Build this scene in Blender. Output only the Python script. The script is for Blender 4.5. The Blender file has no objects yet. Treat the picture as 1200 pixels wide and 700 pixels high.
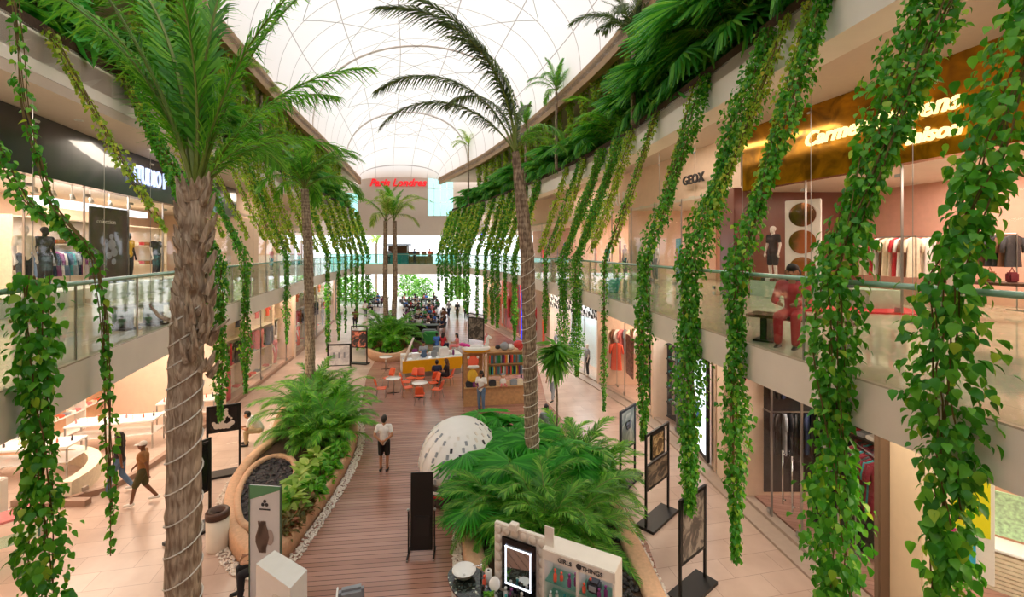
import bpy, bmesh, math, random
import numpy as np
from mathutils import Vector, Matrix, Euler

SC = bpy.context.scene
COL = SC.collection
random.seed(7)
RNG = np.random.default_rng(7)
PI = math.pi

# ------------------------------------------------------------ camera, world, exposure
EYE = 6.9           # eye height above the ground floor (viewer stands on the upper gallery, floor at 5.4)
F = 533.333         # 16 mm lens at 1200 px
HOR = 294.0
cam_d = bpy.data.cameras.new('camera'); cam = bpy.data.objects.new('camera', cam_d); COL.objects.link(cam)
cam_d.lens = 16; cam_d.sensor_width = 36; cam_d.shift_y = -(350 - HOR) / 1200
cam_d.clip_start = .05; cam_d.clip_end = 400
cam.location = (0, 0, EYE); cam.rotation_euler = (PI / 2, 0, 0)
SC.camera = cam

w = bpy.data.worlds.new('sky'); SC.world = w; w.use_nodes = True
bg = w.node_tree.nodes['Background']; bg.inputs[0].default_value = (.90, .95, 1, 1); bg.inputs[1].default_value = 1.78
SC.view_settings.view_transform = 'Standard'; SC.view_settings.look = 'None'
SC.view_settings.gamma = 1; SC.view_settings.use_curve_mapping = False
SC.view_settings.exposure = 0.5
cy = SC.cycles
cy.use_denoising = True; cy.max_bounces = 7; cy.diffuse_bounces = 4; cy.glossy_bounces = 3
cy.transmission_bounces = 3; cy.transparent_max_bounces = 14; cy.caustics_reflective = False; cy.caustics_refractive = False
cy.sample_clamp_indirect = 6; cy.use_adaptive_sampling = True; cy.adaptive_threshold = .02

def area_light(name, loc, sx, sy, power, col=(1, .93, .84), rot=(0, 0, 0), parent=None):
    d = bpy.data.lights.new(name, 'AREA'); d.shape = 'RECTANGLE'; d.size = sx; d.size_y = sy
    d.energy = power; d.color = col
    o = bpy.data.objects.new(name, d); COL.objects.link(o); o.location = loc; o.rotation_euler = rot
    if parent: o.parent = parent
    return o

sun_d = bpy.data.lights.new('sun', 'SUN'); sun = bpy.data.objects.new('sun', sun_d); COL.objects.link(sun)
sun_d.energy = 3.2; sun_d.angle = math.radians(4); sun_d.color = (1, .96, .9); sun.rotation_euler = (math.radians(18), math.radians(12), 0)
LIGHT_SHOP = .68     # one dial for all the shop lamps

# ------------------------------------------------------------ colour and materials
def lin(c):
    if isinstance(c, str):
        c = tuple(int(c[i:i + 2], 16) / 255 for i in (0, 2, 4))
    return tuple(x / 12.92 if x <= .04045 else ((x + .055) / 1.055) ** 2.4 for x in c)

MATS = {}
def nodes_of(m):
    m.use_nodes = True
    nt = m.node_tree
    return nt, nt.nodes, nt.links

def mat(name, hexc, rough=.6, metal=0, noise=.0, scale=6, bump=0, spec=.5, emit=0, coat=0):
    """principled surface whose colour drifts a little with a noise texture"""
    if name in MATS: return MATS[name]
    m = bpy.data.materials.new(name); nt, N, L = nodes_of(m)
    b = N['Principled BSDF']; c = lin(hexc)
    b.inputs['Base Color'].default_value = (*c, 1); b.inputs['Roughness'].default_value = rough
    b.inputs['Metallic'].default_value = metal; b.inputs['Specular IOR Level'].default_value = spec
    b.inputs['Coat Weight'].default_value = coat
    if emit:
        b.inputs['Emission Color'].default_value = (*c, 1); b.inputs['Emission Strength'].default_value = emit
    tc = N.new('ShaderNodeTexCoord'); nz = N.new('ShaderNodeTexNoise'); nz.inputs['Scale'].default_value = scale
    nz.inputs['Detail'].default_value = 4
    L.new(tc.outputs['Object'], nz.inputs['Vector'])
    rp = N.new('ShaderNodeValToRGB')
    k = max(noise, .02)
    rp.color_ramp.elements[0].position = .3; rp.color_ramp.elements[1].position = .7
    rp.color_ramp.elements[0].color = (*[x * (1 - k) for x in c], 1)
    rp.color_ramp.elements[1].color = (*[min(1, x * (1 + k)) for x in c], 1)
    L.new(nz.outputs['Fac'], rp.inputs['Fac']); L.new(rp.outputs['Color'], b.inputs['Base Color'])
    if bump:
        bp = N.new('ShaderNodeBump'); bp.inputs['Strength'].default_value = bump; bp.inputs['Distance'].default_value = .02
        L.new(nz.outputs['Fac'], bp.inputs['Height']); L.new(bp.outputs['Normal'], b.inputs['Normal'])
    MATS[name] = m; return m

def leaf_mat(name, cols, trans=.35, rough=.45, old=0.0):
    """foliage: colour picked per leaf from a ramp, light passing through"""
    m = bpy.data.materials.new(name); nt, N, L = nodes_of(m)
    b = N['Principled BSDF']; out = N['Material Output']
    geo = N.new('ShaderNodeNewGeometry'); rp = N.new('ShaderNodeValToRGB')
    e = rp.color_ramp.elements
    while len(e) < len(cols): e.new(.5)
    for i, c in enumerate(cols):
        e[i].position = c[0]; e[i].color = (*lin(c[1]), 1)
    L.new(geo.outputs['Random Per Island'], rp.inputs['Fac'])
    L.new(rp.outputs['Color'], b.inputs['Base Color'])
    b.inputs['Roughness'].default_value = rough
    t = N.new('ShaderNodeBsdfTranslucent'); mx = N.new('ShaderNodeMixShader'); mx.inputs[0].default_value = trans
    hs = N.new('ShaderNodeHueSaturation'); hs.inputs['Value'].default_value = 1.5; hs.inputs['Hue'].default_value = .49
    L.new(rp.outputs['Color'], hs.inputs['Color']); L.new(hs.outputs['Color'], t.inputs['Color'])
    L.new(b.outputs[0], mx.inputs[1]); L.new(t.outputs[0], mx.inputs[2]); L.new(mx.outputs[0], out.inputs['Surface'])
    MATS[name] = m; return m

def glass_mat(name, tint, refl=1.0, base=0.0):
    m = bpy.data.materials.new(name); nt, N, L = nodes_of(m)
    N.remove(N['Principled BSDF']); out = N['Material Output']
    t = N.new('ShaderNodeBsdfTransparent'); t.inputs[0].default_value = (*tint, 1)
    g = N.new('ShaderNodeBsdfGlossy'); g.inputs['Roughness'].default_value = .03
    lw = N.new('ShaderNodeLayerWeight'); pw = N.new('ShaderNodeMath'); pw.operation = 'POWER'; pw.inputs[1].default_value = 4
    ml = N.new('ShaderNodeMath'); ml.operation = 'MULTIPLY_ADD'; ml.inputs[1].default_value = refl * .75; ml.inputs[2].default_value = base + .04
    mx = N.new('ShaderNodeMixShader'); lw.inputs[0].default_value = .5
    L.new(lw.outputs['Facing'], pw.inputs[0]); L.new(pw.outputs[0], ml.inputs[0])
    L.new(ml.outputs[0], mx.inputs[0]); L.new(t.outputs[0], mx.inputs[1])
    L.new(g.outputs[0], mx.inputs[2]); L.new(mx.outputs[0], out.inputs['Surface'])
    MATS[name] = m; return m

def glow_mat(name, hexc, s):
    m = bpy.data.materials.new(name); nt, N, L = nodes_of(m)
    b = N['Principled BSDF']; c = lin(hexc)
    b.inputs['Base Color'].default_value = (*c, 1); b.inputs['Emission Color'].default_value = (*c, 1)
    b.inputs['Emission Strength'].default_value = s
    MATS[name] = m; return m

def deck_mat():
    m = bpy.data.materials.new('deck_boards'); nt, N, L = nodes_of(m); b = N['Principled BSDF']
    tc = N.new('ShaderNodeTexCoord'); mp = N.new('ShaderNodeMapping'); mp.inputs['Rotation'].default_value = (0, 0, math.radians(-6))
    L.new(tc.outputs['Object'], mp.inputs[0])
    br = N.new('ShaderNodeTexBrick'); br.inputs['Scale'].default_value = 1
    br.inputs['Brick Width'].default_value = 9; br.inputs['Row Height'].default_value = .145; br.inputs['Mortar Size'].default_value = .008
    br.inputs['Mortar Smooth'].default_value = .1
    br.inputs['Color1'].default_value = (*lin('a37766'), 1); br.inputs['Color2'].default_value = (*lin('bd9080'), 1)
    br.inputs['Mortar'].default_value = (*lin('4a332c'), 1)
    L.new(mp.outputs[0], br.inputs['Vector'])
    nz = N.new('ShaderNodeTexNoise'); nz.inputs['Scale'].default_value = .6; L.new(tc.outputs['Object'], nz.inputs['Vector'])
    mx = N.new('ShaderNodeMixRGB'); mx.blend_type = 'MULTIPLY'; mx.inputs[0].default_value = .55
    rp = N.new('ShaderNodeValToRGB'); rp.color_ramp.elements[0].color = (.78, .70, .66, 1); rp.color_ramp.elements[1].color = (1, 1, 1, 1)
    rp.color_ramp.elements[0].position = .35; rp.color_ramp.elements[1].position = .65
    L.new(nz.outputs[0], rp.inputs[0]); L.new(br.outputs[0], mx.inputs[1]); L.new(rp.outputs[0], mx.inputs[2])
    L.new(mx.outputs[0], b.inputs['Base Color']); b.inputs['Roughness'].default_value = .24
    MATS['deck'] = m; return m

def tile_mat(name, c1, c2, mort, w=.9, h=.9, rough=.25, rot=0, off=0.0, ms=.006):
    m = bpy.data.materials.new(name); nt, N, L = nodes_of(m); b = N['Principled BSDF']
    tc = N.new('ShaderNodeTexCoord'); mp = N.new('ShaderNodeMapping'); mp.inputs['Rotation'].default_value = (0, 0, rot)
    L.new(tc.outputs['Object'], mp.inputs[0])
    br = N.new('ShaderNodeTexBrick'); br.offset = off; br.inputs['Scale'].default_value = 1
    br.inputs['Brick Width'].default_value = w; br.inputs['Row Height'].default_value = h; br.inputs['Mortar Size'].default_value = ms
    br.inputs['Color1'].default_value = (*lin(c1), 1); br.inputs['Color2'].default_value = (*lin(c2), 1); br.inputs['Mortar'].default_value = (*lin(mort), 1)
    L.new(mp.outputs[0], br.inputs['Vector'])
    nz = N.new('ShaderNodeTexNoise'); nz.inputs['Scale'].default_value = 1.3; nz.inputs['Detail'].default_value = 6; L.new(tc.outputs['Object'], nz.inputs['Vector'])
    rp = N.new('ShaderNodeValToRGB'); rp.color_ramp.elements[0].color = (.86, .82, .8, 1); rp.color_ramp.elements[1].color = (1, 1, 1, 1)
    rp.color_ramp.elements[0].position = .35; rp.color_ramp.elements[1].position = .65
    mx = N.new('ShaderNodeMixRGB'); mx.blend_type = 'MULTIPLY'; mx.inputs[0].default_value = 1
    L.new(nz.outputs[0], rp.inputs[0]); L.new(br.outputs[0], mx.inputs[1]); L.new(rp.outputs[0], mx.inputs[2])
    L.new(mx.outputs[0], b.inputs['Base Color']); b.inputs['Roughness'].default_value = rough
    MATS[name] = m; return m

def bark_mat(name, c1, c2, zs=7):
    m = bpy.data.materials.new(name); nt, N, L = nodes_of(m); b = N['Principled BSDF']
    tc = N.new('ShaderNodeTexCoord'); mp = N.new('ShaderNodeMapping'); mp.inputs['Scale'].default_value = (9, 9, 1.6)
    L.new(tc.outputs['Object'], mp.inputs[0])
    nz = N.new('ShaderNodeTexNoise'); nz.inputs['Scale'].default_value = 2.2; nz.inputs['Detail'].default_value = 8; nz.inputs['Distortion'].default_value = 1.2
    L.new(mp.outputs[0], nz.inputs['Vector'])
    wv = N.new('ShaderNodeTexWave'); wv.bands_direction = 'Z'; wv.inputs['Scale'].default_value = zs * .3; wv.inputs['Distortion'].default_value = 3
    L.new(tc.outputs['Object'], wv.inputs['Vector'])
    ad = N.new('ShaderNodeMath'); ad.operation = 'MULTIPLY_ADD'; ad.inputs[1].default_value = .08
    L.new(wv.outputs['Fac'], ad.inputs[0]); L.new(nz.outputs['Fac'], ad.inputs[2])
    rp = N.new('ShaderNodeValToRGB'); rp.color_ramp.elements[0].position = .42; rp.color_ramp.elements[1].position = .72
    rp.color_ramp.elements[0].color = (*lin(c1), 1); rp.color_ramp.elements[1].color = (*lin(c2), 1)
    L.new(ad.outputs[0], rp.inputs[0]); L.new(rp.outputs[0], b.inputs['Base Color']); b.inputs['Roughness'].default_value = .9
    bp = N.new('ShaderNodeBump'); bp.inputs['Strength'].default_value = .9; bp.inputs['Distance'].default_value = .03
    L.new(ad.outputs[0], bp.inputs['Height']); L.new(bp.outputs[0], b.inputs['Normal'])
    MATS[name] = m; return m

def fabric_mat():
    """white tensile roof membrane: lets daylight through, seam lines every 1.9 m"""
    m = bpy.data.materials.new('roof_membrane'); nt, N, L = nodes_of(m)
    b = N['Principled BSDF']; out = N['Material Output']
    tc = N.new('ShaderNodeTexCoord'); br = N.new('ShaderNodeTexBrick'); br.offset = 0
    br.inputs['Scale'].default_value = 1; br.inputs['Brick Width'].default_value = 2.3; br.inputs['Row Height'].default_value = 3.6
    br.inputs['Mortar Size'].default_value = .035
    br.inputs['Color1'].default_value = (.84, .80, .775, 1); br.inputs['Color2'].default_value = (.87, .84, .815, 1); br.inputs['Mortar'].default_value = (.40, .35, .32, 1)
    L.new(tc.outputs['UV'], br.inputs['Vector'])
    L.new(br.outputs[0], b.inputs['Base Color']); b.inputs['Roughness'].default_value = .7
    t = N.new('ShaderNodeBsdfTranslucent'); L.new(br.outputs[0], t.inputs['Color'])
    mx = N.new('ShaderNodeMixShader'); mx.inputs[0].default_value = .30
    L.new(b.outputs[0], mx.inputs[1]); L.new(t.outputs[0], mx.inputs[2]); L.new(mx.outputs[0], out.inputs['Surface'])
    MATS['membrane'] = m; return m

def poster_mat(name, c1, c2, scale=3.0, c3=None):
    """a printed picture: soft patches of a few inks"""
    m = bpy.data.materials.new(name); nt, N, L = nodes_of(m); b = N['Principled BSDF']
    tc = N.new('ShaderNodeTexCoord'); nz = N.new('ShaderNodeTexNoise'); nz.inputs['Scale'].default_value = scale; nz.inputs['Distortion'].default_value = 1.5
    L.new(tc.outputs['Generated'], nz.inputs['Vector'])
    rp = N.new('ShaderNodeValToRGB'); e = rp.color_ramp.elements
    e[0].position = .42; e[0].color = (*lin(c1), 1); e[1].position = .58; e[1].color = (*lin(c2), 1)
    if c3: x = e.new(.5); x.color = (*lin(c3), 1)
    L.new(nz.outputs['Fac'], rp.inputs[0]); L.new(rp.outputs[0], b.inputs['Base Color']); b.inputs['Roughness'].default_value = .3
    MATS[name] = m; return m

deck_mat(); fabric_mat()
tile_mat('tile_ground', 'cab0a0', 'd5bdae', 'a88c7d', 1.2, .6, .28, math.radians(-12), .5)
tile_mat('tile_upper', 'cfc5ad', 'd8ceb8', 'b9ae98', 1.2, 1.2, .07)
tile_mat('pink_boards', 'b98a7a', 'cda091', '8f6558', 2.0, .14, .3, .3, .5)
mat('plaster', 'e8ddcf', .75, noise=.03, scale=2)
mat('fascia', 'f6efe2', .6, noise=.04, scale=1.5)
mat('soffit', 'd8c6b6', .8, noise=.02)
mat('warm_wall', 'f0d4bd', .7, noise=.03)
mat('peach_wall', 'e9b995', .7, noise=.05)
mat('white', 'f2efe9', .5); mat('white_gloss', 'f6f6f4', .15, coat=.5)
mat('black', '161514', .45); mat('black_gloss', '101012', .12, coat=.6); mat('charcoal', '37363a', .6)
mat('steel', 'b4b4b2', .3, 1.0); mat('dark_metal', '2b2724', .45, .4); mat('chrome', 'dcdcdc', .12, 1)
mat('wood_light', 'c89a6b', .5, noise=.15, scale=9); mat('wood_dark', '5b3a26', .5, noise=.2, scale=9)
mat('stone', 'd9ae8b', .75, noise=.10, scale=14, bump=.2)
mat('pebble', 'f0e6da', .6, noise=.12, scale=40); mat('dark_gravel', '3d3a3b', .8, noise=.35, scale=50)
mat('soil', '4a3526', .95, noise=.3, scale=20)
mat('rail_green', '9cc7b4', .12, .0, coat=.8)
mat('cabinet_cream', 'f8efe4', .5); mat('orange_plastic', 'f4683c', .35); mat('yellow_panel', 'f7b614', .4, noise=.03)
mat('navy_band', '20232e', .28, noise=.3, scale=1.2, coat=.7)
mat('stem_brown', '6d5a2c', .8, noise=.2); mat('stem_green', '8a9a45', .6, noise=.1)
mat('petiole', '6f7f2e', .5, noise=.1); mat('cord', 'e9e4da', .5)
mat('skin', 'b57f5e', .55, noise=.05); mat('skin_dark', '7d5238', .55, noise=.05); mat('skin_light', 'd9a888', .55, noise=.05)
mat('hair_dark', '1f1713', .6, noise=.2, scale=40); mat('hair_brown', '5a3822', .6, noise=.2, scale=40)
glass_mat('glass_rail', (.90, .96, .92), 1.0, .02); glass_mat('glass_shop', (.985, .985, .98), .9, 0)
glass_mat('glass_green', (.45, .75, .55), .8, .05); glass_mat('glass_teal', (.62, .9, .86), .8, .03)
glow_mat('sign_white', 'c4d6ff', .75); glow_mat('sign_gold', 'ffe9a8', 1.0)
glow_mat('lamp_cool', 'f2f6ff', .95); glow_mat('sign_red', 'd8202a', .6); glow_mat('sign_blue', '2838d8', 1.2)
bark_mat('bark_brown', '927c68', 'd8c8b2', 5); bark_mat('bark_grey', '6f5a4a', 'bfaa92', 7)
leaf_mat('leaf_vine', [(0, '2c7a14'), (.4, '3f951a'), (.88, '6ab42c'), (1, 'a8c436')], .34)
leaf_mat('leaf_vine_yellow', [(0, '6a9a24'), (.4, '8cb430'), (.85, 'adc23e'), (1, 'ccc244')], .4)
leaf_mat('leaf_palm', [(0, '387c20'), (.5, '58a22a'), (1, '8cc244')], .4)
leaf_mat('leaf_palm_bright', [(0, '3c8a1c'), (.5, '5cb024'), (1, '96cc3e')], .45)
leaf_mat('leaf_palm_dark', [(0, '3a4a2e'), (.5, '4f6a34'), (1, '74884a')], .3)
leaf_mat('leaf_fan', [(0, '2a8a1e'), (.5, '3aa828'), (1, '5cc038')], .4)
leaf_mat('leaf_high', [(0, '2f8428'), (.5, '47a030'), (1, '78bc3c')], .42)
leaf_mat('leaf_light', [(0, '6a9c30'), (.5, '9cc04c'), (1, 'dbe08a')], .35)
leaf_mat('leaf_red', [(0, '4a5a24'), (.6, '7a6a34'), (1, '9a5a3c')], .3)
leaf_mat('leaf_jade', [(0, '2c8a30'), (.5, '43ac3c'), (1, '74c850')], .35)
# ------------------------------------------------------------ mesh collector
class MB:
    def __init__(s): s.v = []; s.f = []; s.uv = None
    def quadgrid(s, pts, nu, nv, closed_u=False, closed_v=False):
        b = len(s.v); s.v += [tuple(p) for p in pts]
        for i in range(nu - (0 if closed_u else 1)):
            for j in range(nv - (0 if closed_v else 1)):
                a = b + i * nv + j; c = b + ((i + 1) % nu) * nv + j
                d = b + ((i + 1) % nu) * nv + (j + 1) % nv; e = b + i * nv + (j + 1) % nv
                s.f.append((a, c, d, e))
        return s
    def box(s, c, d, rz=0, bev=0, rx=0, ry=0):
        """axis box; bev > 0 cuts every edge (a chamfered box)"""
        x, y, z = (k / 2 for k in d); M = Euler((rx, ry, rz)).to_matrix(); c = Vector(c); b = len(s.v)
        if not bev:
            P = [(i, j, k) for i in (-x, x) for j in (-y, y) for k in (-z, z)]
            s.v += [tuple(M @ Vector(p) + c) for p in P]
            s.f += [tuple(b + i for i in q) for q in ((0, 1, 3, 2), (4, 6, 7, 5), (0, 4, 5, 1), (2, 3, 7, 6), (0, 2, 6, 4), (1, 5, 7, 3))]
            return s
        bev = min(bev, x * .9, y * .9, z * .9)
        bm = bmesh.new(); bmesh.ops.create_cube(bm, size=1)
        for v in bm.verts: v.co = Vector((v.co.x * 2 * x, v.co.y * 2 * y, v.co.z * 2 * z))
        bmesh.ops.bevel(bm, geom=bm.edges[:], offset=bev, segments=2, affect='EDGES')
        bm.verts.index_update()
        s.v += [tuple(M @ v.co + c) for v in bm.verts]; s.f += [tuple(b + v.index for v in f.verts) for f in bm.faces]
        bm.free(); return s
    def bar(s, a, b_, w, h=None):
        h = h or w; a = Vector(a); b2 = Vector(b_); d = b2 - a; L = d.length
        if L < 1e-6: return s
        q = d.to_track_quat('X', 'Z').to_matrix(); m = (a + b2) / 2; b = len(s.v)
        P = [(i, j, k) for i in (-L / 2, L / 2) for j in (-w / 2, w / 2) for k in (-h / 2, h / 2)]
        s.v += [tuple(q @ Vector(p) + m) for p in P]
        s.f += [tuple(b + i for i in qd) for qd in ((0, 1, 3, 2), (4, 6, 7, 5), (0, 4, 5, 1), (2, 3, 7, 6), (0, 2, 6, 4), (1, 5, 7, 3))]
        return s
    def tube(s, pts, rad, n=8, caps=True):
        pts = [Vector(p) for p in pts]; m = len(pts); b = len(s.v)
        up = Vector((0, 0, 1)); prev = None
        for i, p in enumerate(pts):
            t = (pts[min(i + 1, m - 1)] - pts[max(i - 1, 0)])
            if t.length < 1e-9: t = Vector((0, 0, 1))
            t.normalize()
            if prev is None: a = t.cross(up if abs(t.z) < .95 else Vector((1, 0, 0))).normalized()
            else: a = (prev - t * prev.dot(t)); a = a.normalized() if a.length > 1e-6 else t.orthogonal().normalized()
            prev = a; c = t.cross(a); r = rad[i] if hasattr(rad, '__len__') else rad
            for k in range(n):
                th = 2 * PI * k / n; s.v.append(tuple(p + (a * math.cos(th) + c * math.sin(th)) * r))
        for i in range(m - 1):
            for k in range(n):
                s.f.append((b + i * n + k, b + i * n + (k + 1) % n, b + (i + 1) * n + (k + 1) % n, b + (i + 1) * n + k))
        if caps:
            s.f.append(tuple(b + k for k in range(n))[::-1]); s.f.append(tuple(b + (m - 1) * n + k for k in range(n)))
        return s
    def lathe(s, prof, c=(0, 0, 0), n=24, sx=1, sy=1):
        b = len(s.v); m = len(prof)
        for r, z in prof:
            for k in range(n):
                th = 2 * PI * k / n; s.v.append((c[0] + r * math.cos(th) * sx, c[1] + r * math.sin(th) * sy, c[2] + z))
        for i in range(m - 1):
            for k in range(n):
                s.f.append((b + i * n + k, b + i * n + (k + 1) % n, b + (i + 1) * n + (k + 1) % n, b + (i + 1) * n + k))
        if prof[0][0] > 1e-4: s.f.append(tuple(b + k for k in range(n))[::-1])
        if prof[-1][0] > 1e-4: s.f.append(tuple(b + (m - 1) * n + k for k in range(n)))
        return s
    def prism(s, poly, z0, z1):
        n = len(poly); b = len(s.v)
        s.v += [(p[0], p[1], z0) for p in poly] + [(p[0], p[1], z1) for p in poly]
        s.f.append(tuple(b + i for i in range(n))[::-1]); s.f.append(tuple(b + n + i for i in range(n)))
        for i in range(n): s.f.append((b + i, b + (i + 1) % n, b + n + (i + 1) % n, b + n + i))
        return s
    def ball(s, c, r, n=10, sc=(1, 1, 1)):
        prof = [(max(1e-5, math.sin(PI * i / n)) * r, -math.cos(PI * i / n) * r) for i in range(n + 1)]
        b = len(s.v); s.lathe(prof, (0, 0, 0), max(8, n + 2))
        for i in range(b, len(s.v)):
            x, y, z = s.v[i]; s.v[i] = (c[0] + x * sc[0], c[1] + y * sc[1], c[2] + z * sc[2])
        return s
    def move(s, M):
        s.v = [tuple(M @ Vector(p)) for p in s.v]; return s
    def mesh(s, name):
        me = bpy.data.meshes.new(name); me.from_pydata(s.v, [], s.f); me.update(); return me
    def build(s, name, m, parent=None, smooth=False):
        me = s.mesh(name)
        return put(name, me, m, parent, smooth)

def put(name, me, m, parent=None, smooth=False):
    o = bpy.data.objects.new(name, me); COL.objects.link(o)
    if m is not None:
        mm = MATS[m] if isinstance(m, str) else m
        if not me.materials: me.materials.append(mm)
        else: o.material_slots[0].link = 'OBJECT'; o.material_slots[0].material = mm
    if smooth and len(me.polygons): me.polygons.foreach_set('use_smooth', [True] * len(me.polygons))
    if parent is not None: o.parent = parent
    return o

def fix_normals(o):
    bm = bmesh.new(); bm.from_mesh(o.data); bmesh.ops.recalc_face_normals(bm, faces=bm.faces[:]); bm.to_mesh(o.data); bm.free(); return o

def npmesh(name, V, Fq):
    """V (n,3), Fq (m,k) -> mesh quickly"""
    V = np.asarray(V, dtype=np.float32); Fq = np.asarray(Fq, dtype=np.int32); k = Fq.shape[1]
    me = bpy.data.meshes.new(name); me.vertices.add(len(V)); me.vertices.foreach_set('co', V.ravel())
    me.loops.add(Fq.size); me.loops.foreach_set('vertex_index', Fq.ravel())
    me.polygons.add(len(Fq)); me.polygons.foreach_set('loop_start', np.arange(0, Fq.size, k, dtype=np.int32))
    me.polygons.foreach_set('loop_total', np.full(len(Fq), k, dtype=np.int32))
    me.update(calc_edges=True); return me

def thing(name, label, cat, loc=(0, 0, 0), rz=0, group=None):
    o = bpy.data.objects.new(name, None); COL.objects.link(o); o.location = loc; o.rotation_euler = (0, 0, rz)
    o['label'] = label; o['category'] = cat
    if group: o['group'] = group
    return o
def tag(o, label, cat, group=None, kind=None):
    o['label'] = label; o['category'] = cat
    if group: o['group'] = group
    if kind: o['kind'] = kind
    return o
def struct(name, mb, m, smooth=False):
    o = mb.build(name, m, None, smooth) if isinstance(mb, MB) else put(name, mb, m, None, smooth)
    o['kind'] = 'structure'; fix_normals(o); return o
KIDS = {}
def dup(root, loc, rz, label=None, group=None, scale=1):
    r = root.copy(); COL.objects.link(r); r.location = loc; r.rotation_euler = (0, 0, rz); r.scale = (scale,) * 3
    if label: r['label'] = label
    if group: r['group'] = group
    if root not in KIDS: KIDS[root] = [(c, list(c.children)) for c in root.children]
    for ch, gs in KIDS[root]:
        c = ch.copy(); COL.objects.link(c); c.parent = r
        for g in gs:
            d = g.copy(); COL.objects.link(d); d.parent = c
    return r

# ------------------------------------------------------------ where things stand
def P(px, py, z=0.0):
    Y = (EYE - z) * F / (py - HOR); return Vector(((px - 600) * Y / F, Y, z))
def V(px, py, Y): return Vector(((px - 600) * Y / F, Y, EYE - (py - HOR) * Y / F))

YY = np.arange(-14, 72, .25)
def edge(pts, win=9):
    x = np.array([p[0] for p in pts], float); y = np.array([p[1] for p in pts], float)
    e = np.interp(YY, x, y)
    # straight continuation at both ends
    s0 = (y[1] - y[0]) / (x[1] - x[0]); s1 = (y[-1] - y[-2]) / (x[-1] - x[-2])
    e = np.where(YY < x[0], y[0] + s0 * (YY - x[0]), e); e = np.where(YY > x[-1], y[-1] + s1 * (YY - x[-1]), e)
    pad = np.pad(e, win, mode='edge'); pad[:win] = e[0] - (e[1] - e[0]) * np.arange(win, 0, -1); pad[-win:] = e[-1] + (e[-1] - e[-2]) * np.arange(1, win + 1)
    return np.convolve(pad, np.ones(2 * win + 1) / (2 * win + 1), 'valid')
E_ = {
 'BL': edge([(0, -3.9), (4.8, -5.42), (5.9, -5.82), (9.3, -6.98), (15.1, -8.6), (19, -9.5), (28, -12), (35, -13.1), (43, -14.7), (50, -16.1)]),
 'BR': edge([(0, 5.0), (3.8, 4.3), (5.2, 4.05), (7.4, 3.8), (11.4, 3.45), (17.4, 2.75), (22.8, 1.7), (33, -.9), (42, -4.3), (50, -7.9)]),
 'UL': edge([(0, -7.2), (8, -9.05), (10.6, -9.6), (17.9, -11.1), (28, -13.4), (35, -14.5), (50, -17.3)]),
 'UR': edge([(0, 6.0), (7, 5.3), (10.7, 5.0), (18.8, 4.2), (25, 2.7), (33, .4), (42, -2.9), (50, -6.6)]),
 'GL': edge([(0, -13.4), (11.6, -13.4), (12.5, -11.6), (13.5, -11.3), (15.3, -11.5), (19.8, -12.3), (30.4, -14.2), (50, -18.6)], 3),
 'GR': edge([(0, 7.3), (8, 6.85), (12.4, 6.4), (14.8, 6.25), (19.2, 5.7), (23.6, 4.4), (30, 2.3), (36.8, .2), (50, -4.6)], 5),
 'SL': edge([(0, -9.2), (9.75, -11.1), (12.1, -11.9), (15.7, -12.9), (22, -14.3), (30, -16.2), (50, -21)]),
 'SR': edge([(0, 10.6), (9.2, 9.6), (13.6, 8.5), (17, 7.8), (24, 6.2), (33, 3.8), (50, -2.2)]),
}
def X(k, Y): return float(np.interp(Y, YY, E_[k]))
def Yof(k, px, off=0.0):
    """depth at which the edge passes the direction of image column px"""
    e = (E_[k] + off) / np.maximum(YY, .01) * F + 600 - px
    m = YY > 1.2; y = YY[m]; v = e[m]; s = np.where(np.sign(v[:-1]) != np.sign(v[1:]))[0]
    if len(s) == 0: return float(y[np.argmin(abs(v))])
    i = s[0]; return float(y[i] + (y[i + 1] - y[i]) * v[i] / (v[i] - v[i + 1]))
def strip_slab(k, k2, off2, z0, z1, y0, y1, step=1.0):
    """solid floor plate between edge k and another edge (or a fixed X)"""
    ys = np.arange(y0, y1 + step / 2, step); mb = MB(); pts = []
    for y in ys:
        a = X(k, y); b = X(k2, y) + off2 if k2 else off2
        pts += [(a, y, z0), (a, y, z1), (b, y, z1), (b, y, z0)]
    mb.quadgrid(pts, len(ys), 4, closed_v=True)
    n = len(ys) * 4; mb.f.append((0, 1, 2, 3)); mb.f.append((n - 1, n - 2, n - 3, n - 4))
    return mb
def strip_wall(k, off, z0, z1, y0, y1, th=.15, step=1.0):
    ys = list(np.arange(y0, y1, step)) + [y1]; mb = MB(); pts = []
    for y in ys:
        a = X(k, y) + off
        pts += [(a, y, z0), (a, y, z1), (a + th, y, z1), (a + th, y, z0)]
    mb.quadgrid(pts, len(ys), 4, closed_v=True)
    n = len(ys) * 4; mb.f.append((0, 1, 2, 3)); mb.f.append((n - 1, n - 2, n - 3, n - 4))
    return mb
def text_mesh(txt, size, depth=.02, shear=0, bold=.0, name='lettering', ax='CENTER'):
    c = bpy.data.curves.new(name, 'FONT'); c.body = txt; c.size = size; c.extrude = depth; c.shear = shear; c.offset = bold; c.align_x = ax; c.resolution_u = 3
    o = bpy.data.objects.new('tmp', c); COL.objects.link(o)
    me = bpy.data.meshes.new_from_object(o.evaluated_get(bpy.context.evaluated_depsgraph_get())); me.name = name
    bpy.data.objects.remove(o); bpy.data.curves.remove(c); return me
def stand_text(me, m, parent, loc, rz):
    """lettering upright, reading towards direction rz (rz = 0 faces -Y)"""
    o = put('lettering', me, m, parent); o.location = loc; o.rotation_euler = (PI / 2, 0, rz); return o
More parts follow.
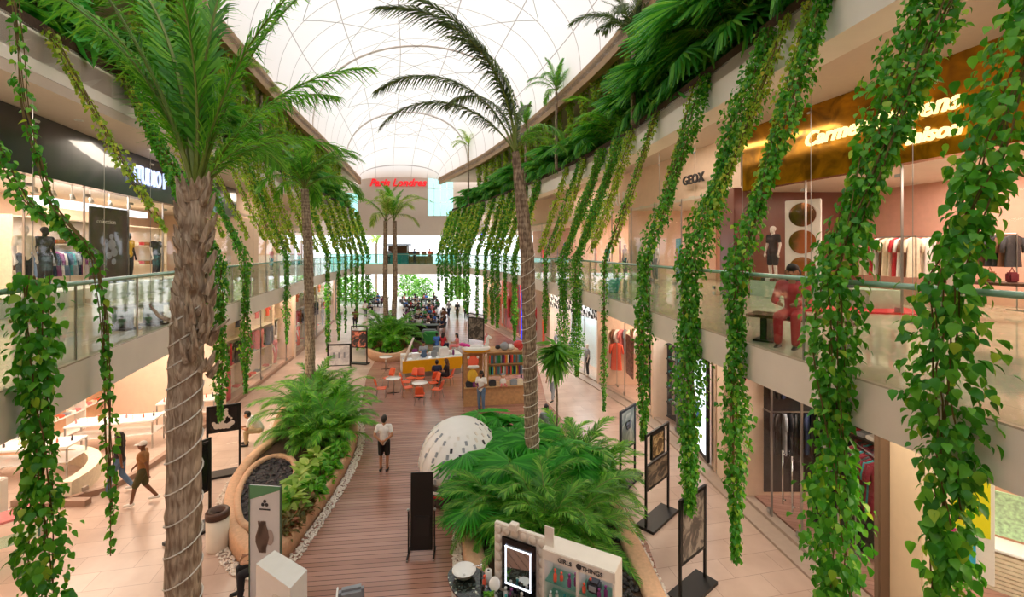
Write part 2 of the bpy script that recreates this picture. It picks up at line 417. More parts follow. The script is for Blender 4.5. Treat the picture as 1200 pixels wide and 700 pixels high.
# ------------------------------------------------------------ ground, slabs, walls, roof
Z2 = 5.4
struct('floor', MB().box((-8, 21, -.1), (64, 72, .2)), 'tile_ground')
struct('pavement', MB().box((-8, 92, -.11), (130, 70, .2)), mat('paving_out', 'dcd6cf', .5))
DK = [P(*q) for q in [(232, 762), (335, 655), (385, 590), (418, 530), (422, 480), (430, 440), (446, 412), (470, 392), (484, 372), (535, 366), (560, 376), (598, 398), (628, 420), (640, 470), (700, 540), (760, 640), (800, 760), (830, 1100), (120, 1100)]]
struct('floor_deck', MB().prism([(p.x, p.y) for p in DK], 0, .012), 'deck')
# upper gallery plates with their pale fascias
struct('floor_upper_left', strip_slab('BL', None, -27, 4.82, Z2 - .02, -8, 50), 'fascia')
struct('floor_upper_right', strip_slab('BR', None, 23, 4.82, Z2 - .02, -8, 50), 'fascia')
struct('floor_tiles_left', strip_slab('BL', None, -26.9, Z2 - .02, Z2, -8, 50), 'tile_upper')
struct('floor_tiles_right', strip_slab('BR', None, 22.9, Z2 - .02, Z2, -8, 50), 'tile_upper')
struct('floor_bridge', MB().box((-10, 53, 4.85), (34, 6, 1.1)), 'fascia')
# nothing of the near gallery the viewer stands on comes into the frame: it lies behind the eye
struct('floor_near_gallery', MB().box((.5, -4.6, 5.1), (10, 6.8, .6)), 'fascia')
# third level
struct('trim_1', strip_slab('UL', 'UL', -.7, 10.35, 11.2, -8, 50), 'fascia')
struct('floor_third_left', strip_slab('UL', None, -28, 10.6, 11.1, -8, 50), 'soffit')
struct('ceiling_upper_left', strip_slab('UL', 'UL', -9, 10.12, 10.34, -8, 50), 'soffit')
struct('trim_2', strip_slab('UR', 'UR', .7, 10.4, 11.3, -8, 50), 'fascia')
struct('floor_third_right', strip_slab('UR', None, 24, 11.0, 11.25, -8, 50), 'soffit')
# planter boxes for the third-level greenery
struct('trim_3', strip_slab('UL', 'UL', -2.2, 11.15, 11.4, -8, 50), 'soil')
struct('trim_4', strip_slab('UR', 'UR', 2.2, 11.25, 11.5, -8, 50), 'soil')
struct('wall_third_left', strip_wall('UL', -5.6, 11.1, 15.2, -8, 56), 'warm_wall')
struct('wall_third_right', strip_wall('UR', 5.5, 11.2, 15.2, -8, 56), 'warm_wall')
struct('ceiling_third_left', strip_slab('UL', 'UL', -6, 15.2, 15.5, -8, 55), 'soffit')
struct('ceiling_third_right', strip_slab('UR', 'UR', 6, 15.2, 15.5, -8, 55), 'soffit')
struct('trim_5', strip_slab('UL', 'UL', -.35, 14.9, 15.7, -8, 55), mat('edge_beam', 'a5835a', .6, noise=.1))
struct('trim_6', strip_slab('UR', 'UR', .35, 14.9, 15.7, -8, 55), MATS['edge_beam'])
# outer walls behind the shops
struct('wall_left', MB().box((-27.2, 21, 5.5), (.4, 60, 11)), 'warm_wall')
struct('wall_right', MB().box((23.2, 21, 5.5), (.4, 60, 11.4)), 'warm_wall')
struct('wall_back', MB().box((-2, -8.3, 7.7), (50, .3, 15.6)), 'warm_wall')
# far wall with the red script sign and its two windows
YW = 56.0
def far_box(x0, x1, y0, y1):     # picture columns / rows at the far wall -> box
    a = V(x0, y1, YW); b = V(x1, y0, YW); return a.x, b.x, a.z, b.z
mb = MB()
for (x0, x1, y0, y1) in [(300, 405, 198, 276), (405, 419, 198, 226), (405, 419, 256, 276), (419, 501, 198, 276), (501, 531, 198, 207), (501, 531, 253, 276), (531, 640, 198, 276)]:
    a, b, c, d = far_box(x0, x1, y0, y1); mb.box(((a + b) / 2, YW + .3, (c + d) / 2), (b - a, .6, d - c))
struct('wall_far', mb, mat('far_cladding', 'd8c6b8', .6, noise=.02))
a, b, c, d = far_box(300, 640, 260, 275)
struct('trim_9', MB().box(((a + b) / 2, YW - .15, (c + d) / 2), (b - a, .5, d - c)), MATS['far_cladding'])
for i, (x0, x1, y0, y1) in enumerate([(405, 419, 226, 256), (501, 531, 207, 253)]):
    a, b, c, d = far_box(x0, x1, y0, y1); r = MB()
    for t in np.linspace(0, 1, 3 if i == 0 else 5)[1:-1]: r.box((a + (b - a) * t, YW + .2, (c + d) / 2), (.07, .08, d - c))
    for t in ((.35, .7) if i else (.5,)): r.box(((a + b) / 2, YW + .2, c + (d - c) * t), (b - a, .1, .12 if i == 0 or t > .6 else .06))
    fr = struct('window_%d' % (i + 1), r, 'white')
    g = MB().box(((a + b) / 2, YW + .3, (c + d) / 2), (b - a, .02, d - c)).build('pane', 'glass_teal', fr)

# roof: a long white membrane vault that closes down to the far wall
def roof_pt(Y, t, dz=0.0):
    L = X('UL', Y) - .3; R = X('UR', Y) + .3; hw = (R - L) / 2; cx = (L + R) / 2
    g = math.sqrt(max(0.0, 1 - max(0, (Y - 36) / 20.05) ** 2)) if Y > 36 else 1
    rise = (6.4 * g)
    return Vector((cx - hw * math.cos(t), Y, 15.5 + (rise + dz) * math.sin(t) ** .8))
NU, NV = 74, 33
ys = np.linspace(-8, 56, NU)
me_pts = [roof_pt(y, PI * j / (NV - 1)) for y in ys for j in range(NV)]
mb = MB().quadgrid(me_pts, NU, NV); me = mb.mesh('ceiling_roof')
uv = me.uv_layers.new(name='UVMap')
for poly in me.polygons:
    for li in poly.loop_indices:
        k = me.loops[li].vertex_index; j = k % NV; uv.data[li].uv = (ys[k // NV], j / (NV - 1) * 24)
ro = struct('ceiling_roof', me, 'membrane', True)
arch = MB()
for Y in (16, 33, 46):
    arch.tube([roof_pt(Y, PI * j / 32, -.14) for j in range(33)], .07, 6)
struct('beam_roof_arches', arch, mat('arch_steel', 'd8ccc4', .5))
cab = MB()
for a, b in ((.2, .5), (.5, .2), (.35, .65), (.65, .35), (.5, .8), (.8, .5)):
    for k in range(6):
        A = (6, 16, 25, 33, 40, 46, 51)[k]; B = (6, 16, 25, 33, 40, 46, 51)[k + 1]
        cab.tube([roof_pt(A + (B - A) * s, PI * (a + (b - a) * s), -.2) for s in np.linspace(0, 1, 7)], .016, 4)
struct('beam_roof_cables', cab, mat('cable_grey', 'a39a95', .5))

# ------------------------------------------------------------ glass balustrades
def railing(k, side, zr, label, y0=1.0, y1=50.0):
    t = thing('glass_balustrade', label, 'balustrade', (X(k, 20), 20, Z2)); off = Vector((X(k, 20), 20, Z2))
    ins = -.06 if side < 0 else .06      # towards the gallery
    pts = [Vector((X(k, y) + ins, y, zr)) - off for y in np.arange(y0, y1 + .1, .5)]
    MB().tube(pts, .034, 10).build('handrail', 'rail_green', t, True)
    y = y0; step = 1.75
    while y < y1 - .2:
        ye = min(y + step, y1); a = Vector((X(k, y) + ins, y + .008, 0)); b = Vector((X(k, ye) + ins, ye - .008, 0))
        d = (b - a); n = Vector((-d.y, d.x, 0)).normalized() * .006; m = MB()
        z0, z1 = Z2 - .0, zr
        c = [a - n, b - n, b + n, a + n]
        m.v = [tuple(Vector((q.x, q.y, z)) - off) for z in (z0, z1) for q in c]
        m.f = [(0, 3, 2, 1), (4, 5, 6, 7), (0, 1, 5, 4), (1, 2, 6, 5), (2, 3, 7, 6), (3, 0, 4, 7)]
        m.build('glass_panel', 'glass_rail', t)
        y = ye
    pm = MB().box((0, 0, (zr - Z2) / 2), (.03, .012, zr - Z2)).mesh('joint_post')
    y = y0
    while y < y1:
        o = put('joint_post', pm, 'steel', t); o.location = (X(k, y) + ins - off.x, y - off.y, 0); y += step
    return t
railing('BL', -1, 6.45, 'glass balustrade on the upper gallery below the blue-lit letters, with green handrail')
railing('BR', 1, 6.52, 'glass balustrade on the upper gallery below the gold shop band, with green handrail')
t = thing('glass_balustrade', 'small glass balustrade across the distant footbridge', 'balustrade', (-12, 50.1, Z2))
MB().bar((-8, 0, 1.1), (6, 0, 1.1), .07).build('handrail', 'rail_green', t)
for i in range(8): MB().box((-7.1 + i * 1.75, 0, .52), (1.72, .02, 1.1)).build('glass_panel', 'glass_teal', t)

# ------------------------------------------------------------ shop shells
def front(kind, k, y0, y1, z0, z1, off=0.0, panes=1, m='glass_shop', n=1):
    """frameless shop glazing between two depths, in panes, with steel patch fittings; a window of the setting"""
    r = MB(); g = []
    for i in range(panes):
        a = y0 + (y1 - y0) * i / panes; b = y0 + (y1 - y0) * (i + 1) / panes
        A = Vector((X(k, a) + off, a, 0)); B = Vector((X(k, b) + off, b, 0))
        if i: r.box((A.x, A.y, (z0 + z1) / 2), (.05, .02, z1 - z0))
        r.box((A.x, A.y + .1, z0 + (z1 - z0) * .93), (.07, .14, .07)); r.box((A.x, A.y + .1, z0 + .1), (.07, .14, .12))
        g.append((A, B))
    fr = struct(n, r, 'steel')
    for A, B in g:
        m_ = MB(); m_.v = [(A.x, A.y, z0), (B.x, B.y, z0), (B.x, B.y, z1), (A.x, A.y, z1)]; m_.f = [(0, 1, 2, 3)]
        m_.build('pane', m, fr)
    return fr
# long back walls of the shops
struct('wall_shops_left', strip_wall('GL', -5.2, 0, 4.82, 2, 50), 'peach_wall')
struct('wall_shops_right', strip_wall('GR', 4.6, 0, 4.82, 1, 50), 'peach_wall')
struct('wall_shops_upper_left', strip_wall('SL', -4.5, Z2, 10.1, -2, 50), 'warm_wall')
struct('wall_shops_upper_right', strip_wall('SR', 4.5, Z2, 11.0, -2, 50), mat('salmon_wall', 'e2b09b', .7, noise=.04))
def divider(name, k, y, off0, off1, z0, z1, m='warm_wall', th=.3):
    x = X(k, y); struct(name, MB().box((x + (off0 + off1) / 2, y, (z0 + z1) / 2), (abs(off1 - off0), th, z1 - z0)), m)
def pier(name, k, y, off, w, d, z0, z1, m='plaster'):
    struct(name, MB().box((X(k, y) + off, y, (z0 + z1) / 2), (w, d, z1 - z0), bev=.02), m)
# ground floor, studio side
yA = Yof('GL', 262); yB = Yof('GL', 345); yC = Yof('GL', 392)
for y in (yA, yB, yC, 46): divider('wall_divider', 'GL', y, -5, .02, 0, 4.82)
struct('baseboard_left', strip_slab('GL', 'GL', -.18, 0, .16, 9, 50), mat('plinth', 'a58572', .5))
struct('trim_10', strip_slab('GL', 'GL', -.3, 4.3, 4.82, 9, 50), 'plaster')
front(0, 'GL', 12.6, yA - .2, .16, 4.3, -.05, 2, n='window_3')
front(0, 'GL', 3, 12.2, .16, 4.3, -.05, 3, n='window_4')
front(0, 'GL', yA + .2, yC - .2, .16, 4.3, -.05, 6, n='window_5')
front(0, 'GL', yC + .2, 46, .16, 4.3, -.05, 4, n='window_6')
struct('trim_11', MB().box((-12.5, 12.35, .08), (2.0, .2, .16)), MATS['plinth'])
# ground floor, gold-band side
struct('baseboard_right', strip_slab('GR', 'GR', .25, 0, .14, 1, 50), mat('kerb_stone', 'b9a596', .5, noise=.05))
struct('trim_12', strip_slab('GR', 'GR', -.45, 0, .06, 1, 50), MATS['kerb_stone'])
struct('trim_13', strip_slab('GR', 'GR', .4, 4.45, 4.82, 1, 50), 'plaster')
yG = [Yof('GR', px) for px in (1082, 1040, 868, 836, 764, 700, 644, 612, 566)]
for y in yG[2:]: divider('wall_divider', 'GR', y, 0, 4.5, 0, 4.82)
pier('pillar', 'GR', (yG[0] + yG[1]) / 2, .25, .5, yG[1] - yG[0], 0, 4.82, mat('pillar_cream', 'e7cfae', .6))
pier('pillar', 'GR', yG[1] + .06, .0, .3, .14, 0, 4.82, mat('pillar_brown', '77604c', .5))
pier('pillar', 'GR', (yG[2] + yG[3]) / 2 + .25, .2, .5, .5, 0, 4.82, 'warm_wall')
front(0, 'GR', 1, yG[0] - .05, .14, 4.45, .12, 2, n='window_7')
front(0, 'GR', yG[1] + .2, yG[2] - .1, .14, 4.45, .12, 4, n='window_8')
front(0, 'GR', yG[3] + .9, yG[4], .14, 4.45, .12, 2, n='window_9')
front(0, 'GR', yG[4] + .2, yG[5] - .1, .14, 4.45, .12, 2, n='window_10')
front(0, 'GR', yG[6] + .2, yG[8], .14, 4.45, .12, 5, n='window_11')
# upper floor, studio side: dark glossy band over the glazing
b_ = MB(); ys = np.arange(1, 24.1, .5); pts = []
for y in ys:
    x = X('SL', y) + .25; pts += [(x, y, 8.68), (x, y, 10.11), (x - .3, y, 10.11), (x - .3, y, 8.68)]
b_.quadgrid(pts, len(ys), 4, closed_v=True); struct('trim_14', b_, 'navy_band')
struct('trim_15', strip_slab('SL', 'SL', -.3, 8.68, 10.12, 24, 50), 'warm_wall')
struct('ceiling_shop_left', strip_slab('SL', 'SL', -4.5, 8.85, 9.0, 0, 50), 'plaster')
front(0, 'SL', 4, 23.6, Z2, 8.68, .1, 9, n='window_12')
front(0, 'SL', 27, 48, Z2, 8.68, .1, 8, n='window_13')
pier('pillar', 'SL', 25.2, -.1, .6, 3.0, Z2, 8.7, 'warm_wall')
divider('wall_divider', 'SL', 25.2, -4.5, 0, Z2, 8.9)
divider('wall_divider', 'SL', 35, -4.5, 0, Z2, 8.9)
# upper floor, gold-band side
yS = Yof('SR', 868)
b_ = MB(); ys = np.arange(3, yS + .01, .5); pts = []
for y in ys:
    x = X('SR', y) - .25; pts += [(x, y, 8.92), (x, y, 11.0), (x + .3, y, 11.0), (x + .3, y, 8.92)]
def gold_mat():
    m = bpy.data.materials.new('gold_glass'); nt, N, L = nodes_of(m); b = N['Principled BSDF']
    tc = N.new('ShaderNodeTexCoord'); nz = N.new('ShaderNodeTexNoise'); nz.inputs['Scale'].default_value = 1.5; nz.inputs['Detail'].default_value = 6; nz.inputs['Distortion'].default_value = 1
    L.new(tc.outputs['Object'], nz.inputs[0]); rp = N.new('ShaderNodeValToRGB'); rp.color_ramp.elements[0].position = .35; rp.color_ramp.elements[1].position = .7
    rp.color_ramp.elements[0].color = (*lin('7a5510'), 1); rp.color_ramp.elements[1].color = (*lin('d99a18'), 1)
    L.new(nz.outputs[0], rp.inputs[0]); L.new(rp.outputs[0], b.inputs['Base Color']); b.inputs['Roughness'].default_value = .12; b.inputs['Metallic'].default_value = .55
    MATS['gold'] = m
gold_mat()
b_.quadgrid(pts, len(ys), 4, closed_v=True); struct('trim_16', b_, 'gold')
struct('trim_17', strip_slab('SR', 'SR', .3, 9.1, 11.0, yS, 50), 'warm_wall')
struct('ceiling_shop_right', strip_slab('SR', 'SR', 4.5, 9.0, 9.15, 0, 50), 'plaster')
front(0, 'SR', 3, yS - .2, Z2, 8.92, -.1, 5, n='window_14')
front(0, 'SR', yS + 1.2, 30, Z2, 9.1, -.1, 6, n='window_15')
front(0, 'SR', 31, 48, Z2, 9.1, -.1, 6, n='window_16')
pier('pillar', 'SR', yS + .5, .1, .5, 1.1, Z2, 9.1, mat('maroon_stone', '7d4a3c', .3))
divider('wall_divider', 'SR', yS + .5, 0, 4.5, Z2, 9.1, MATS['maroon_stone'])
divider('wall_divider', 'SR', 24, 0, 4.5, Z2, 9.1); divider('wall_divider', 'SR', 31, 0, 4.5, Z2, 9.1)
# hanging glass screen joints over the gallery edge (thin steel stays from the third-level beam)
# ------------------------------------------------------------ lamps the building has
def panel(x, y, z, sx, sy, power, col=(1, .86, .70)):
    area_light('ceiling_lamp_light', (x, y, z), sx, sy, power * LIGHT_SHOP, col)
for y in (5, 10): panel(-16.3, y, 4.7, 3, 4, 260)
for y in (15, 19): panel(X('GL', y) - 2.5, y, 4.7, 3, 3, 260)
for y in (23.5, 29): panel(X('GL', y) - 2.2, y, 4.7, 3, 4, 300, (1, .80, .62))
panel(X('GL', 38) - 2.2, 38, 4.7, 3, 8, 300, (.8, .92, 1))
for y, p, c in ((4.5, 200, (.9, 1, .85)), (10.5, 230, (1, .85, .72)), (16.5, 160, (.8, .9, 1)), (21.5, 200, (1, .8, .62)), (27, 240, (.9, .97, 1)), (36, 300, (1, .82, .6))):
    panel(X('GR', y) + 2.2, y, 4.7, 2.6, 3, p, c)
for y in (7, 13, 19): panel(X('SL', y) - 2.2, y, 8.8, 3, 4, 230, (1, .85, .72))
for y in (30, 42): panel(X('SL', y) - 2.2, y, 8.8, 3, 6, 230)
for y in (7.5, 11.5, 18.5, 27.5, 38): panel(X('SR', y) + 2.2, y, 8.95, 3, 3.4, 230, (1, .80, .66))
# soft lamps of the walkways
for y in (6, 16, 28, 42):
    panel((X('BL', y) + X('GL', y)) / 2, y, 4.78, 1.2, 5, 150); panel((X('BR', y) + X('GR', y)) / 2, y, 4.78, 1.2, 5, 150)
    panel(X('UL', y) - .75, y, 10.08, .5, 5, 80); panel(X('UR', y) + 1.3, y, 10.95, .6, 5, 130)
# ------------------------------------------------------------ foliage kit
def leaf_template(kind='heart'):
    """one leaf in its own axes: along +X, width Y, fold and droop in Z; returns verts (n,3) and quads"""
    if kind == 'heart':
        prof = [(-.06, .16), (.10, .37), (.36, .43), (.68, .27), (1, .012)]
    elif kind == 'oval':
        prof = [(0, .03), (.25, .2), (.55, .24), (.8, .15), (1, .01)]
    elif kind == 'small':
        prof = [(0, .1), (.4, .42), (1, .04)]
    elif kind == 'blade':
        prof = [(0, .05), (.4, .08), (1, .01)]
    v = []
    for x, y in prof:
        z = -.35 * x * x + .02
        v += [(x, -y, z + y * .25), (x, 0, z), (x, y, z + y * .25)]
    f = []
    for i in range(len(prof) - 1):
        for j in (0, 1): a = i * 3 + j; f.append((a, a + 3, a + 4, a + 1))
    return np.array(v, np.float32), np.array(f, np.int32)
LT = {k: leaf_template(k) for k in ('heart', 'oval', 'small', 'blade')}
def scatter(T, pos, az, pitch, roll, size):
    """place template T at each pos with heading az, pitch down and roll: arrays of n"""
    v, f = LT[T] if isinstance(T, str) else T; n = len(pos)
    ca, sa = np.cos(az), np.sin(az); cp, sp = np.cos(pitch), np.sin(pitch); cr, sr = np.cos(roll), np.sin(roll)
    x, y, z = v[:, 0][None], v[:, 1][None], v[:, 2][None]
    y2 = y * cr[:, None] - z * sr[:, None]; z2 = y * sr[:, None] + z * cr[:, None]
    x3 = x * cp[:, None] + z2 * sp[:, None]; z3 = -x * sp[:, None] + z2 * cp[:, None]
    X4 = x3 * ca[:, None] - y2 * sa[:, None]; Y4 = x3 * sa[:, None] + y2 * ca[:, None]
    V_ = np.stack([X4, Y4, z3], -1) * size[:, None, None] + pos[:, None, :]
    F_ = f[None] + (np.arange(n) * len(v))[:, None, None]
    return V_.reshape(-1, 3), F_.reshape(-1, f.shape[1])

def vine(name, pts, r, n, leaf, leafsize, label, group=None, mats=('leaf_vine', 'stem_brown'), taper=True, seed=0, ragged=.15, T='heart'):
    """a hanging vine: stems down a bent line, leaves facing outwards; pts in world space from the top"""
    g = np.random.default_rng(seed); pts = np.array(pts, float); base = pts[0].copy()
    seg = np.linalg.norm(np.diff(pts, axis=0), axis=1); cum = np.concatenate([[0], np.cumsum(seg)]); Lt = cum[-1]
    def at(s): return np.stack([np.interp(s, cum, pts[:, i]) for i in range(3)], -1)
    t = thing(name, label, 'vine', tuple(base), 0, group)
    st = MB(); ns = 2 if r < .1 else 5
    for k in range(ns):
        ph = g.uniform(0, 6.28); rr = r * g.uniform(.1, .5); L1 = Lt * (1 if k == 0 else g.uniform(.8, .99))
        ss = np.linspace(0, L1, max(6, int(Lt / .35))); c = at(ss)
        c[:, 0] += rr * np.cos(ph + ss * .9) + g.normal(0, r * .06, len(ss)); c[:, 1] += rr * np.sin(ph + ss * .9)
        st.tube(c - base, .006 if r < .1 else .009, 4, False)
    st.build('stem', mats[1], t)
    # leaves
    s = g.uniform(0, 1, n); s = s * Lt
    fade = np.ones(n)
    if taper: fade = np.clip((Lt - s) / (.12 * Lt), .3, 1) * np.clip(.75 + .25 * np.sin(s * 2.3 + seed), .45, 1)
    az = g.uniform(0, 2 * PI, n); rad = r * np.sqrt(g.uniform(0.05, 1, n)) * fade * (1 + ragged * g.normal(0, 1, n))
    c = at(s); c[:, 0] += rad * np.cos(az) * .9; c[:, 1] += rad * np.sin(az) * .9; c[:, 2] += g.normal(0, .02, n)
    Vv, Ff = scatter(T, c - base, az + g.normal(0, .7, n), g.uniform(.3, 1.35, n), g.normal(0, .5, n), leafsize * g.uniform(.6, 1.25, n))
    put('foliage', npmesh('foliage', Vv, Ff), mats[0], t, True)
    return t

def frond_mesh(L=3.0, n=42, leaflet=.6, e0=1.1, e1=-.5, wid=.035, ang=.9, droop=.6, seed=0, plume=0.0, thick=.022):
    """feather frond along +X rising at e0 and bending to e1 (radians); (leaf mesh, rachis mesh)"""
    g = np.random.default_rng(seed); m = 24; t = np.linspace(0, 1, m); e = e0 + (e1 - e0) * t ** 1.3
    dx = np.cos(e) * L / m; dz = np.sin(e) * L / m
    px = np.concatenate([[0], np.cumsum(dx)]); pz = np.concatenate([[0], np.cumsum(dz)]); tt = np.linspace(0, 1, m + 1)
    rb = MB().tube([(px[i], 0, pz[i]) for i in range(m + 1)], [thick * (1 - .8 * tt[i]) for i in range(m + 1)], 5, False).mesh('rachis')
    Vv = []; Ff = []
    for i in range(n):
        s = .16 + .84 * (i + .5) / n
        x = np.interp(s, tt, px); z = np.interp(s, tt, pz); ee = np.interp(s, t, e)
        ln = leaflet * math.sin(PI * (.12 + .83 * s)) ** .7 * g.uniform(.85, 1.1)
        a = ang * (1 - .45 * s)
        for sd in (-1, 1):
            aa = a + g.normal(0, .06); vz = g.normal(0, plume) - .05
            T_ = np.array([math.cos(ee), 0, math.sin(ee)]); N_ = np.array([-math.sin(ee), 0, math.cos(ee)]); S = np.array([0, sd, 0])
            d = T_ * math.cos(aa) + S * math.sin(aa) + N_ * (.22 + vz); d /= np.linalg.norm(d)
            p0 = np.array([x, 0, z]); w = np.cross(d, N_); w /= np.linalg.norm(w)
            dd = droop * g.uniform(.7, 1.3)
            p1 = p0 + d * ln * .5 + np.array([0, 0, -dd * ln * .12]); p2 = p0 + d * ln * .95 + np.array([0, 0, -dd * ln * .5])
            b = len(Vv); Vv += [p0 - w * wid * .35, p0 + w * wid * .35, p1 - w * wid * .5, p1 + w * wid * .5, p2 - w * wid * .06, p2 + w * wid * .06]
            Ff += [(b, b + 2, b + 3, b + 1), (b + 2, b + 4, b + 5, b + 3)]
    return npmesh('blade', Vv, Ff), rb

def fan_mesh(R=.55, n=26, droop=.35, stalk=.9, seed=0, e=1.0):
    """fan palm leaf: stalk up, then a pleated fan of pointed fingers"""
    g = np.random.default_rng(seed); Vv = []; Ff = []
    hx, hz = math.cos(e) * stalk, math.sin(e) * stalk; tilt = e - 1.1
    for i in range(n):
        a = (i / (n - 1) - .5) * 4.9; da = 4.9 / n * .5; r = R * g.uniform(.88, 1.05) * (1 - .12 * abs(a) / 2.4)
        def pt(an, rr, zz):
            x = math.cos(an) * rr; y = math.sin(an) * rr
            z = zz - droop * (rr / R) ** 2 * R * .6
            return (hx + x * math.cos(tilt) - z * math.sin(tilt), y, hz + x * math.sin(tilt) + z * math.cos(tilt))
        b = len(Vv); mid = r * .58
        Vv += [pt(a, .02, 0), pt(a - da, mid, -.01), pt(a, mid, .03), pt(a + da, mid, -.01), pt(a - da * .12, r, -.02), pt(a, r, 0), pt(a + da * .12, r, -.02)]
        Ff += [(b, b + 1, b + 2, b + 2), (b, b + 2, b + 3, b + 3), (b + 1, b + 4, b + 5, b + 2), (b + 2, b + 5, b + 6, b + 3)]
    me = bpy.data.meshes.new('fan'); me.from_pydata(Vv, [], [tuple(dict.fromkeys(f)) for f in Ff]); me.update()
    rb = MB().tube([(hx * t, 0, hz * t) for t in (0, .3, .6, 1)], [.014, .011, .009, .007], 5, False).mesh('stalk')
    return me, rb

FR = {   # shared frond meshes
 'up': frond_mesh(2.4, 46, .55, 1.35, .55, .035, .75, .5, 1, .10),
 'arch': frond_mesh(3.0, 60, .62, 1.15, -.55, .034, .85, .9, 2, .05),
 'droop': frond_mesh(2.8, 54, .6, .75, -1.15, .034, .85, 1.1, 3, .05),
 'long': frond_mesh(5.0, 88, .72, 1.25, -.55, .046, .9, 1.3, 4, .05, .035),
 'longflat': frond_mesh(5.0, 88, .70, .95, -.85, .046, .9, 1.2, 5, .04, .035),
 'steep': frond_mesh(4.6, 84, .68, 1.50, .15, .046, .8, 1.1, 6, .04, .035),
 'areca': frond_mesh(1.7, 34, .42, 1.35, -.25, .028, .8, .7, 7, .03, .014),
 'areca2': frond_mesh(1.6, 32, .40, 1.1, -.7, .028, .85, .9, 8, .03, .014),
 'areca3': frond_mesh(1.5, 30, .38, .8, -.9, .028, .85, 1.0, 9, .03, .014),
 'cycad': frond_mesh(1.5, 48, .26, .9, -.6, .014, 1.1, .25, 10, .02, .014),
 'near_up': frond_mesh(3.1, 74, .62, 1.25, .75, .030, .62, 1.0, 11, .14, .03),
 'near_side': frond_mesh(3.0, 74, .60, 1.0, .05, .030, .7, 1.3, 12, .12, .028),
 'near_low': frond_mesh(2.4, 56, .5, .75, -.7, .028, .75, 1.0, 13, .10, .022),
 'tuft': frond_mesh(1.3, 30, .3, 1.2, -.9, .02, .6, 1.4, 14, .1, .01),
}
FAN = [fan_mesh(.60, 28, .35, .9, 1, 1.15), fan_mesh(.55, 26, .55, 1.0, 2, .8), fan_mesh(.5, 24, .8, .85, 3, .45), fan_mesh(.95, 30, .3, 1.3, 4, 1.0)]

def add_frond(t, kind, az, sc=1, loc=(0, 0, 0), tilt=0, leaf='leaf_palm', name='frond', stem='petiole', roll=0):
    me, rb = FAN[kind] if isinstance(kind, int) else FR[kind]
    o = put(name, me, leaf, t, True); o.location = loc; o.scale = (sc, sc, sc); o.rotation_euler = Euler((roll, -tilt, az))
    r = put('stalk', rb, stem, o); return o

def trunk(t, pts, rad, m, name='trunk', n=18, rough=.06, seed=0):
    g = random.Random(seed); P_ = []; R_ = []
    pts = [Vector(p) for p in pts]
    N = max(10, int((pts[-1] - pts[0]).length / .09))
    for i in range(N + 1):
        u = i / N * (len(pts) - 1); k = min(int(u), len(pts) - 2); f = u - k
        P_.append(pts[k].lerp(pts[k + 1], f)); rr = rad[k] + (rad[k + 1] - rad[k]) * f
        R_.append(rr * (1 + rough * (g.random() - .5) + .035 * math.sin(i * 2.1)))
    return fix_normals(MB().tube(P_, R_, n).build(name, m, t, True))

def ring_cord(pts, rad, turns, label, name='light_cord', r=.012, group=None, z0=None):
    """a pale cord wound round a trunk"""
    pts = [Vector(p) for p in pts]; c = []; N = int(turns * 18); g = random.Random(len(label))
    for i in range(N + 1):
        u = i / N * (len(pts) - 1); k = min(int(u), len(pts) - 2); f = u - k; p = pts[k].lerp(pts[k + 1], f); rr = rad[k] + (rad[k + 1] - rad[k]) * f + r * 1.2
        a = i / 18 * 2 * PI; c.append(p + Vector((math.cos(a) * rr, math.sin(a) * rr, .05 * math.sin(a + 1) + .02 * math.sin(i * .37))))
    o = MB().tube(c, r, 5).build(name, 'cord', None, True); tag(o, label, 'cord', group); return o
# ------------------------------------------------------------ the tall palms
# near palm, trunk wound with white cord
NP = [(-3.36, 4.75, 0), (-3.40, 4.7, 1.5), (-3.36, 4.65, 3.5), (-3.31, 4.6, 5.2), (-3.28, 4.6, 6.3), (-3.20, 4.6, 7.45)]
NR = [.19, .168, .156, .148, .142, .10]
t = thing('palm_tree', 'tall palm whose thick rough trunk stands close up beside the round litter bin', 'palm tree', NP[0])
o3 = Vector(NP[0]); lp = [Vector(p) - o3 for p in NP]
trunk(t, lp, NR, 'bark_brown', 'trunk', 22, .10, 3)
g = random.Random(5); bm_ = MB()
for i in range(90):     # old leaf bases and fibre flaps of the upper trunk
    z = g.uniform(5.6, 7.5); a = g.uniform(0, 6.28); rr = .12 - .035 * (z - 5.6) / 2
    c = Vector((lp[-1].x + math.cos(a) * rr, lp[-1].y + math.sin(a) * rr, z)); up = Vector((math.cos(a) * .09, math.sin(a) * .09, g.uniform(.10, .24)))
    bm_.tube([c, c + up * .6, c + up + Vector((0, 0, .03))], [.042, .032, .008], 5)
bm_.build('leaf_bases', 'bark_brown', t)
for a, z, l in ((PI * .05, 6.05, .30), (PI * 1.02, 6.2, .2), (.2, 6.5, .14)):
    c = Vector((lp[3].x + math.cos(a) * .15, lp[3].y + math.sin(a) * .15, z))
    MB().tube([c, c + Vector((math.cos(a) * l * .5, 0, .04)), c + Vector((math.cos(a) * l * .85, 0, .12)), c + Vector((math.cos(a) * l, 0, .16))], [.022, .018, .013, .006], 6).build('old_stub', 'bark_brown', t, True)
top = lp[-1]
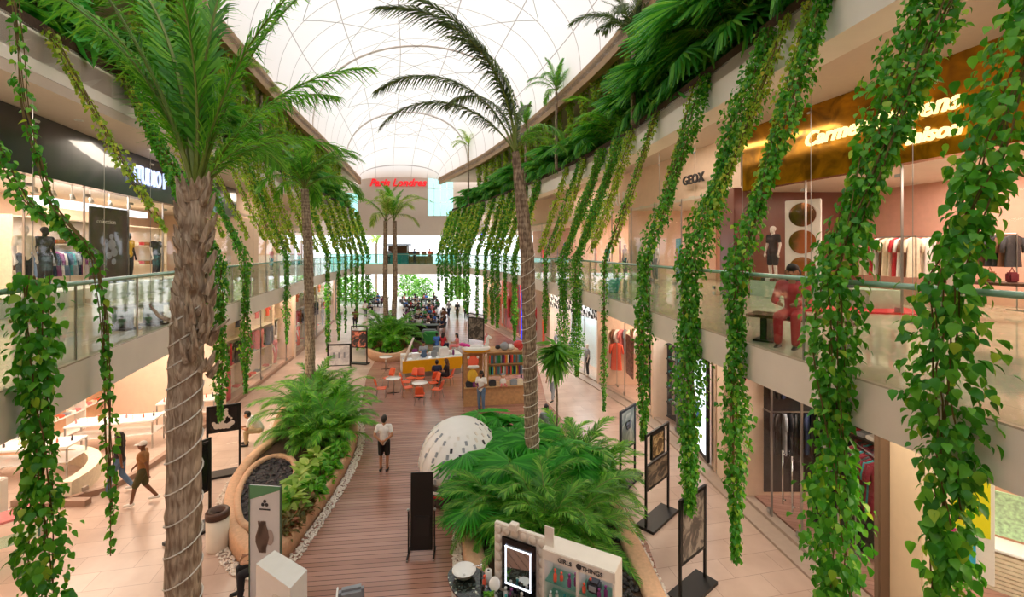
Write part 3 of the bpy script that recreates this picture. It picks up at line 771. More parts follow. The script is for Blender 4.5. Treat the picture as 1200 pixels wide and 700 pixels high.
for kind, az, sc, tl in [('near_up', 2.55, 1.1, 0), ('near_up', 1.75, 1.0, .25), ('near_up', .9, 1.0, .1), ('near_side', 3.0, 1.05, .28), ('near_side', 2.1, 1, .15), ('near_side', 1.2, .9, .1), ('near_side', .35, .8, .15),
                         ('near_low', .05, .62, .3), ('near_low', .7, .8, .25), ('near_up', 3.6, .9, .1), ('near_up', 4.6, .8, .4), ('near_up', .2, .75, .15), ('near_side', 2.6, 1.2, .4), ('near_up', 2.2, 1.15, .05), ('near_low', 1.6, .9, .2), ('near_side', 3.4, .9, .35)]:
    add_frond(t, kind, az, sc, top, tl, 'leaf_palm_bright' if g.random() < .6 else 'leaf_palm')
ring_cord([Vector(p) for p in NP[:5]], NR[:5], 21, 'white cord wound in rings round the thick near palm trunk', r=.0085)

# middle palm in the bigger planter
MP = [V(626, 600, 12.5), V(622, 470, 12.5), V(618, 300, 12.5), V(611, 235, 12.5), V(604, 178, 12.5)]
MR = [.21, .19, .19, .17, .10]
t = thing('palm_tree', 'tall palm with sparse long arching fronds rising from the planter behind the mirror stand', 'palm tree', MP[0])
o3 = MP[0]; lp = [p - o3 for p in MP]; trunk(t, lp, MR, 'bark_grey', 'trunk', 16, .08, 8)
b2 = MB()
for i in range(60):
    z = g.uniform(lp[3].z - .9, lp[4].z - .1); f = (z - lp[2].z) / (lp[4].z - lp[2].z); c0 = lp[2].lerp(lp[4], f); a = g.uniform(0, 6.28); rr = .15 - .06 * f
    c = Vector((c0.x + math.cos(a) * rr, c0.y + math.sin(a) * rr, z)); up = Vector((math.cos(a) * .05, math.sin(a) * .05, g.uniform(.12, .25)))
    b2.tube([c, c + up], [.03, .008], 5)
b2.build('leaf_bases', 'bark_grey', t)
top = lp[-1]
for kind, az, sc, tl in [('long', 3.5, 1.15, .26), ('long', 3.1, 1.0, -.06), ('longflat', 3.3, .85, -.02), ('steep', 3.4, 1.2, -.02), ('steep', 2.7, 1.0, .12), ('steep', 1.2, .5, 0),
                         ('droop', 5.4, .75, .1), ('droop', .2, .62, .1), ('droop', 5.9, .6, .2), ('long', 2.5, .75, .1), ('arch', 1.0, .6, 0)]:
    add_frond(t, kind, az, sc, top, tl, 'leaf_palm_dark' if kind != 'droop' else 'leaf_palm')
ring_cord([p for p in MP[:3]], [x for x in MR[:3]], 22, 'white cord wound round the trunk of the palm with long arching fronds', r=.010)

# palm rising from the lens-shaped planter
LP = [V(364, 470, 19.5), V(363, 380, 19.5), V(361, 290, 19.5), V(357, 222, 19.5)]
t = thing('palm_tree', 'bushy-crowned palm rising from the long planter of feathery plants', 'palm tree', LP[0])
lp = [p - LP[0] for p in LP]; trunk(t, lp, [.21, .20, .20, .16], 'bark_grey', 'trunk', 14, .1, 9)
for i in range(22):
    add_frond(t, g.choice(['arch', 'arch', 'up', 'droop', 'droop']), i * 2.4 + g.uniform(-.2, .2), g.uniform(.85, 1.15), lp[-1], g.uniform(-.1, .2), g.choice(['leaf_palm', 'leaf_palm_bright']))
# twin-trunk palm far off
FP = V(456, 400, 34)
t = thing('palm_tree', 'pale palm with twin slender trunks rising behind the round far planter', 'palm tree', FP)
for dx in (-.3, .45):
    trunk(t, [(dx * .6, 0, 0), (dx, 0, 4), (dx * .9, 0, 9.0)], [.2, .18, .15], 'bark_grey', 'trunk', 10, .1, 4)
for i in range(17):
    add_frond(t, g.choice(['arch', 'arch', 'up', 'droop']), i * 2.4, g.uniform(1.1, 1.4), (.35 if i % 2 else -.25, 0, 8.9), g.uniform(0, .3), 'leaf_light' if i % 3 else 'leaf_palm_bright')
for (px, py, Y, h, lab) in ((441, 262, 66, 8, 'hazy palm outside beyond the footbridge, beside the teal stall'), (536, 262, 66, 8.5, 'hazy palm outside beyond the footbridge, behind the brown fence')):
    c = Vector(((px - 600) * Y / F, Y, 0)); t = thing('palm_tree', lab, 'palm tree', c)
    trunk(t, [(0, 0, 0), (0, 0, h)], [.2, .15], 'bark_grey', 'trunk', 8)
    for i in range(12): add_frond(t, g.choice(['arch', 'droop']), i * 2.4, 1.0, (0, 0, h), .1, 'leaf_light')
# slim drooping yucca beside the small kiosk
c = P(652, 535, .4); t = thing('yucca', 'slim yucca with a mop of drooping narrow leaves on a bare stem', 'yucca', c)
hh = V(650, 405, c.y).z - c.z
trunk(t, [(0, 0, 0), (.02, 0, hh * .5), (-.03, 0, hh)], [.04, .035, .035], 'bark_grey', 'trunk', 8)
n = 260; az = RNG.uniform(0, 6.28, n); pos = np.zeros((n, 3)); pos[:, 2] = hh - RNG.uniform(0, .45, n)
Vv, Ff = scatter('blade', pos, az, RNG.uniform(-.6, 1.35, n), RNG.normal(0, .3, n), RNG.uniform(.5, .95, n)); put('foliage', npmesh('foliage', Vv, Ff), 'leaf_palm', t)

# ------------------------------------------------------------ planters
def smooth_loop(pts, k=3):
    for _ in range(k):
        q = []
        for i in range(len(pts)):
            a, b = pts[i], pts[(i + 1) % len(pts)]; q += [a * .75 + b * .25, a * .25 + b * .75]
        pts = q
    return pts
def offset_loop(pts, d):
    n = len(pts); area = sum(pts[i].x * pts[(i + 1) % n].y - pts[(i + 1) % n].x * pts[i].y for i in range(n)); sg = 1 if area > 0 else -1; r = []
    for i in range(n):
        t_ = (pts[(i + 1) % n] - pts[i - 1]); t_ = Vector((t_.x, t_.y)).normalized()
        r.append(Vector((pts[i].x - t_.y * d * sg, pts[i].y + t_.x * d * sg)))
    return r
def ring(outer, inner, z0, z1, lip=.05):
    n = len(outer); mb = MB(); pts = []
    for i in range(n):
        o_, i_ = outer[i], inner[i]; m = (i_ - o_)
        pts += [(o_.x, o_.y, z0), (o_.x, o_.y, z1 - lip), (o_.x + m.x * .12, o_.y + m.y * .12, z1), (i_.x - m.x * .12, i_.y - m.y * .12, z1), (i_.x, i_.y, z1 - lip), (i_.x, i_.y, z0)]
    mb.quadgrid(pts, n, 6, closed_u=True, closed_v=True); return mb
def inside(p, poly):
    c = False; n = len(poly)
    for i in range(n):
        a, b = poly[i], poly[i - 1]
        if (a.y > p[1]) != (b.y > p[1]) and p[0] < (b.x - a.x) * (p[1] - a.y) / (b.y - a.y) + a.x: c = not c
    return c
def planter(name, pxs, h, wid, label, soil='soil', lip_m='stone'):
    L = smooth_loop([Vector((P(*q, h).x, P(*q, h).y)) for q in pxs], 2); c = sum(L, Vector((0, 0))) / len(L)
    inn = offset_loop(L, wid); loc = [p - c for p in L]; inl = [p - c for p in inn]
    t = thing(name, label, 'planter', (c.x, c.y, 0))
    ring(loc, inl, 0, h).build('rim', lip_m, t, True)
    MB().prism([(p.x, p.y) for p in inl], .02, h - .13).build('bed', soil, t)
    return L, inn, t
def pebble_strip(L, a, b, label, name='pebbles', size=.05, n=900, m='pebble', z=.02, keep=None):
    """loose stones in a band outside / inside a loop"""
    A = offset_loop(L, a); B = offset_loop(L, b); N = len(L); vs = []; fs = []
    bmt = bmesh.new(); bmesh.ops.create_icosphere(bmt, subdivisions=1, radius=1); tv = np.array([v.co for v in bmt.verts]); tf = np.array([[v.index for v in f.verts] for f in bmt.faces]); bmt.free()
    seg = np.array([(Vector((L[(i + 1) % N].x, L[(i + 1) % N].y)) - Vector((L[i].x, L[i].y))).length for i in range(N)]); pr = seg / seg.sum()
    V0 = []; F0 = []; k = 0
    for i in RNG.choice(N, n, p=pr):
        f = random.random(); q = random.random(); p = (A[i].lerp(A[(i + 1) % N], f)).lerp(B[i].lerp(B[(i + 1) % N], f), q)
        if keep and not keep(p): continue
        s = size * random.uniform(.6, 1.2); V0.append(tv * [s, s * random.uniform(.6, 1), s * .6] + [p.x, p.y, z + s * .3]); F0.append(tf + k * len(tv)); k += 1
    o = put(name, npmesh(name, np.concatenate(V0), np.concatenate(F0)), m, None, True)
    o['kind'] = 'stuff'; tag(o, label, 'pebbles'); return o

PLpx = [(300, 652), (274, 634), (262, 606), (262, 580), (272, 554), (292, 530), (314, 515), (322, 490), (335, 462), (362, 446), (395, 446), (415, 470), (421, 500), (410, 530), (388, 565), (362, 600), (334, 638)]
L1, I1, plt = planter('planter', PLpx, .45, .30, 'long lens-shaped stone planter beside the seated man in white')
oval = [Vector((P(*q, .47).x, P(*q, .47).y)) for q in [(283, 600), (282, 575), (296, 548), (318, 534), (338, 536), (345, 550), (338, 568), (322, 590), (303, 612), (290, 614)]]
ov = smooth_loop(oval, 2); oc = sum(ov, Vector((0, 0))) / len(ov)
rg = ring([p - oc for p in offset_loop(ov, -.16)], [p - oc for p in ov], .2, .50).build('oval_curb', 'stone', plt, True); rg.location = (oc.x - plt.location.x, oc.y - plt.location.y, 0)
vs_ = [(p.x, p.y) for p in ov]
gr = MB().prism(vs_, .2, .40).build('gravel', 'dark_gravel'); tag(gr, 'dark gravel filling the oval curb inside the long planter', 'gravel', None, 'stuff')
pebble_strip(L1, -.02, -.26, 'white pebbles edging the long lens-shaped planter', n=4200, size=.036)
# dark low plants on the gravel
n = 700; pos = []
while len(pos) < n:
    p = (random.uniform(min(q.x for q in ov), max(q.x for q in ov)), random.uniform(min(q.y for q in ov), max(q.y for q in ov)))
    if inside(p, ov): pos.append((*p, .40))
pos = np.array(pos); Vv, Ff = scatter('small', pos, RNG.uniform(0, 6.28, n), RNG.uniform(-1.0, .2, n), RNG.normal(0, .4, n), RNG.uniform(.05, .13, n))
dk = put('undergrowth', npmesh('undergrowth', Vv, Ff), mat('dark_leaf', '3d3438', .6, noise=.2, scale=8), None, True); tag(dk, 'dark purple-grey ground cover inside the oval curb', 'ground cover', None, 'stuff')

PRpx = [(800, 740), (775, 682), (752, 636), (730, 592), (708, 556), (684, 525), (660, 503), (632, 494), (600, 498), (570, 520), (549, 560), (540, 610), (545, 660), (570, 720), (620, 800), (720, 820)]
L2, I2, plr = planter('planter', PRpx, .45, .42, 'large stone planter full of fan palms beside the black poster stands')
pebble_strip(L2, -.02, -.22, 'white pebbles edging the large fan palm planter', n=4200, size=.036)
pebble_strip(I2, .02, 1.2, 'dark gravel bed along the edge of the large planter', 'gravel', .06, 3200, 'dark_gravel', .33, lambda p: p.x > 1.3)
L3, I3, plf = planter('planter', [(428, 406), (436, 413), (455, 416), (476, 412), (482, 402), (470, 392), (445, 391), (430, 397)], .55, .25, 'round far planter with a green mound of plants')

# ------------------------------------------------------------ planter plants
def bush_proto(name, label, cat, fr, leaf, loc, rz=0, group=None, stem='petiole', base_r=.12, seed=1):
    t = thing(name, label, cat, loc, rz, group); g = random.Random(seed)
    for i, (k, sc, tl) in enumerate(fr):
        a = i * 2.399 + g.uniform(-.3, .3); add_frond(t, k, a, sc * g.uniform(.85, 1.12), (math.cos(a) * base_r, math.sin(a) * base_r, 0), tl + g.uniform(-.1, .15), leaf, 'frond', stem)
    return t
arecaF = [('areca', 1.15, .1)] * 6 + [('areca', 1.0, -.15)] * 6 + [('areca2', 1.0, 0)] * 8 + [('areca3', .9, 0)] * 6
hid = (0, 0, 0)
areca = bush_proto('areca_palm', '-', 'palm', arecaF, 'leaf_palm_bright', hid, seed=1)
areca_d = bush_proto('areca_palm', '-', 'palm', arecaF, 'leaf_palm', hid, seed=2)
fanp = bush_proto('fan_palm', '-', 'fan palm', [(0, 1.1, .1)] * 4 + [(0, 1.0, -.1)] * 5 + [(1, 1.05, 0)] * 8 + [(2, 1.0, 0)] * 6, 'leaf_fan', hid, base_r=.05, seed=3)
cycad = bush_proto('cycad', '-', 'cycad', [('cycad', 1.1, .2)] * 8 + [('cycad', 1.15, -.1)] * 9 + [('cycad', 1, -.35)] * 8, 'leaf_palm', hid, base_r=.03, seed=4)
def leafy_proto(name, cat, T, leaf, n, size, h, r, seed=0, pitch=(-1.1, .4)):
    g = np.random.default_rng(seed); t = thing(name, '-', cat, hid)
    az = g.uniform(0, 6.28, n); u = g.uniform(0, 1, n); rad = r * np.sqrt(g.uniform(.02, 1, n)) * (1 - u * .5)
    pos = np.stack([np.cos(az) * rad, np.sin(az) * rad, h * u * .85 + .02], -1)
    Vv, Ff = scatter(T, pos, az + g.normal(0, .5, n), g.uniform(*pitch, n), g.normal(0, .3, n), size * g.uniform(.6, 1.2, n)); put('foliage', npmesh('foliage', Vv, Ff), leaf, t, True)
    st = MB()
    for i in range(7):
        a = i * .9; st.tube([(0, 0, 0), (math.cos(a) * r * .25, math.sin(a) * r * .25, h * .5), (math.cos(a) * r * .5, math.sin(a) * r * .5, h * .85)], [.02, .014, .006], 5)
    st.build('stem', 'stem_brown', t); return t
bright = leafy_proto('leafy_plant', 'plant', 'oval', 'leaf_light', 90, .38, .5, .28, 1)
dense = leafy_proto('leafy_plant', 'plant', 'oval', 'leaf_palm_bright', 150, .26, .65, .4, 2)
redp = leafy_proto('leafy_plant', 'plant', 'oval', 'leaf_red', 130, .2, .4, .32, 3)
philo = leafy_proto('philodendron', 'plant', 'heart', 'leaf_jade', 110, .5, 1.4, .75, 4, (-.6, .9))
shrub = leafy_proto('shrub', 'shrub', 'oval', 'leaf_palm', 900, .24, 2.0, 1.2, 5)
used = set()
def plant(proto, loc, rz, label, sc=1, group=None):
    if proto not in used:
        used.add(proto); proto.location = loc; proto.rotation_euler = (0, 0, rz); proto.scale = (sc,) * 3; proto['label'] = label
        if group: proto['group'] = group
        return proto
    d = dup(proto, loc, rz, label, group, sc)
    if group is None and 'group' in d: del d['group']
    return d
# long planter
for (px, py, sc, lab) in [(360, 488, 1.1, 'feathery palm nearest the seated man in white'), (385, 520, 1.1, 'feathery palm arching over the deck edge of the long planter'), (362, 505, 1.3, 'tallest feathery palm in the middle of the long planter'),
                          (395, 480, 1.1, 'feathery palm at the far deck side of the long planter'), (360, 524, .9, 'feathery palm just behind the oval gravel bed'), (370, 468, 1.15, 'feathery palm at the foot of the bushy-crowned palm'), (400, 505, .9, 'small feathery palm at the bulge of the planter rim')]:
    c = P(px, py, .32); plant(areca if px % 2 else areca_d, c, px, lab, sc)
for i, (px, py) in enumerate([(352, 575), (362, 562), (345, 590), (372, 548), (338, 604)]):
    plant(bright, P(px, py, .32), i * 1.3, ['yellow-green leafy plant nearest the middle of the lime clump', 'pale lime leafy plant next up the rim in the long planter', 'pale leafy plant low in the lime clump by the glass banner', 'lime leafy plant under the feathery palms', 'pale leafy plant at the lower tip of the lime clump'][i], .95)
for i, (px, py) in enumerate([(385, 555), (376, 566), (393, 540), (366, 585), (330, 600)]):
    plant(dense, P(px, py, .32), i * 2.1, ['green bedding plant at the deck rim, third from the tip', 'green bedding plant at the deck rim beside the lime clump', 'green bedding plant below the arching feathery palm', 'green bedding plant by the rim next to the reddish ones', 'green bedding plant against the oval curb'][i], .8)
for i, (px, py) in enumerate([(350, 610), (340, 620), (358, 598), (331, 630)]):
    plant(redp, P(px, py, .32), i * 1.7, ['reddish bedding plant behind the glass banner edge', 'reddish bedding plant second from the planter tip', 'reddish bedding plant next to the green bedding', 'reddish bedding plant at the very tip of the planter'][i], .8)
# big planter
big = [(fanp, 580, 550, 1.0, 'bright fan palm facing the white domed kiosk'), (fanp, 592, 572, 1.05, 'bright fan palm over the deck edge of the big planter'), (fanp, 610, 560, 1.2, 'fan palm at the foot of the tall palm'),
       (fanp, 583, 590, 1.0, 'fan palm spilling towards the black mirror stand'), (areca_d, 588, 620, .9, 'feathery palm at the deck corner above the wash basin'), (fanp, 640, 575, 1.2, 'fan palm just behind the tall palm trunk foot'),
       (cycad, 600, 610, 1.25, 'cycad with stiff fronds above the lit mirror'), (cycad, 650, 590, 1.3, 'cycad in the centre of the big planter'), (cycad, 676, 600, 1.1, 'cycad leaning out over the big planter rim'),
       (cycad, 665, 625, 1.35, 'cycad above the white display cabinet'), (cycad, 668, 645, 1.1, 'cycad beside the dark gravel bed'), (areca_d, 680, 560, 1.05, 'feathery palm near the far rim of the big planter'),
       (areca, 660, 540, 1.0, 'feathery palm beside the slim yucca'), (fanp, 595, 530, 1.0, 'fan palm at the far tip of the big planter'), (cycad, 630, 625, 1.2, 'cycad rising behind the lit mirror wall'),
       (areca_d, 625, 600, 1.0, 'feathery palm between the cycads of the big planter'), (areca, 700, 580, .9, 'yellowish feathery palm hanging over the walkway'), (cycad, 580, 600, 1.0, 'small cycad under the bright fan palms'), (fanp, 670, 575, 1.1, 'fan palm under the slim yucca'), (areca_d, 640, 640, 1.0, 'feathery palm hard behind the white cabinet')]
for i, (pr, px, py, sc, lab) in enumerate(big): plant(pr, P(px, py, .33), px * .7, lab, sc)
# tall broad fans that stand clear of the mass
for (px, py, az, sc, lab) in [(575, 565, 3.9, 1.1, 'large bright fan leaves reaching towards the domed kiosk'), (590, 535, 2.6, 1.2, 'large fan palm beside the toy kiosk end of the big planter'), (610, 575, 4.4, 1.2, 'large fan palm leaning out over the deck above the basin'), (640, 560, 4.9, 1.1, 'large fan palm in front of the cord-wound trunk'), (574, 622, 4.0, .75, 'low fan palm in the planter corner just above the wash basin'), (572, 596, 3.6, .8, 'low fan palm at the deck rim facing the black standing board')]:
    t = thing('fan_palm', lab, 'fan palm', P(px, py, .33))
    for j, (da, ss) in enumerate([(0, 1), (.9, .85), (-.9, .9), (1.9, .8), (-2.0, .8), (3.0, .75)]): add_frond(t, 3, az + da, sc * ss, (0, 0, 0), -.1 - .12 * (j % 3), 'leaf_fan')
# far planter mound
for i, (px, py, s) in enumerate([(440, 405, .95), (455, 408, 1.0), (470, 404, .95), (452, 400, 1.3), (465, 398, 1.2)]):
    plant(areca if i % 2 else areca_d, P(px, py, .4), i, ['green palm clump low at the near side of the round far planter, facing the poster', 'green palm clump centred at the front of the round far planter', 'green palm clump by the blue-backed chair', 'tallest palm clump of the round far planter', 'palm clump under the twin-trunk palm'][i], s * 1.25)
for i, (px, py) in enumerate([(437, 408), (447, 411), (460, 412), (471, 409)]):
    plant(redp if i % 2 else dense, P(px, py, .42), i, 'low bedding plant on the rim of the round far planter', 1.3, 'bedding on the far planter')
# trees outside past the footbridge
for i, (x, y, s) in enumerate([(-23, 62, 2.0), (-19.5, 60, 1.6), (-12.5, 64, 1.7), (-27, 66, 2.4), (-8, 66, 1.7), (-16, 70, 1.9)]):
    plant(shrub, (x, y, 0), i * 1.1, 'bright green shrub outside in the daylight beyond the footbridge', s, 'shrubs outside')

# ------------------------------------------------------------ third-level greenery (stands in the beds along both edges)
def in_bed(k, sg, y, o): return Vector((X(k, y) + sg * o, y, 11.38))
gg = random.Random(11)
fan_hi = bush_proto('fan_palm', '-', 'fan palm', [(0, 1.1, .1)] * 4 + [(3, .8, -.1)] * 5 + [(1, 1.05, 0)] * 8 + [(2, 1.0, 0)] * 6, 'leaf_high', hid, base_r=.05, seed=13)
bedR = []
kinds = [fan_hi, philo, areca_d, fan_hi, fan_hi, shrub, fan_hi, philo, areca, fan_hi]
i = 0; y = 4.2
while y < 49:
    kd = kinds[i % len(kinds)]; bedR.append((kd, y, gg.uniform(.8, 2.0), {fan_hi: 1.6, philo: 1.2, areca: 1.35, areca_d: 1.35, shrub: .8}[kd] * gg.uniform(.85, 1.15) * (1.25 if 8 < y < 20 else 1))); y += .55 if y < 20 else .95; i += 1
for kd, y, o, s in bedR:
    nm = {fan_hi: 'fan palm', philo: 'broad-leaved philodendron', areca: 'light feathery palm', areca_d: 'feathery palm', shrub: 'dense shrub'}[kd]
    plant(kd, in_bed('UR', 1, y, o), y * 3, '%s growing along the third-level edge above the gold band side' % nm, s, '%ss above the gold band side' % nm)
kinds = [shrub, areca, shrub, philo, areca_d, fan_hi]
i = 0; y = 7
while y < 49:
    kd = kinds[i % len(kinds)]; s = {fan_hi: 1.4, philo: 1.1, areca: 1.4, areca_d: 1.4, shrub: .7}[kd] * gg.uniform(.8, 1.1)
    nm = {fan_hi: 'fan palm', philo: 'broad-leaved philodendron', areca: 'light feathery palm', areca_d: 'feathery palm', shrub: 'dense shrub'}[kd]
    plant(kd, in_bed('UL', -1, y, gg.uniform(.2, 1.4)) - Vector((0, 0, .1)), y * 3, '%s growing along the third-level edge above the blue-lit letters side' % nm, s, '%ss above the blue-lit letters side' % nm)
    y += .9; i += 1
# taller palms among them
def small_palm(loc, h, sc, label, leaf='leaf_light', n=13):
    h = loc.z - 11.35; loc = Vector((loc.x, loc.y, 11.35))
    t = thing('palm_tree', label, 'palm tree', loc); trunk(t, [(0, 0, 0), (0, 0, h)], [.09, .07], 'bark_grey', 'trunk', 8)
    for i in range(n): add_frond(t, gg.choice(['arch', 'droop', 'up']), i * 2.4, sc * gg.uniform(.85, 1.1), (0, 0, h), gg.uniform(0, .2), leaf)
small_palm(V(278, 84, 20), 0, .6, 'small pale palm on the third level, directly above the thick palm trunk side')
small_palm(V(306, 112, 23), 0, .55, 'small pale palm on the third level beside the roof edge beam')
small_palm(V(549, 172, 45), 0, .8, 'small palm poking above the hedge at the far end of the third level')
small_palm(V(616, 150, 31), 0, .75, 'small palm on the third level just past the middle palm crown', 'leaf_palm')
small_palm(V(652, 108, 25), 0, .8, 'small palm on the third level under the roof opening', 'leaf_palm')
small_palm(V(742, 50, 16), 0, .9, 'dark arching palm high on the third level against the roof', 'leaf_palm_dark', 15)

# ------------------------------------------------------------ hanging vines
def hang(side, px, py_end, wpx, label, group=None, top_shift=0, mats=('leaf_vine', 'stem_brown'), dens=1.0, seed=0, top=True, leafsize=.085, dx=0.0, upper='leaf_vine_yellow', T='heart'):
    k, u = ('BR', 'UR') if side > 0 else ('BL', 'UL'); off = -side * .16
    y = Yof(k, px, off); xk = X(k, y) + off; ytop = y + top_shift
    r = wpx / 2 * y / F; zend = EYE - (py_end - HOR) * y / F
    pts = [(X(u, ytop) - side * .06, ytop, 11.3)]
    a = Vector(pts[0]); b = Vector((xk, y, 6.62))
    for f in (.3, .6, .85): p = a.lerp(b, f); pts.append((p.x, p.y, p.z - .12 * math.sin(PI * f)))
    pts += [tuple(b), (xk + .0, y, 6.2), (xk + dx * .4, y, max(zend, .3) * .5 + 3.1), (xk + dx, y, max(zend, .3))]
    if not top: pts = pts[4:]
    Lt = sum((Vector(pts[i + 1]) - Vector(pts[i])).length for i in range(len(pts) - 1))
    ls = leafsize * .78 * max(1, y / 19); n = int(dens * Lt * max(r, .06) * 2 * 4.2 / (ls * ls)); n = min(n, 9000)
    return vine('hanging_vine', pts, r, n, None, ls, label, group, mats, True, seed, .2, T if y < 12 else 'small')
R_ = [
 (1112, 760, 96, 'thickest leafy vine, hanging nearest the bright yellow display', 0, 1.0, .13, 0),
 (978, 760, 72, 'broad leafy vine hanging in front of the red-clad seated shopper', 0, 1.1, .115, -.02),
 (862, 655, 36, 'leafy vine hanging before the sports clothes shop doorway', .05, 1.1, .10, 0),
 (808, 600, 44, 'leafy vine whose tip hangs over the nearest black poster stand', 0, 1.2, .10, 0),
 (754, 515, 24, 'slender leafy vine ending above the two-picture stand', 0, 1.1, .10, 0),
 (708, 480, 11, 'thin sparse vine in front of the red jacket display', 0, .7, .09, 0),
 (676, 440, 19, 'leafy vine next to the houndstooth shopfront, the nearer of two', 0, 1.3, .10, 0),
 (660, 425, 17, 'leafy vine next to the houndstooth shopfront, the farther of two', 0, 1.3, .10, 0),
 (639, 390, 9, 'slim vine seen just past the cord-wound middle trunk', 0, 1.0, .10, 0),
]
for i, (px, pe, wd, lab, ts, dn, ls, dx) in enumerate(R_):
    hang(1, px, pe, wd, lab, None, ts, dens=dn, seed=20 + i, leafsize=ls, dx=dx)
# side strands that join the thick ones from the beam
def strand(side, y0, y1, label, r=.16, seed=0, stop=.92, ls=.10, dens=1.0, mats=('leaf_vine_yellow', 'stem_brown'), group=None):
    k, u = ('BR', 'UR') if side > 0 else ('BL', 'UL'); a = Vector((X(u, y0) - side * .06, y0, 11.3)); b = Vector((X(k, y1) - side * .16, y1, 6.62))
    pts = [tuple(a.lerp(b, f * stop) + Vector((0, 0, -.12 * math.sin(PI * f)))) for f in (0, .25, .5, .75, 1)]
    L_ = (b - a).length * stop; ls *= .78 * max(1, y0 / 19); n = int(dens * L_ * r * 6 / ls ** 2)
    return vine('hanging_vine', pts, r, min(n, 5000), None, ls, label, group, mats, True, seed, .25)
yk = Yof('BR', 978, -.16); strand(1, yk - .55, yk, 'leafy strand crossing the lit gold lettering', .17, 41, ls=.11, mats=('leaf_vine', 'stem_brown'))
yk = Yof('BR', 862, -.16); strand(1, yk + .5, yk, 'yellowish strand from the beam down to the sports shop vine', .13, 42, .8)
yk = Yof('BR', 808, -.16); strand(1, yk - .55, yk, 'yellowish strand beside the vine over the poster stand', .15, 43, .85)
yk = Yof('BR', 754, -.16); strand(1, yk + .7, yk, 'sparse yellow strand behind the slender vine', .1, 44, .6, dens=.6)
yk = Yof('BR', 708, -.16); strand(1, yk - .1, yk - .5, 'sparse yellow strand in front of the white shop letters', .14, 45, .95, dens=.6)
for i, px in enumerate((690, 676, 660, 646, 630)):
    yk = Yof('BR', px, -.16); strand(1, yk + .3, yk, 'thick yellow-green slanting strand before the houndstooth shop', .26, 50 + i, .95, .11, 1.1, group='slanting strands before the houndstooth shop')
for i, (px, pe, w_) in enumerate([(603, 398, 9), (592, 360, 5), (583, 384, 8), (577, 380, 7), (569, 378, 6), (559, 372, 5), (548, 366, 7), (544, 360, 4), (539, 350, 5), (534, 344, 4), (529, 352, 7), (523, 356, 6), (518, 330, 3), (514, 340, 5)]):
    yk = Yof('BR', px, -.16)
    hang(1, px, pe, w_ * 1.1, 'slender vine in the dense far row on the gold band side', 'far row of vines on the gold band side', seed=70 + i, dens=1.5, leafsize=.10, T='small')
    strand(1, yk + .3, yk, 'yellow-green slanting strand in the far row on the gold band side', .42, 90 + i, .97, .11, 1.0, group='far slanting strands on the gold band side')
L_ = [
 (40, 760, 52, 'heavy leafy vine hanging nearest the cosmetics tables at the picture edge', 0, 1.25, .12, .15),
 (258, 492, 19, 'leafy vine ending above the seated-figure poster', 0, 1.2, .10, 0),
 (288, 460, 14, 'leafy vine in front of the red dress window', 0, 1.3, .10, 0),
 (336, 402, 9, 'slim vine between the clothes window and the bushy-crowned palm', 0, 1.2, .10, 0),
 (247, 380, 16, 'short leafy vine close beside the thick near trunk', .5, 1.2, .10, 0),
]
for i, (px, pe, wd, lab, ts, dn, ls, dx) in enumerate(L_):
    hang(-1, px, pe, wd, lab, None, ts, dens=dn, seed=120 + i, leafsize=ls, dx=dx, top=(px != 40))
yk = Yof('BL', 118, .16)
vine('hanging_vine', [V(18, 0, yk), V(28, 120, yk), V(60, 240, yk), V(112, 300, yk), V(122, 380, yk), V(127, 520, yk), V(133, 600, yk), V(130, 650, yk)], .10, 420, None, .09, 'thin straggly vine with bare curling tips hanging beside the walking couple', None, ('leaf_vine', 'stem_brown'), True, 131)
vine('hanging_vine', [V(-20, 150, yk), V(10, 200, yk), V(30, 240, yk), V(70, 262, yk), V(105, 300, yk)], .14, 300, None, .09, 'loose vine strand looping in front of the dark shop band', None, ('leaf_vine', 'stem_brown'), True, 132)
for i, (y0, y1, lab) in enumerate([(9.0, 9.6, 'yellow-green strand slanting past the first blue-lit letters'), (11.2, 12.2, 'yellow-green strand slanting past the last blue-lit letters'), (12.6, 12.9, 'strand slanting from the beam behind the thick palm crown'), (14.8, 15, 'slanting strand just beyond the thick trunk'), (16.6, 16.8, 'slanting strand above the clothes window')]):
    strand(-1, y0, y1, lab, .15, 140 + i, .85, .10, .9)
for i, px in enumerate((330, 342, 352, 366, 374)):
    yk = Yof('BL', px, .16); strand(-1, yk, yk, 'yellow-green slanting strand around the bushy palm crown', .28, 150 + i, .95, .11, 1.1, group='slanting strands around the bushy palm')
for i, (px, pe, w_) in enumerate([(384, 412, 7), (397, 398, 5), (405, 390, 3), (412, 360, 3), (418, 388, 5), (425, 350, 4), (431, 358, 6)]):
    yk = Yof('BL', px, .16)
    hang(-1, px, pe, w_ * 1.1, 'slender vine in the far row on the blue-lit letters side', 'far row of vines on the blue-lit letters side', seed=160 + i, dens=1.5, leafsize=.10, T='small')
    strand(-1, yk, yk, 'yellow-green slanting strand in the far row on the blue-lit letters side', .42, 180 + i, .97, .11, 1.0, group='far slanting strands on the blue-lit letters side')
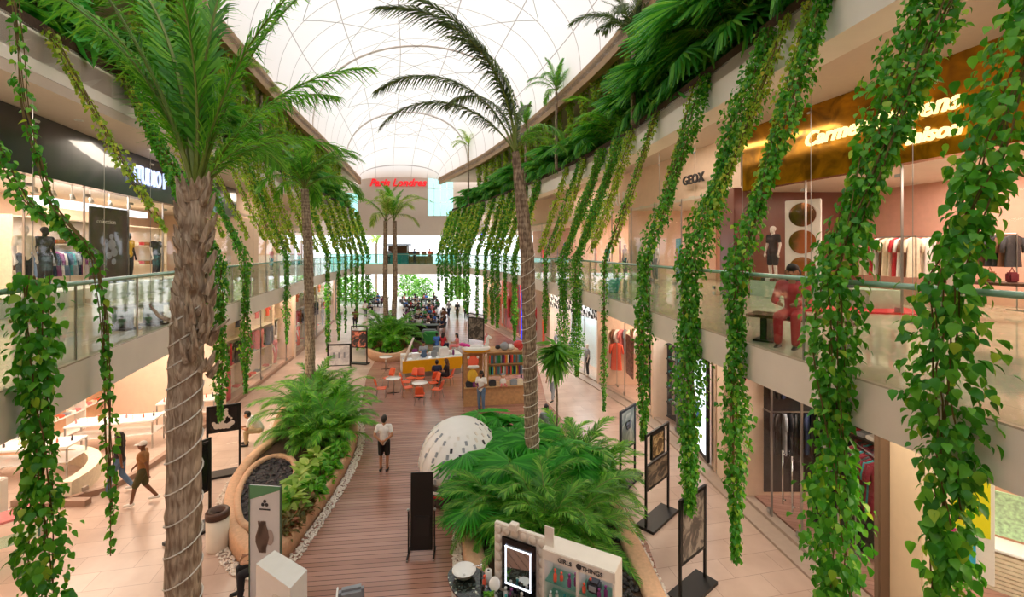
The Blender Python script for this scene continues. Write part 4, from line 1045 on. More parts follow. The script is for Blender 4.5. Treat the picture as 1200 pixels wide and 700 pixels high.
# greenery hanging from the roof-edge beams behind the third-level plants
for i, y in enumerate(np.arange(8, 44, 1.7)):
    x = X('UR', y) + .5; vine('hanging_vine', [(x, y, 15.2), (x + .05, y, 14), (x, y, 12.9)], .35, 500, None, .12, 'yellow-green creeper hanging from the roof edge beam on the gold band side', 'creepers from the roof edge on the gold band side', ('leaf_vine_yellow', 'stem_brown'), True, 200 + i)
    if y > 12:
        x = X('UL', y) - .5; vine('hanging_vine', [(x, y, 15.2), (x + .05, y, 14), (x, y, 12.7)], .35, 500, None, .12, 'yellow-green creeper hanging from the roof edge beam on the blue-lit letters side', 'creepers from the roof edge on the blue-lit letters side', ('leaf_vine_yellow', 'stem_brown'), True, 240 + i)
# ------------------------------------------------------------ people and mannequins
def capsules(bones, vox, name, sm=3):
    mb = MB()
    for a, ra, b, rb in bones:
        a = Vector(a); b = Vector(b); mb.ball(a, ra, 8); 
        if (b - a).length > 1e-4:
            mb.ball(b, rb, 8); mb.tube([a, b], [ra, rb], 12)
    me = mb.mesh('tmp'); bm = bmesh.new(); bm.from_mesh(me); bmesh.ops.recalc_face_normals(bm, faces=bm.faces[:]); bm.to_mesh(me); bm.free()
    o = bpy.data.objects.new('tmp', me); COL.objects.link(o)
    r = o.modifiers.new('r', 'REMESH'); r.mode = 'VOXEL'; r.voxel_size = vox; r.use_smooth_shade = True
    s = o.modifiers.new('s', 'SMOOTH'); s.iterations = sm; s.factor = .5
    out = bpy.data.meshes.new_from_object(o.evaluated_get(bpy.context.evaluated_depsgraph_get())); out.name = name
    bpy.data.objects.remove(o); bpy.data.meshes.remove(me)
    out.polygons.foreach_set('use_smooth', [True] * len(out.polygons)); return out

def pose_stand(**k):
    J = dict(pel=(0, 0, .95), waist=(0, 0, 1.08), chest=(0, .01, 1.30), neck=(0, 0, 1.46), head=(0, .02, 1.60),
             sl=(-.18, 0, 1.40), sr=(.18, 0, 1.40), el=(-.24, -.02, 1.13), er=(.24, -.02, 1.13), wl=(-.25, .05, .89), wr=(.25, .05, .89),
             hl=(-.09, 0, .92), hr=(.09, 0, .92), kl=(-.10, .02, .50), kr=(.10, .02, .50), al=(-.10, -.02, .09), ar=(.10, -.02, .09))
    J.update(k); return J
POSES = {
 'stand': pose_stand(),
 'walk': pose_stand(kl=(-.09, .16, .53), al=(-.09, .24, .12), kr=(.09, -.02, .50), ar=(.10, -.27, .14), el=(-.23, -.14, 1.15), wl=(-.22, -.16, .92), er=(.23, .08, 1.15), wr=(.21, .24, .98)),
 'behind': pose_stand(el=(-.27, -.10, 1.16), wl=(-.07, -.17, 1.00), er=(.27, -.10, 1.16), wr=(.07, -.17, 1.02)),
 'bag': pose_stand(er=(.24, .04, 1.13), wr=(.12, .22, 1.12), el=(-.24, .02, 1.13), wl=(-.10, .24, 1.08)),
 'sit': pose_stand(pel=(0, 0, .53), waist=(0, .0, .66), chest=(0, .02, .90), neck=(0, .03, 1.06), head=(0, .06, 1.20), sl=(-.18, .01, 1.0), sr=(.18, .01, 1.0), el=(-.24, .10, .74), er=(.24, .10, .74), wl=(-.14, .33, .72), wr=(.14, .33, .72),
                   hl=(-.09, .02, .51), hr=(.09, .02, .51), kl=(-.12, .44, .52), kr=(.12, .44, .52), al=(-.12, .46, .09), ar=(.12, .44, .09)),
 'lean': pose_stand(pel=(0, 0, .53), waist=(0, .05, .65), chest=(0, .22, .85), neck=(0, .33, .97), head=(0, .42, 1.07), sl=(-.18, .30, .92), sr=(.18, .30, .92), el=(-.22, .38, .62), er=(.22, .38, .62), wl=(-.06, .58, .64), wr=(.06, .58, .64),
                    hl=(-.09, .02, .51), hr=(.09, .02, .51), kl=(-.15, .44, .52), kr=(.15, .44, .52), al=(-.13, .42, .09), ar=(.14, .46, .09)),
}
def body_meshes(pose, vox=.016, fem=False, short=True, legs='long', sleeve='short', fingers=True, hair='short', bare=False):
    J = {k: Vector(v) for k, v in POSES[pose].items()}; f = .92 if fem else 1
    B = [(J['pel'], .125 * (1.04 if fem else 1), J['waist'], .115 * f), (J['waist'], .115 * f, J['chest'], .135 * f), (J['chest'], .13 * f, J['neck'] - Vector((0, 0, .05)), .07),
         (J['hl'], .09, J['hr'], .09), (J['sl'], .06 * f, J['sr'], .06 * f), (J['chest'] + Vector((-.07, 0, 0)), .115 * f, J['chest'] + Vector((.07, 0, 0)), .115 * f),
         (J['neck'] - Vector((0, 0, .06)), .055, J['head'] - Vector((0, .01, .05)), .05),
         (J['head'] + Vector((0, -.015, .03)), .092, J['head'] + Vector((0, .025, -.045)), .066),
         (J['head'] + Vector((0, .075, -.005)), .012, J['head'] + Vector((0, .103, -.02)), .015)]
    for s in (-1, 1): B.append((J['head'] + Vector((s * .088, 0, .0)), .016, J['head'] + Vector((s * .088, -.005, -.03)), .013))
    for s in 'lr':
        B += [(J['s' + s], .055 * f, J['e' + s], .042 * f), (J['e' + s], .042 * f, J['w' + s], .029), (J['h' + s], .088, J['k' + s], .056), (J['k' + s], .056, J['a' + s], .038)]
        d = (J['w' + s] - J['e' + s]).normalized(); sd = d.cross(Vector((0, 1, 0))); sd = sd.normalized() if sd.length > .2 else Vector((1, 0, 0)); nrm = d.cross(sd).normalized()
        w0 = J['w' + s]; B.append((w0 + d * .02, .024, w0 + d * .075, .027))
        if fingers:
            inn = 1 if s == 'l' else -1
            for i, q in enumerate((-.028, -.010, .009, .027)):
                L = (.06, .075, .07, .055)[i]; p0 = w0 + d * .085 + sd * q; p1 = p0 + d * L * .55 + nrm * .012; p2 = p1 + d * L * .35 + nrm * .028
                B += [(p0, .0105, p1, .0095), (p1, .0095, p2, .0085)]
            th = w0 + d * .035 + sd * .03 * inn; B += [(th, .013, th + d * .035 + sd * .028 * inn, .0105), (th + d * .035 + sd * .028 * inn, .0105, th + d * .062 + sd * .03 * inn + nrm * .01, .009)]
        a = J['a' + s]; B.append((a - Vector((0, .03, .04)), .035, a + Vector((0, .14, -.05)), .032))
    out = {'body': capsules(B, vox, 'body')}
    e = .016
    T_ = [(J['pel'] + Vector((0, 0, .0)), .14, J['waist'], .128 * f), (J['waist'], .13 * f, J['chest'], .148 * f), (J['chest'] + Vector((-.07, 0, 0)), .13 * f, J['chest'] + Vector((.07, 0, 0)), .13 * f), (J['chest'], .142 * f, J['neck'] - Vector((0, 0, .075)), .078), (J['sl'], .073 * f, J['sr'], .073 * f)]
    for s in 'lr':
        el = J['s' + s].lerp(J['e' + s], .62 if sleeve == 'short' else 1); T_.append((J['s' + s], .072 * f, el, .058))
        if sleeve == 'long': T_.append((J['e' + s], .058, J['e' + s].lerp(J['w' + s], .9), .042))
    if not bare: out['shirt'] = capsules(T_, max(vox, .014), 'shirt', 2)
    G_ = [(J['hl'], .112, J['hr'], .112), (J['pel'], .137, J['pel'] + (J['waist'] - J['pel']) * .3, .128)]
    for s in 'lr':
        if legs == 'short': G_.append((J['h' + s], .108, J['h' + s].lerp(J['k' + s], .88), .088))
        else: G_ += [(J['h' + s], .105, J['k' + s], .074), (J['k' + s], .074, J['k' + s].lerp(J['a' + s], .9), .058)]
    if not bare: out['trousers' if legs == 'long' else 'shorts'] = capsules(G_, max(vox, .014), 'trousers', 2)
    S_ = []
    for s in 'lr':
        a = J['a' + s]; S_.append((a - Vector((0, .035, .042)), .047, a + Vector((0, .15, -.052)), .038))
    if not bare: out['shoes'] = capsules(S_, max(vox, .012), 'shoes', 1)
    h = J['head']
    if hair == 'short': H_ = [(h + Vector((0, -.03, .05)), .094, h + Vector((0, .02, .075)), .076), (h + Vector((0, -.05, -.01)), .078, h + Vector((0, -.04, .04)), .09)]
    elif hair == 'long': H_ = [(h + Vector((0, -.03, .05)), .10, h + Vector((0, .015, .07)), .082), (h + Vector((-.04, -.06, .0)), .08, h + Vector((-.05, -.09, -.26)), .055), (h + Vector((.04, -.06, .0)), .08, h + Vector((.05, -.09, -.26)), .055)]
    elif hair == 'bun': H_ = [(h + Vector((0, -.03, .05)), .097, h + Vector((0, .02, .073)), .078), (h + Vector((0, -.08, .12)), .05, h + Vector((0, -.09, .13)), .05), (h + Vector((0, -.05, -.01)), .078, h + Vector((0, -.04, .04)), .09)]
    else: H_ = None
    if H_ and not bare: out['hair'] = capsules(H_, .014, 'hair', 1)
    if not bare:
        eb = MB()
        for s in (-1, 1): eb.ball(h + Vector((s * .032, .083, .012)), .010, 6)
        out['eyes'] = eb.mesh('eyes')
        out['mouth'] = MB().box(h + Vector((0, .088, -.055)), (.04, .012, .009), bev=.003).mesh('mouth')
    return out
mat('eye_dark', '1a1412', .3); mat('lips', '9a4f42', .5)
BODY = {}
def person(label, loc, rz, pose='stand', shirt='white', pants='black', skin='skin', hairc='hair_dark', hair='short', legs='long', sleeve='short', fem=False, vox=.016, sc=1, shoes='black', group=None, name='person', cat='person', bare=False):
    key = (pose, vox, fem, legs, sleeve, hair, bare)
    if key not in BODY: BODY[key] = body_meshes(pose, vox, fem, True, legs, sleeve, True, hair, bare)
    Bm = BODY[key]; t = thing(name, label, cat, loc, rz, group); t.scale = (sc,) * 3
    if name == 'mannequin' and not bare: t['category'] = 'mannequin'
    C_ = {'body': skin, 'shirt': shirt, 'trousers': pants, 'shorts': pants, 'shoes': shoes, 'hair': hairc, 'eyes': 'eye_dark', 'mouth': 'lips'}
    for k, me in Bm.items():
        if name == 'mannequin' and k in ('hair', 'eyes', 'mouth', 'shoes'): continue
        n_ = {'eyes': 'eye_pair'}.get(k, k)
        put(n_, me, C_[k], t)
    return t
for n_, h_ in {'shirt_white': 'f1efec', 'shirt_tan': '9c6b3c', 'shirt_teal': '3aa3a8', 'jeans': '5d7897', 'olive': '4f4a26', 'navy': '1d2a4a', 'red_cloth': 'c9303a', 'pink_cloth': 'e88a8a', 'coral': 'ff6a4c', 'grey_cloth': '9aa0a8', 'cream_cloth': 'efe2c8', 'brown_cloth': '7a5238', 'dark_cloth': '26242a', 'blue_cloth': '3d72c4', 'green_cloth': '3f9a4a', 'maroon': '7d1f2e', 'yellow_cloth': 'e8b83a', 'plum': '8a3a7a', 'teal_cloth': '2f8f92', 'mannequin_white': 'efe6dc', 'mannequin_dark': '2f2a2c', 'beige_pants': 'c9b48e'}.items(): mat(n_, h_, .75, noise=.08, scale=12)

NV_ = .0105
c = P(450, 552); wm = person('man in white t-shirt and black shorts on the deck, hands behind his back', c, 0.05, 'behind', 'shirt_white', 'black', 'skin', legs='short', vox=NV_)
c = P(168, 591); person('man in a white cap, tan shirt and dark shorts walking past the bright shop', c, 2.0, 'walk', 'shirt_tan', 'olive', 'skin_dark', legs='short', hair='none', vox=NV_, shoes='white')
# his cap
h = Vector(POSES['walk']['head']); capm = MB(); capm.lathe([(.001, .115), (.05, .108), (.085, .08), (.102, .03), (.104, .02)], (h.x, h.y - .01, h.z + .01), 16); capm.box((h.x, h.y + .12, h.z + .035), (.13, .12, .012), bev=.005)
cp = capm.build('cap', 'white', None, True); cp.location = c; cp.rotation_euler = (0, 0, 2.0); tag(cp, 'white cap on the head of the man in the tan shirt', 'cap')
c = P(140, 578); person('woman in a dark top and blue jeans walking beside the man in the tan shirt', c, 1.8, 'walk', 'dark_cloth', 'jeans', 'skin_dark', hair='long', fem=True, vox=NV_, shoes='white')
c = P(303, 523); sx_ = P(305, 520, .0)
person('man in a white t-shirt and beige trousers sitting hunched on the planter rim', Vector((sx_.x, sx_.y, .0)), 1.9, 'lean', 'shirt_white', 'beige_pants', 'skin', vox=NV_)
c = P(300, 705); person('woman with her hair in a bun sitting behind the glass banner', Vector((c.x + .12, c.y + .15, .15)), 2.2, 'sit', 'shirt_white', 'dark_cloth', 'skin_light', hair='bun', hairc='hair_brown', fem=True, vox=NV_)
c = P(641, 520); person('man in a grey t-shirt sitting on the far rim of the big planter', Vector((c.x, c.y + .1, .02)), .2, 'sit', 'grey_cloth', 'navy', 'skin_dark', vox=NV_)
c = P(564, 482); person('woman in a white blouse and jeans standing at the toy kiosk', c, 2.8, 'bag', 'shirt_white', 'jeans', 'skin_dark', hair='long', fem=True, vox=NV_)
SC1 = .017
# people at the orange tables
c = P(512, 453); person('woman in navy sitting at the orange chairs with her back to us', c, .2, 'sit', 'navy', 'dark_cloth', 'skin', hair='short', vox=SC1)
c = P(524, 451); person('woman with long brown hair sitting by the yellow counter', c, 1.3, 'sit', 'dark_cloth', 'dark_cloth', 'skin_light', hair='long', hairc='hair_brown', fem=True, vox=SC1)
for (px, py, rz, ps, sh, pn, sk, hr, fm, lab) in [
 (474, 412, .6, 'sit', 'coral', 'dark_cloth', 'skin', 'short', False, 'person in a coral shirt sitting on the blue-backed chair by the far planter'),
 (512, 413, .3, 'sit', 'blue_cloth', 'navy', 'skin_dark', 'short', False, 'person in bright blue sitting behind the yellow kiosk'),
 (519, 413, -.4, 'sit', 'red_cloth', 'navy', 'skin', 'long', True, 'person in red sitting behind the yellow kiosk'),
 (536, 414, 1.7, 'sit', 'pink_cloth', 'pink_cloth', 'skin', 'long', True, 'woman in pale pink sitting at the orange table behind the yellow kiosk'),
 (491, 396, 0, 'stand', 'shirt_white', 'dark_cloth', 'skin', 'short', False, 'person in white standing at the dark stall'),
 (521, 384, 2.9, 'walk', 'brown_cloth', 'dark_cloth', 'skin_dark', 'long', True, 'woman in brown bending along the walkway by the dark tables'),
 (526, 372, 3.0, 'walk', 'grey_cloth', 'navy', 'skin', 'short', False, 'person in grey walking up the bright far walkway'),
 (536, 374, 3.1, 'walk', 'dark_cloth', 'olive', 'skin', 'short', False, 'person in black walking on the far walkway under the vines'),
 (546, 375, 0.1, 'walk', 'green_cloth', 'dark_cloth', 'skin', 'short', False, 'person in green walking under the far vines'),
 (416, 385, .4, 'stand', 'brown_cloth', 'dark_cloth', 'skin_dark', 'short', False, 'person in brown standing behind the framed coral poster'),
 (428, 372, .4, 'stand', 'shirt_white', 'navy', 'skin', 'short', False, 'person in white standing near the bright far shops'),
 (650, 507, 2.6, 'walk', 'shirt_white', 'grey_cloth', 'skin', 'short', False, 'person half hidden behind the slim yucca on the tiled walkway')]:
    if lab.startswith('person half'): px, py = 648, 470
    person(lab, P(px, py), rz, ps, sh, pn, sk, hair=hr, fem=fm, vox=.022)
# food court crowd, seated round dark tables
tbl = thing('cafe_table', '-', 'table', (0, 0, 0))
MB().lathe([(.001, .70), (.36, .70), (.37, .715), (.36, .73), (.001, .73)], n=18).build('table_top', mat('table_dark', '3a3230', .35), tbl); MB().lathe([(.03, .02), (.03, .70)], n=8).build('column', 'steel', tbl); MB().lathe([(.001, 0), (.24, 0), (.23, .02), (.001, .03)], n=14).build('base', 'dark_metal', tbl)
def make_chair(name, label, m, leg='steel'):
    t = thing(name, label, 'chair', (0, 0, 0)); W = .42
    pts = []
    for i in range(7):      # curved seat shell
        for j in range(5):
            x = (i / 6 - .5) * W; y = (j / 4 - .5) * .42; pts.append((x, y, .45 - .02 * math.cos(x / W * PI) + (.012 if j == 4 else 0)))
    sm = MB().quadgrid(pts, 7, 5); o = sm.build('seat', m, t, True); md = o.modifiers.new('s', 'SOLIDIFY'); md.thickness = .02
    pts = []
    for i in range(7):
        for j in range(5):
            u = i / 6 - .5; x = u * (W - .02 * j); pts.append((x, -.20 - .035 * j + .05 * (1 - (2 * u) ** 2) * -.6, .50 + .095 * j - (.03 * (2 * u) ** 4 if j == 4 else 0)))
    o = MB().quadgrid(pts, 7, 5).build('backrest', m, t, True); md = o.modifiers.new('s', 'SOLIDIFY'); md.thickness = .02
    for sx in (-1, 1):
        MB().tube([(sx * .18, .17, .44), (sx * .21, .21, 0)], .011, 6).build('leg', leg, t, True)
        MB().tube([(sx * .19, -.22, .60), (sx * .185, -.17, .43), (sx * .21, -.24, 0)], .011, 6).build('leg', leg, t, True)
    return t
chd = make_chair('cafe_chair', 'dark cafe chair in the far food court', mat('chair_dark', '2b2625', .5))
firstT = True; gq = random.Random(3); kk = 0
shirts = ['shirt_white', 'navy', 'red_cloth', 'grey_cloth', 'cream_cloth', 'pink_cloth', 'blue_cloth', 'plum', 'dark_cloth', 'green_cloth']
for row, (py, xs) in enumerate([(391, (487, 498, 509)), (384, (489, 499, 510)), (377, (483, 495, 506, 515)), (371, (484, 493, 503, 512)), (365, (440, 480, 490, 500, 510)), (360, (436, 445, 478, 487, 497, 507)), (356, (438, 448, 482, 492, 503))]):
    for px in xs:
        c = P(px + gq.uniform(-2, 2), py)
        if firstT: tt = tbl; tbl.location = c; firstT = False
        else: tt = dup(tbl, c, 0)
        tt['label'] = 'small dark round table in the far food court'; tt['group'] = 'dark food court tables'
        for a in (gq.uniform(0, 1.5), gq.uniform(2.6, 4.2)):
            cc = c + Vector((math.cos(a) * .72, math.sin(a) * .72, 0)); rz = a + PI / 2
            if kk == 0: chd.location = cc; chd.rotation_euler = (0, 0, rz); ch = chd; chd['group'] = 'dark food court chairs'
            else: dup(chd, cc, rz, 'dark cafe chair in the far food court', 'dark food court chairs')
            kk += 1
            if gq.random() < .72:
                person('seated diner at a small dark table in the far food court', cc + Vector((math.cos(a) * -.02, math.sin(a) * -.02, -.03)), rz, 'sit', gq.choice(shirts), 'dark_cloth', gq.choice(['skin', 'skin_dark', 'skin_light']), hair=gq.choice(['short', 'long']), fem=False, vox=.022, group='seated diners in the far food court')
for i, (x, y, rz) in enumerate([(-14.2, 52.5, .4), (-11.2, 52.3, 2.5), (-9.6, 53, 3.0)]):
    person('person standing on the distant footbridge', (x, y, Z2), rz, 'stand', ['grey_cloth', 'navy', 'coral'][i], 'dark_cloth', vox=.022, group='people on the footbridge')

# orange cafe chairs and white tables
oc = make_chair('plastic_chair', 'orange plastic chair turned towards us at the nearer white table', 'orange_plastic')
def ochair(px, py, rz, label, first=False):
    c = P(px, py)
    if first: oc.location = c; oc.rotation_euler = (0, 0, rz); oc['label'] = label
    else: dup(oc, c, rz, label)
ochair(492, 474, 0.1, 'orange plastic chair with its back to us at the nearer white table', True)
for px, py, rz, lab in [(478, 465, -1.2, 'orange plastic chair at the deck side of the nearer white table'), (476, 458, -1.5, 'orange plastic chair between the two white tables'), (512, 467, 1.3, 'orange plastic chair tilted towards the nearer white table from the toy kiosk side'), (508, 459, 2.2, 'orange plastic chair just behind the one by the toy kiosk'),
                        (492, 453, 3.1, 'orange plastic chair on the yellow counter side of the nearer white table'), (482, 453, 2.6, 'orange plastic chair against the yellow counter corner'), (447, 466, -1.4, 'orange plastic chair at the open deck side of the farther white table'), (455, 453, 2.6, 'orange plastic chair behind the farther white table'),
                        (511, 454, .2, 'orange plastic chair under the woman in navy'), (525, 452, 1.3, 'orange plastic chair under the woman in the dark dress'), (532, 412, 1.2, 'orange chair at the table behind the yellow kiosk')]: ochair(px, py, rz, lab)
tw = thing('cafe_table', 'round white cafe table ringed by orange chairs, the nearer one', 'table', P(492, 467))
MB().lathe([(.001, .715), (.36, .715), (.375, .73), (.36, .748), (.001, .748)], n=28).build('table_top', 'white_gloss', tw, True); MB().lathe([(.03, .03), (.03, .71)], n=10).build('column', 'steel', tw, True)
ft = MB(); [ft.bar((0, 0, .03), (math.cos(a) * .28, math.sin(a) * .28, .015), .04, .025) for a in (0, PI / 2, PI, 1.5 * PI)]; ft.build('foot', 'dark_metal', tw)
dup(tw, P(461, 461), .3, 'round white cafe table by the yellow counter corner, the farther one')
dup(tw, P(452, 433), .3, 'white cafe table beside the end of the yellow counter, half hidden')
# ------------------------------------------------------------ poster stands
def stand_board(label, a, b, z0, z1, post_h, m, base=True, frame='black', th=.05, name='poster_stand', m2=None):
    """two posts, a framed picture between them and a weighted foot; a, b ground points of the posts"""
    c = (a + b) / 2; d = (b - a); L = d.length; rz = math.atan2(d.y, d.x); t = thing(name, label, 'poster stand', c, rz)
    for s in (-1, 1): MB().box((s * L / 2, 0, post_h / 2), (.06, .05, post_h), bev=.006).build('post', frame, t)
    MB().box((0, 0, post_h - .03), (L, .05, .06)).build('top_bar', frame, t)
    f = MB(); zc = (z0 + z1) / 2
    for s in (-1, 1): f.box((s * (L / 2 - .04), 0, zc), (.05, th, z1 - z0)); f.box((0, 0, z0 if s < 0 else z1), (L - .04, th, .05))
    f.build('frame', frame, t)
    MB().box((0, 0, zc), (L - .12, th * .5, z1 - z0 - .04)).build('poster', m, t)
    if m2:
        MB().box((0, -.012, z0 * .45), (L - .12, .02, z0 * .5)).build('poster', m2, t)
    if base:
        bb = MB(); bb.prism([(-L / 2 - .08, -.24), (L / 2 + .08, -.24), (L / 2 + .08, .24), (-L / 2 - .08, .24)], 0, .07); bb.build('foot', frame, t)
    return t
poster_mat('print_moth', '6f7d70', 'b9bfae', 2.2, '8f9c88'); poster_mat('print_dark', '3b352e', '8d7f6a', 3.5, '6a5e4c'); poster_mat('print_warm', '5a4a30', 'c9b184', 4, '8a7248')
poster_mat('print_coral', '3a3a3a', 'ef8f76', 3.2, '7d5a50'); poster_mat('print_white', 'd9d9dc', 'f4f4f4', 3, 'ececee'); mat('print_black', '17161a', .25)
t = stand_board('black poster stand with a pale picture of a dark moth on the tiled walkway', P(727, 571), P(744, 556), 1.0, 2.15, 2.2, 'print_moth')
w_ = MB(); 
for s in (-1, 1): w_.ball((s * .10, -.035, 1.72), .09, 8, (1.15, .08, .75)); w_.ball((s * .07, -.035, 1.60), .06, 8, (1, .08, 1.0))
w_.ball((0, -.035, 1.66), .1, 8, (.16, .1, 1)); w_.build('moth_picture', 'print_black', t)
for s in (1,):
    w2 = MB(); [w2.ball((q * .10, .035, 1.72), .09, 8, (1.15, .08, .75)) for q in (-1, 1)]; [w2.ball((q * .07, .035, 1.60), .06, 8, (1, .08, 1)) for q in (-1, 1)]; w2.build('moth_picture', 'print_black', t)
t = stand_board('black stand holding two small pictures one above the other', P(757, 621), P(783, 598), .95, 1.55, 2.35, 'print_dark')
MB().box((0, 0, 1.95), (.62, .04, .58)).build('poster', 'print_warm', t)
fx = MB(); [fx.box((s * .32, 0, 1.95), (.05, .06, .64)) for s in (-1, 1)]; [fx.box((0, 0, 1.95 + s * .30), (.66, .06, .05)) for s in (-1, 1)]; fx.build('frame', 'black', t)
poster_mat('print_gray', '4a4540', '9b9184', 4.5, '6f665c')
stand_board('black poster stand with a grey-brown picture, beneath the leafy vine tip', P(797, 706), P(826, 680), .72, 1.95, 2.0, 'print_gray')
# left side
t = stand_board('tall black frame with a white seated figure beside the thick palm trunk', P(243, 560), P(281, 553), 1.35, 2.1, 2.15, 'print_black', base=True, m2='glass_shop')
fg = MB()
for a_, b_, r_ in [((-.18, 1.52), (.12, 1.50), .085), ((.10, 1.50), (.22, 1.58), .07), ((-.05, 1.62), (.05, 1.90), .07), ((-.20, 1.50), (-.26, 1.62), .05), ((.05, 1.88), (.20, 1.72), .035)]:
    for q in (0, .33, .66, 1): fg.ball((a_[0] + (b_[0] - a_[0]) * q, -.035, a_[1] + (b_[1] - a_[1]) * q), r_, 8, (1, .1, 1))
fg.ball((.07, -.035, 2.0), .05, 8, (1, .1, 1)); fg.build('figure_picture', mat('pale_ink', 'e9ded4', .5), t)
stand_board('black information stand with white lettered panels hidden behind the thick palm trunk', P(202, 640), P(246, 615), .9, 2.1, 2.2, 'print_black')
t = stand_board('white advertising board with faint grey drawings past the long planter', P(384, 432), P(411, 431), .15, 1.35, 1.42, 'print_white', base=False)
for i in range(3): MB().box((-.3 + i * .3, -.03, .75), (.1, .01, .35)).build('drawing', 'grey_cloth', t)
stand_board('black frame with a coral and dark picture beside the white advertising board', P(412, 426), P(430, 427), 1.0, 2.0, 2.3, 'print_coral', base=True)
stand_board('dark open frame with a grey poster behind the unicorn float', P(549, 401), P(567, 404), .3, 1.9, 2.2, 'print_gray', base=False)
# litter bin
c = P(255, 668, 0); c = Vector((P(255, 600, .85).x, P(255, 600, .85).y, 0)); t = thing('litter_bin', 'round cream litter bin with a dark brown lid beside the thick palm trunk', 'bin', c)
MB().lathe([(.001, .0), (.22, .0), (.235, .05), (.235, .74), (.001, .74)], n=28).build('body', mat('bin_cream', 'ece0cf', .45), t, True)
MB().lathe([(.10, .80), (.24, .80), (.25, .74), (.25, .86), (.22, .90), (.13, .88), (.11, .80), (.10, .80)], n=28).build('lid', mat('bin_lid', '54392c', .4), t, True)
MB().lathe([(.001, .76), (.12, .76), (.12, .80), (.001, .80)], n=20).build('opening', 'black', t)
# benches of the upper galleries
def bench(label, a, b, wd=.5, h=.42, ends=True):
    c = (a + b) / 2; d = b - a; L = d.length; t = thing('bench', label, 'bench', (c.x, c.y, Z2), math.atan2(d.y, d.x))
    sl = MB(); n = 5
    for i in range(n): sl.box((0, (i - (n - 1) / 2) * wd / n, h), (L, wd / n - .012, .05), bev=.006)
    sl.build('seat', 'wood_dark', t)
    for s in (-1, 1):
        MB().box((s * L * .33, 0, h / 2), (.10, wd * .8, h), bev=.01).build('leg', 'dark_metal', t); MB().box((s * L * .33, 0, .015), (.3, wd * .95, .03)).build('foot', 'dark_metal', t)
bench('dark wooden bench on the upper gallery below the blue-lit letters', P(134, 388, Z2), P(188, 379, Z2))
c1 = P(880, 396, Z2); c2 = P(1008, 412, Z2); bench('long dark wooden bench on the upper gallery in front of the gold-band shop', c1, c2, .55)
cc = c1.lerp(c2, .42); person('person in a red patterned dress sitting on the long upper gallery bench', Vector((cc.x, cc.y, Z2 - .05)), 2.4, 'sit', 'red_cloth', 'red_cloth', 'skin', hair='long', fem=True, vox=.014, sleeve='long')

# ------------------------------------------------------------ deck furniture near the viewer
# dark mirror on wheels, seen from behind
c = P(494, 652); t = thing('mirror_stand', 'tall black standing board on small wheels in the middle of the deck', 'stand', c, .06)
MB().box((0, .03, 1.0), (.50, .035, 1.72), bev=.008, rx=-.05).build('board', 'black', t)
for s in (-1, 1):
    MB().box((s * .29, 0, .55), (.035, .04, 1.0), bev=.005).build('side_post', 'dark_metal', t); MB().box((s * .29, 0, .07), (.04, .42, .04), bev=.005).build('foot', 'dark_metal', t)
    for q in (-1, 1): MB().tube([(s * .29 - .015, q * .19, .035), (s * .29 + .015, q * .19, .035)], .035, 12).build('caster', 'steel', t, True)
    MB().ball((s * .30, 0, 1.05), .032, 8).build('knob', 'steel', t, True)
MB().box((0, -.0, .60), (.36, .03, .62), bev=.01).build('back_panel', mat('black_panel', '221f1f', .5), t)
# white domed kiosk
def dome_kiosk():
    c = P(537, 560, .0); c = Vector((c.x + .08, P(537, 553).y - .75, 0)); t = thing('domed_kiosk', 'low round kiosk with a white dome covered in small cases over a black base', 'kiosk', c)
    R = 1.12
    MB().lathe([(R * .90, 0), (R * .98, .06), (R * 1.02, .62), (R * 1.0, .70), (.001, .70)], n=48, sy=1.35).build('base', 'black_gloss', t, True)
    prof = [(R * 1.03 * math.cos(a) ** .8, .70 + 1.15 * math.sin(a)) for a in np.linspace(0, PI / 2 * .98, 12)]
    MB().lathe(prof, n=48, sy=1.35).build('dome', mat('dome_white', 'f1efec', .4), t, True)
    n_ = 0; tile = MB().box((0, 0, 0), (.075, .016, .13), bev=.006).mesh('case')
    mats_ = ['white', 'grey_cloth', 'white', 'grey_cloth', 'mannequin_white', 'white', 'charcoal']; q = random.Random(2)
    for r_, a in enumerate(np.linspace(.06, 1.2, 9)):
        rr = R * 1.03 * math.cos(a) ** .8; z = .70 + 1.15 * math.sin(a); k_ = 22 - r_
        for i in range(k_):
            th = 2 * PI * (i + .5 * (r_ % 2)) / (k_) ; x, y = rr * math.cos(th), rr * math.sin(th) * 1.35
            if y > .6: continue      # the far side is out of sight
            if n_ >= 98: break
            n_ += 1; o = put('case', tile, q.choice(mats_), t); o.location = (x * 1.01, y * 1.01, z); o.rotation_euler = (-(a) * .85, 0, math.atan2(y / 1.35, x) + PI / 2)
            o.rotation_euler = Euler((-(a) * .85 * 1, 0, 0)).to_matrix().to_euler(); o.rotation_euler.z = math.atan2(y / 1.35, x) + PI / 2
    for i, (wd, col) in enumerate(((.42, 'white'), (.3, 'red_cloth'))):
        o = MB().box((0, 0, 0), (wd, .02, .06)).build('label_plate', col, t); a = -1.9; o.location = (R * 1.03 * math.cos(a), R * 1.38 * math.sin(a), .48 - i * .1); o.rotation_euler = (0, 0, a + PI / 2)
    return t
dome_kiosk()
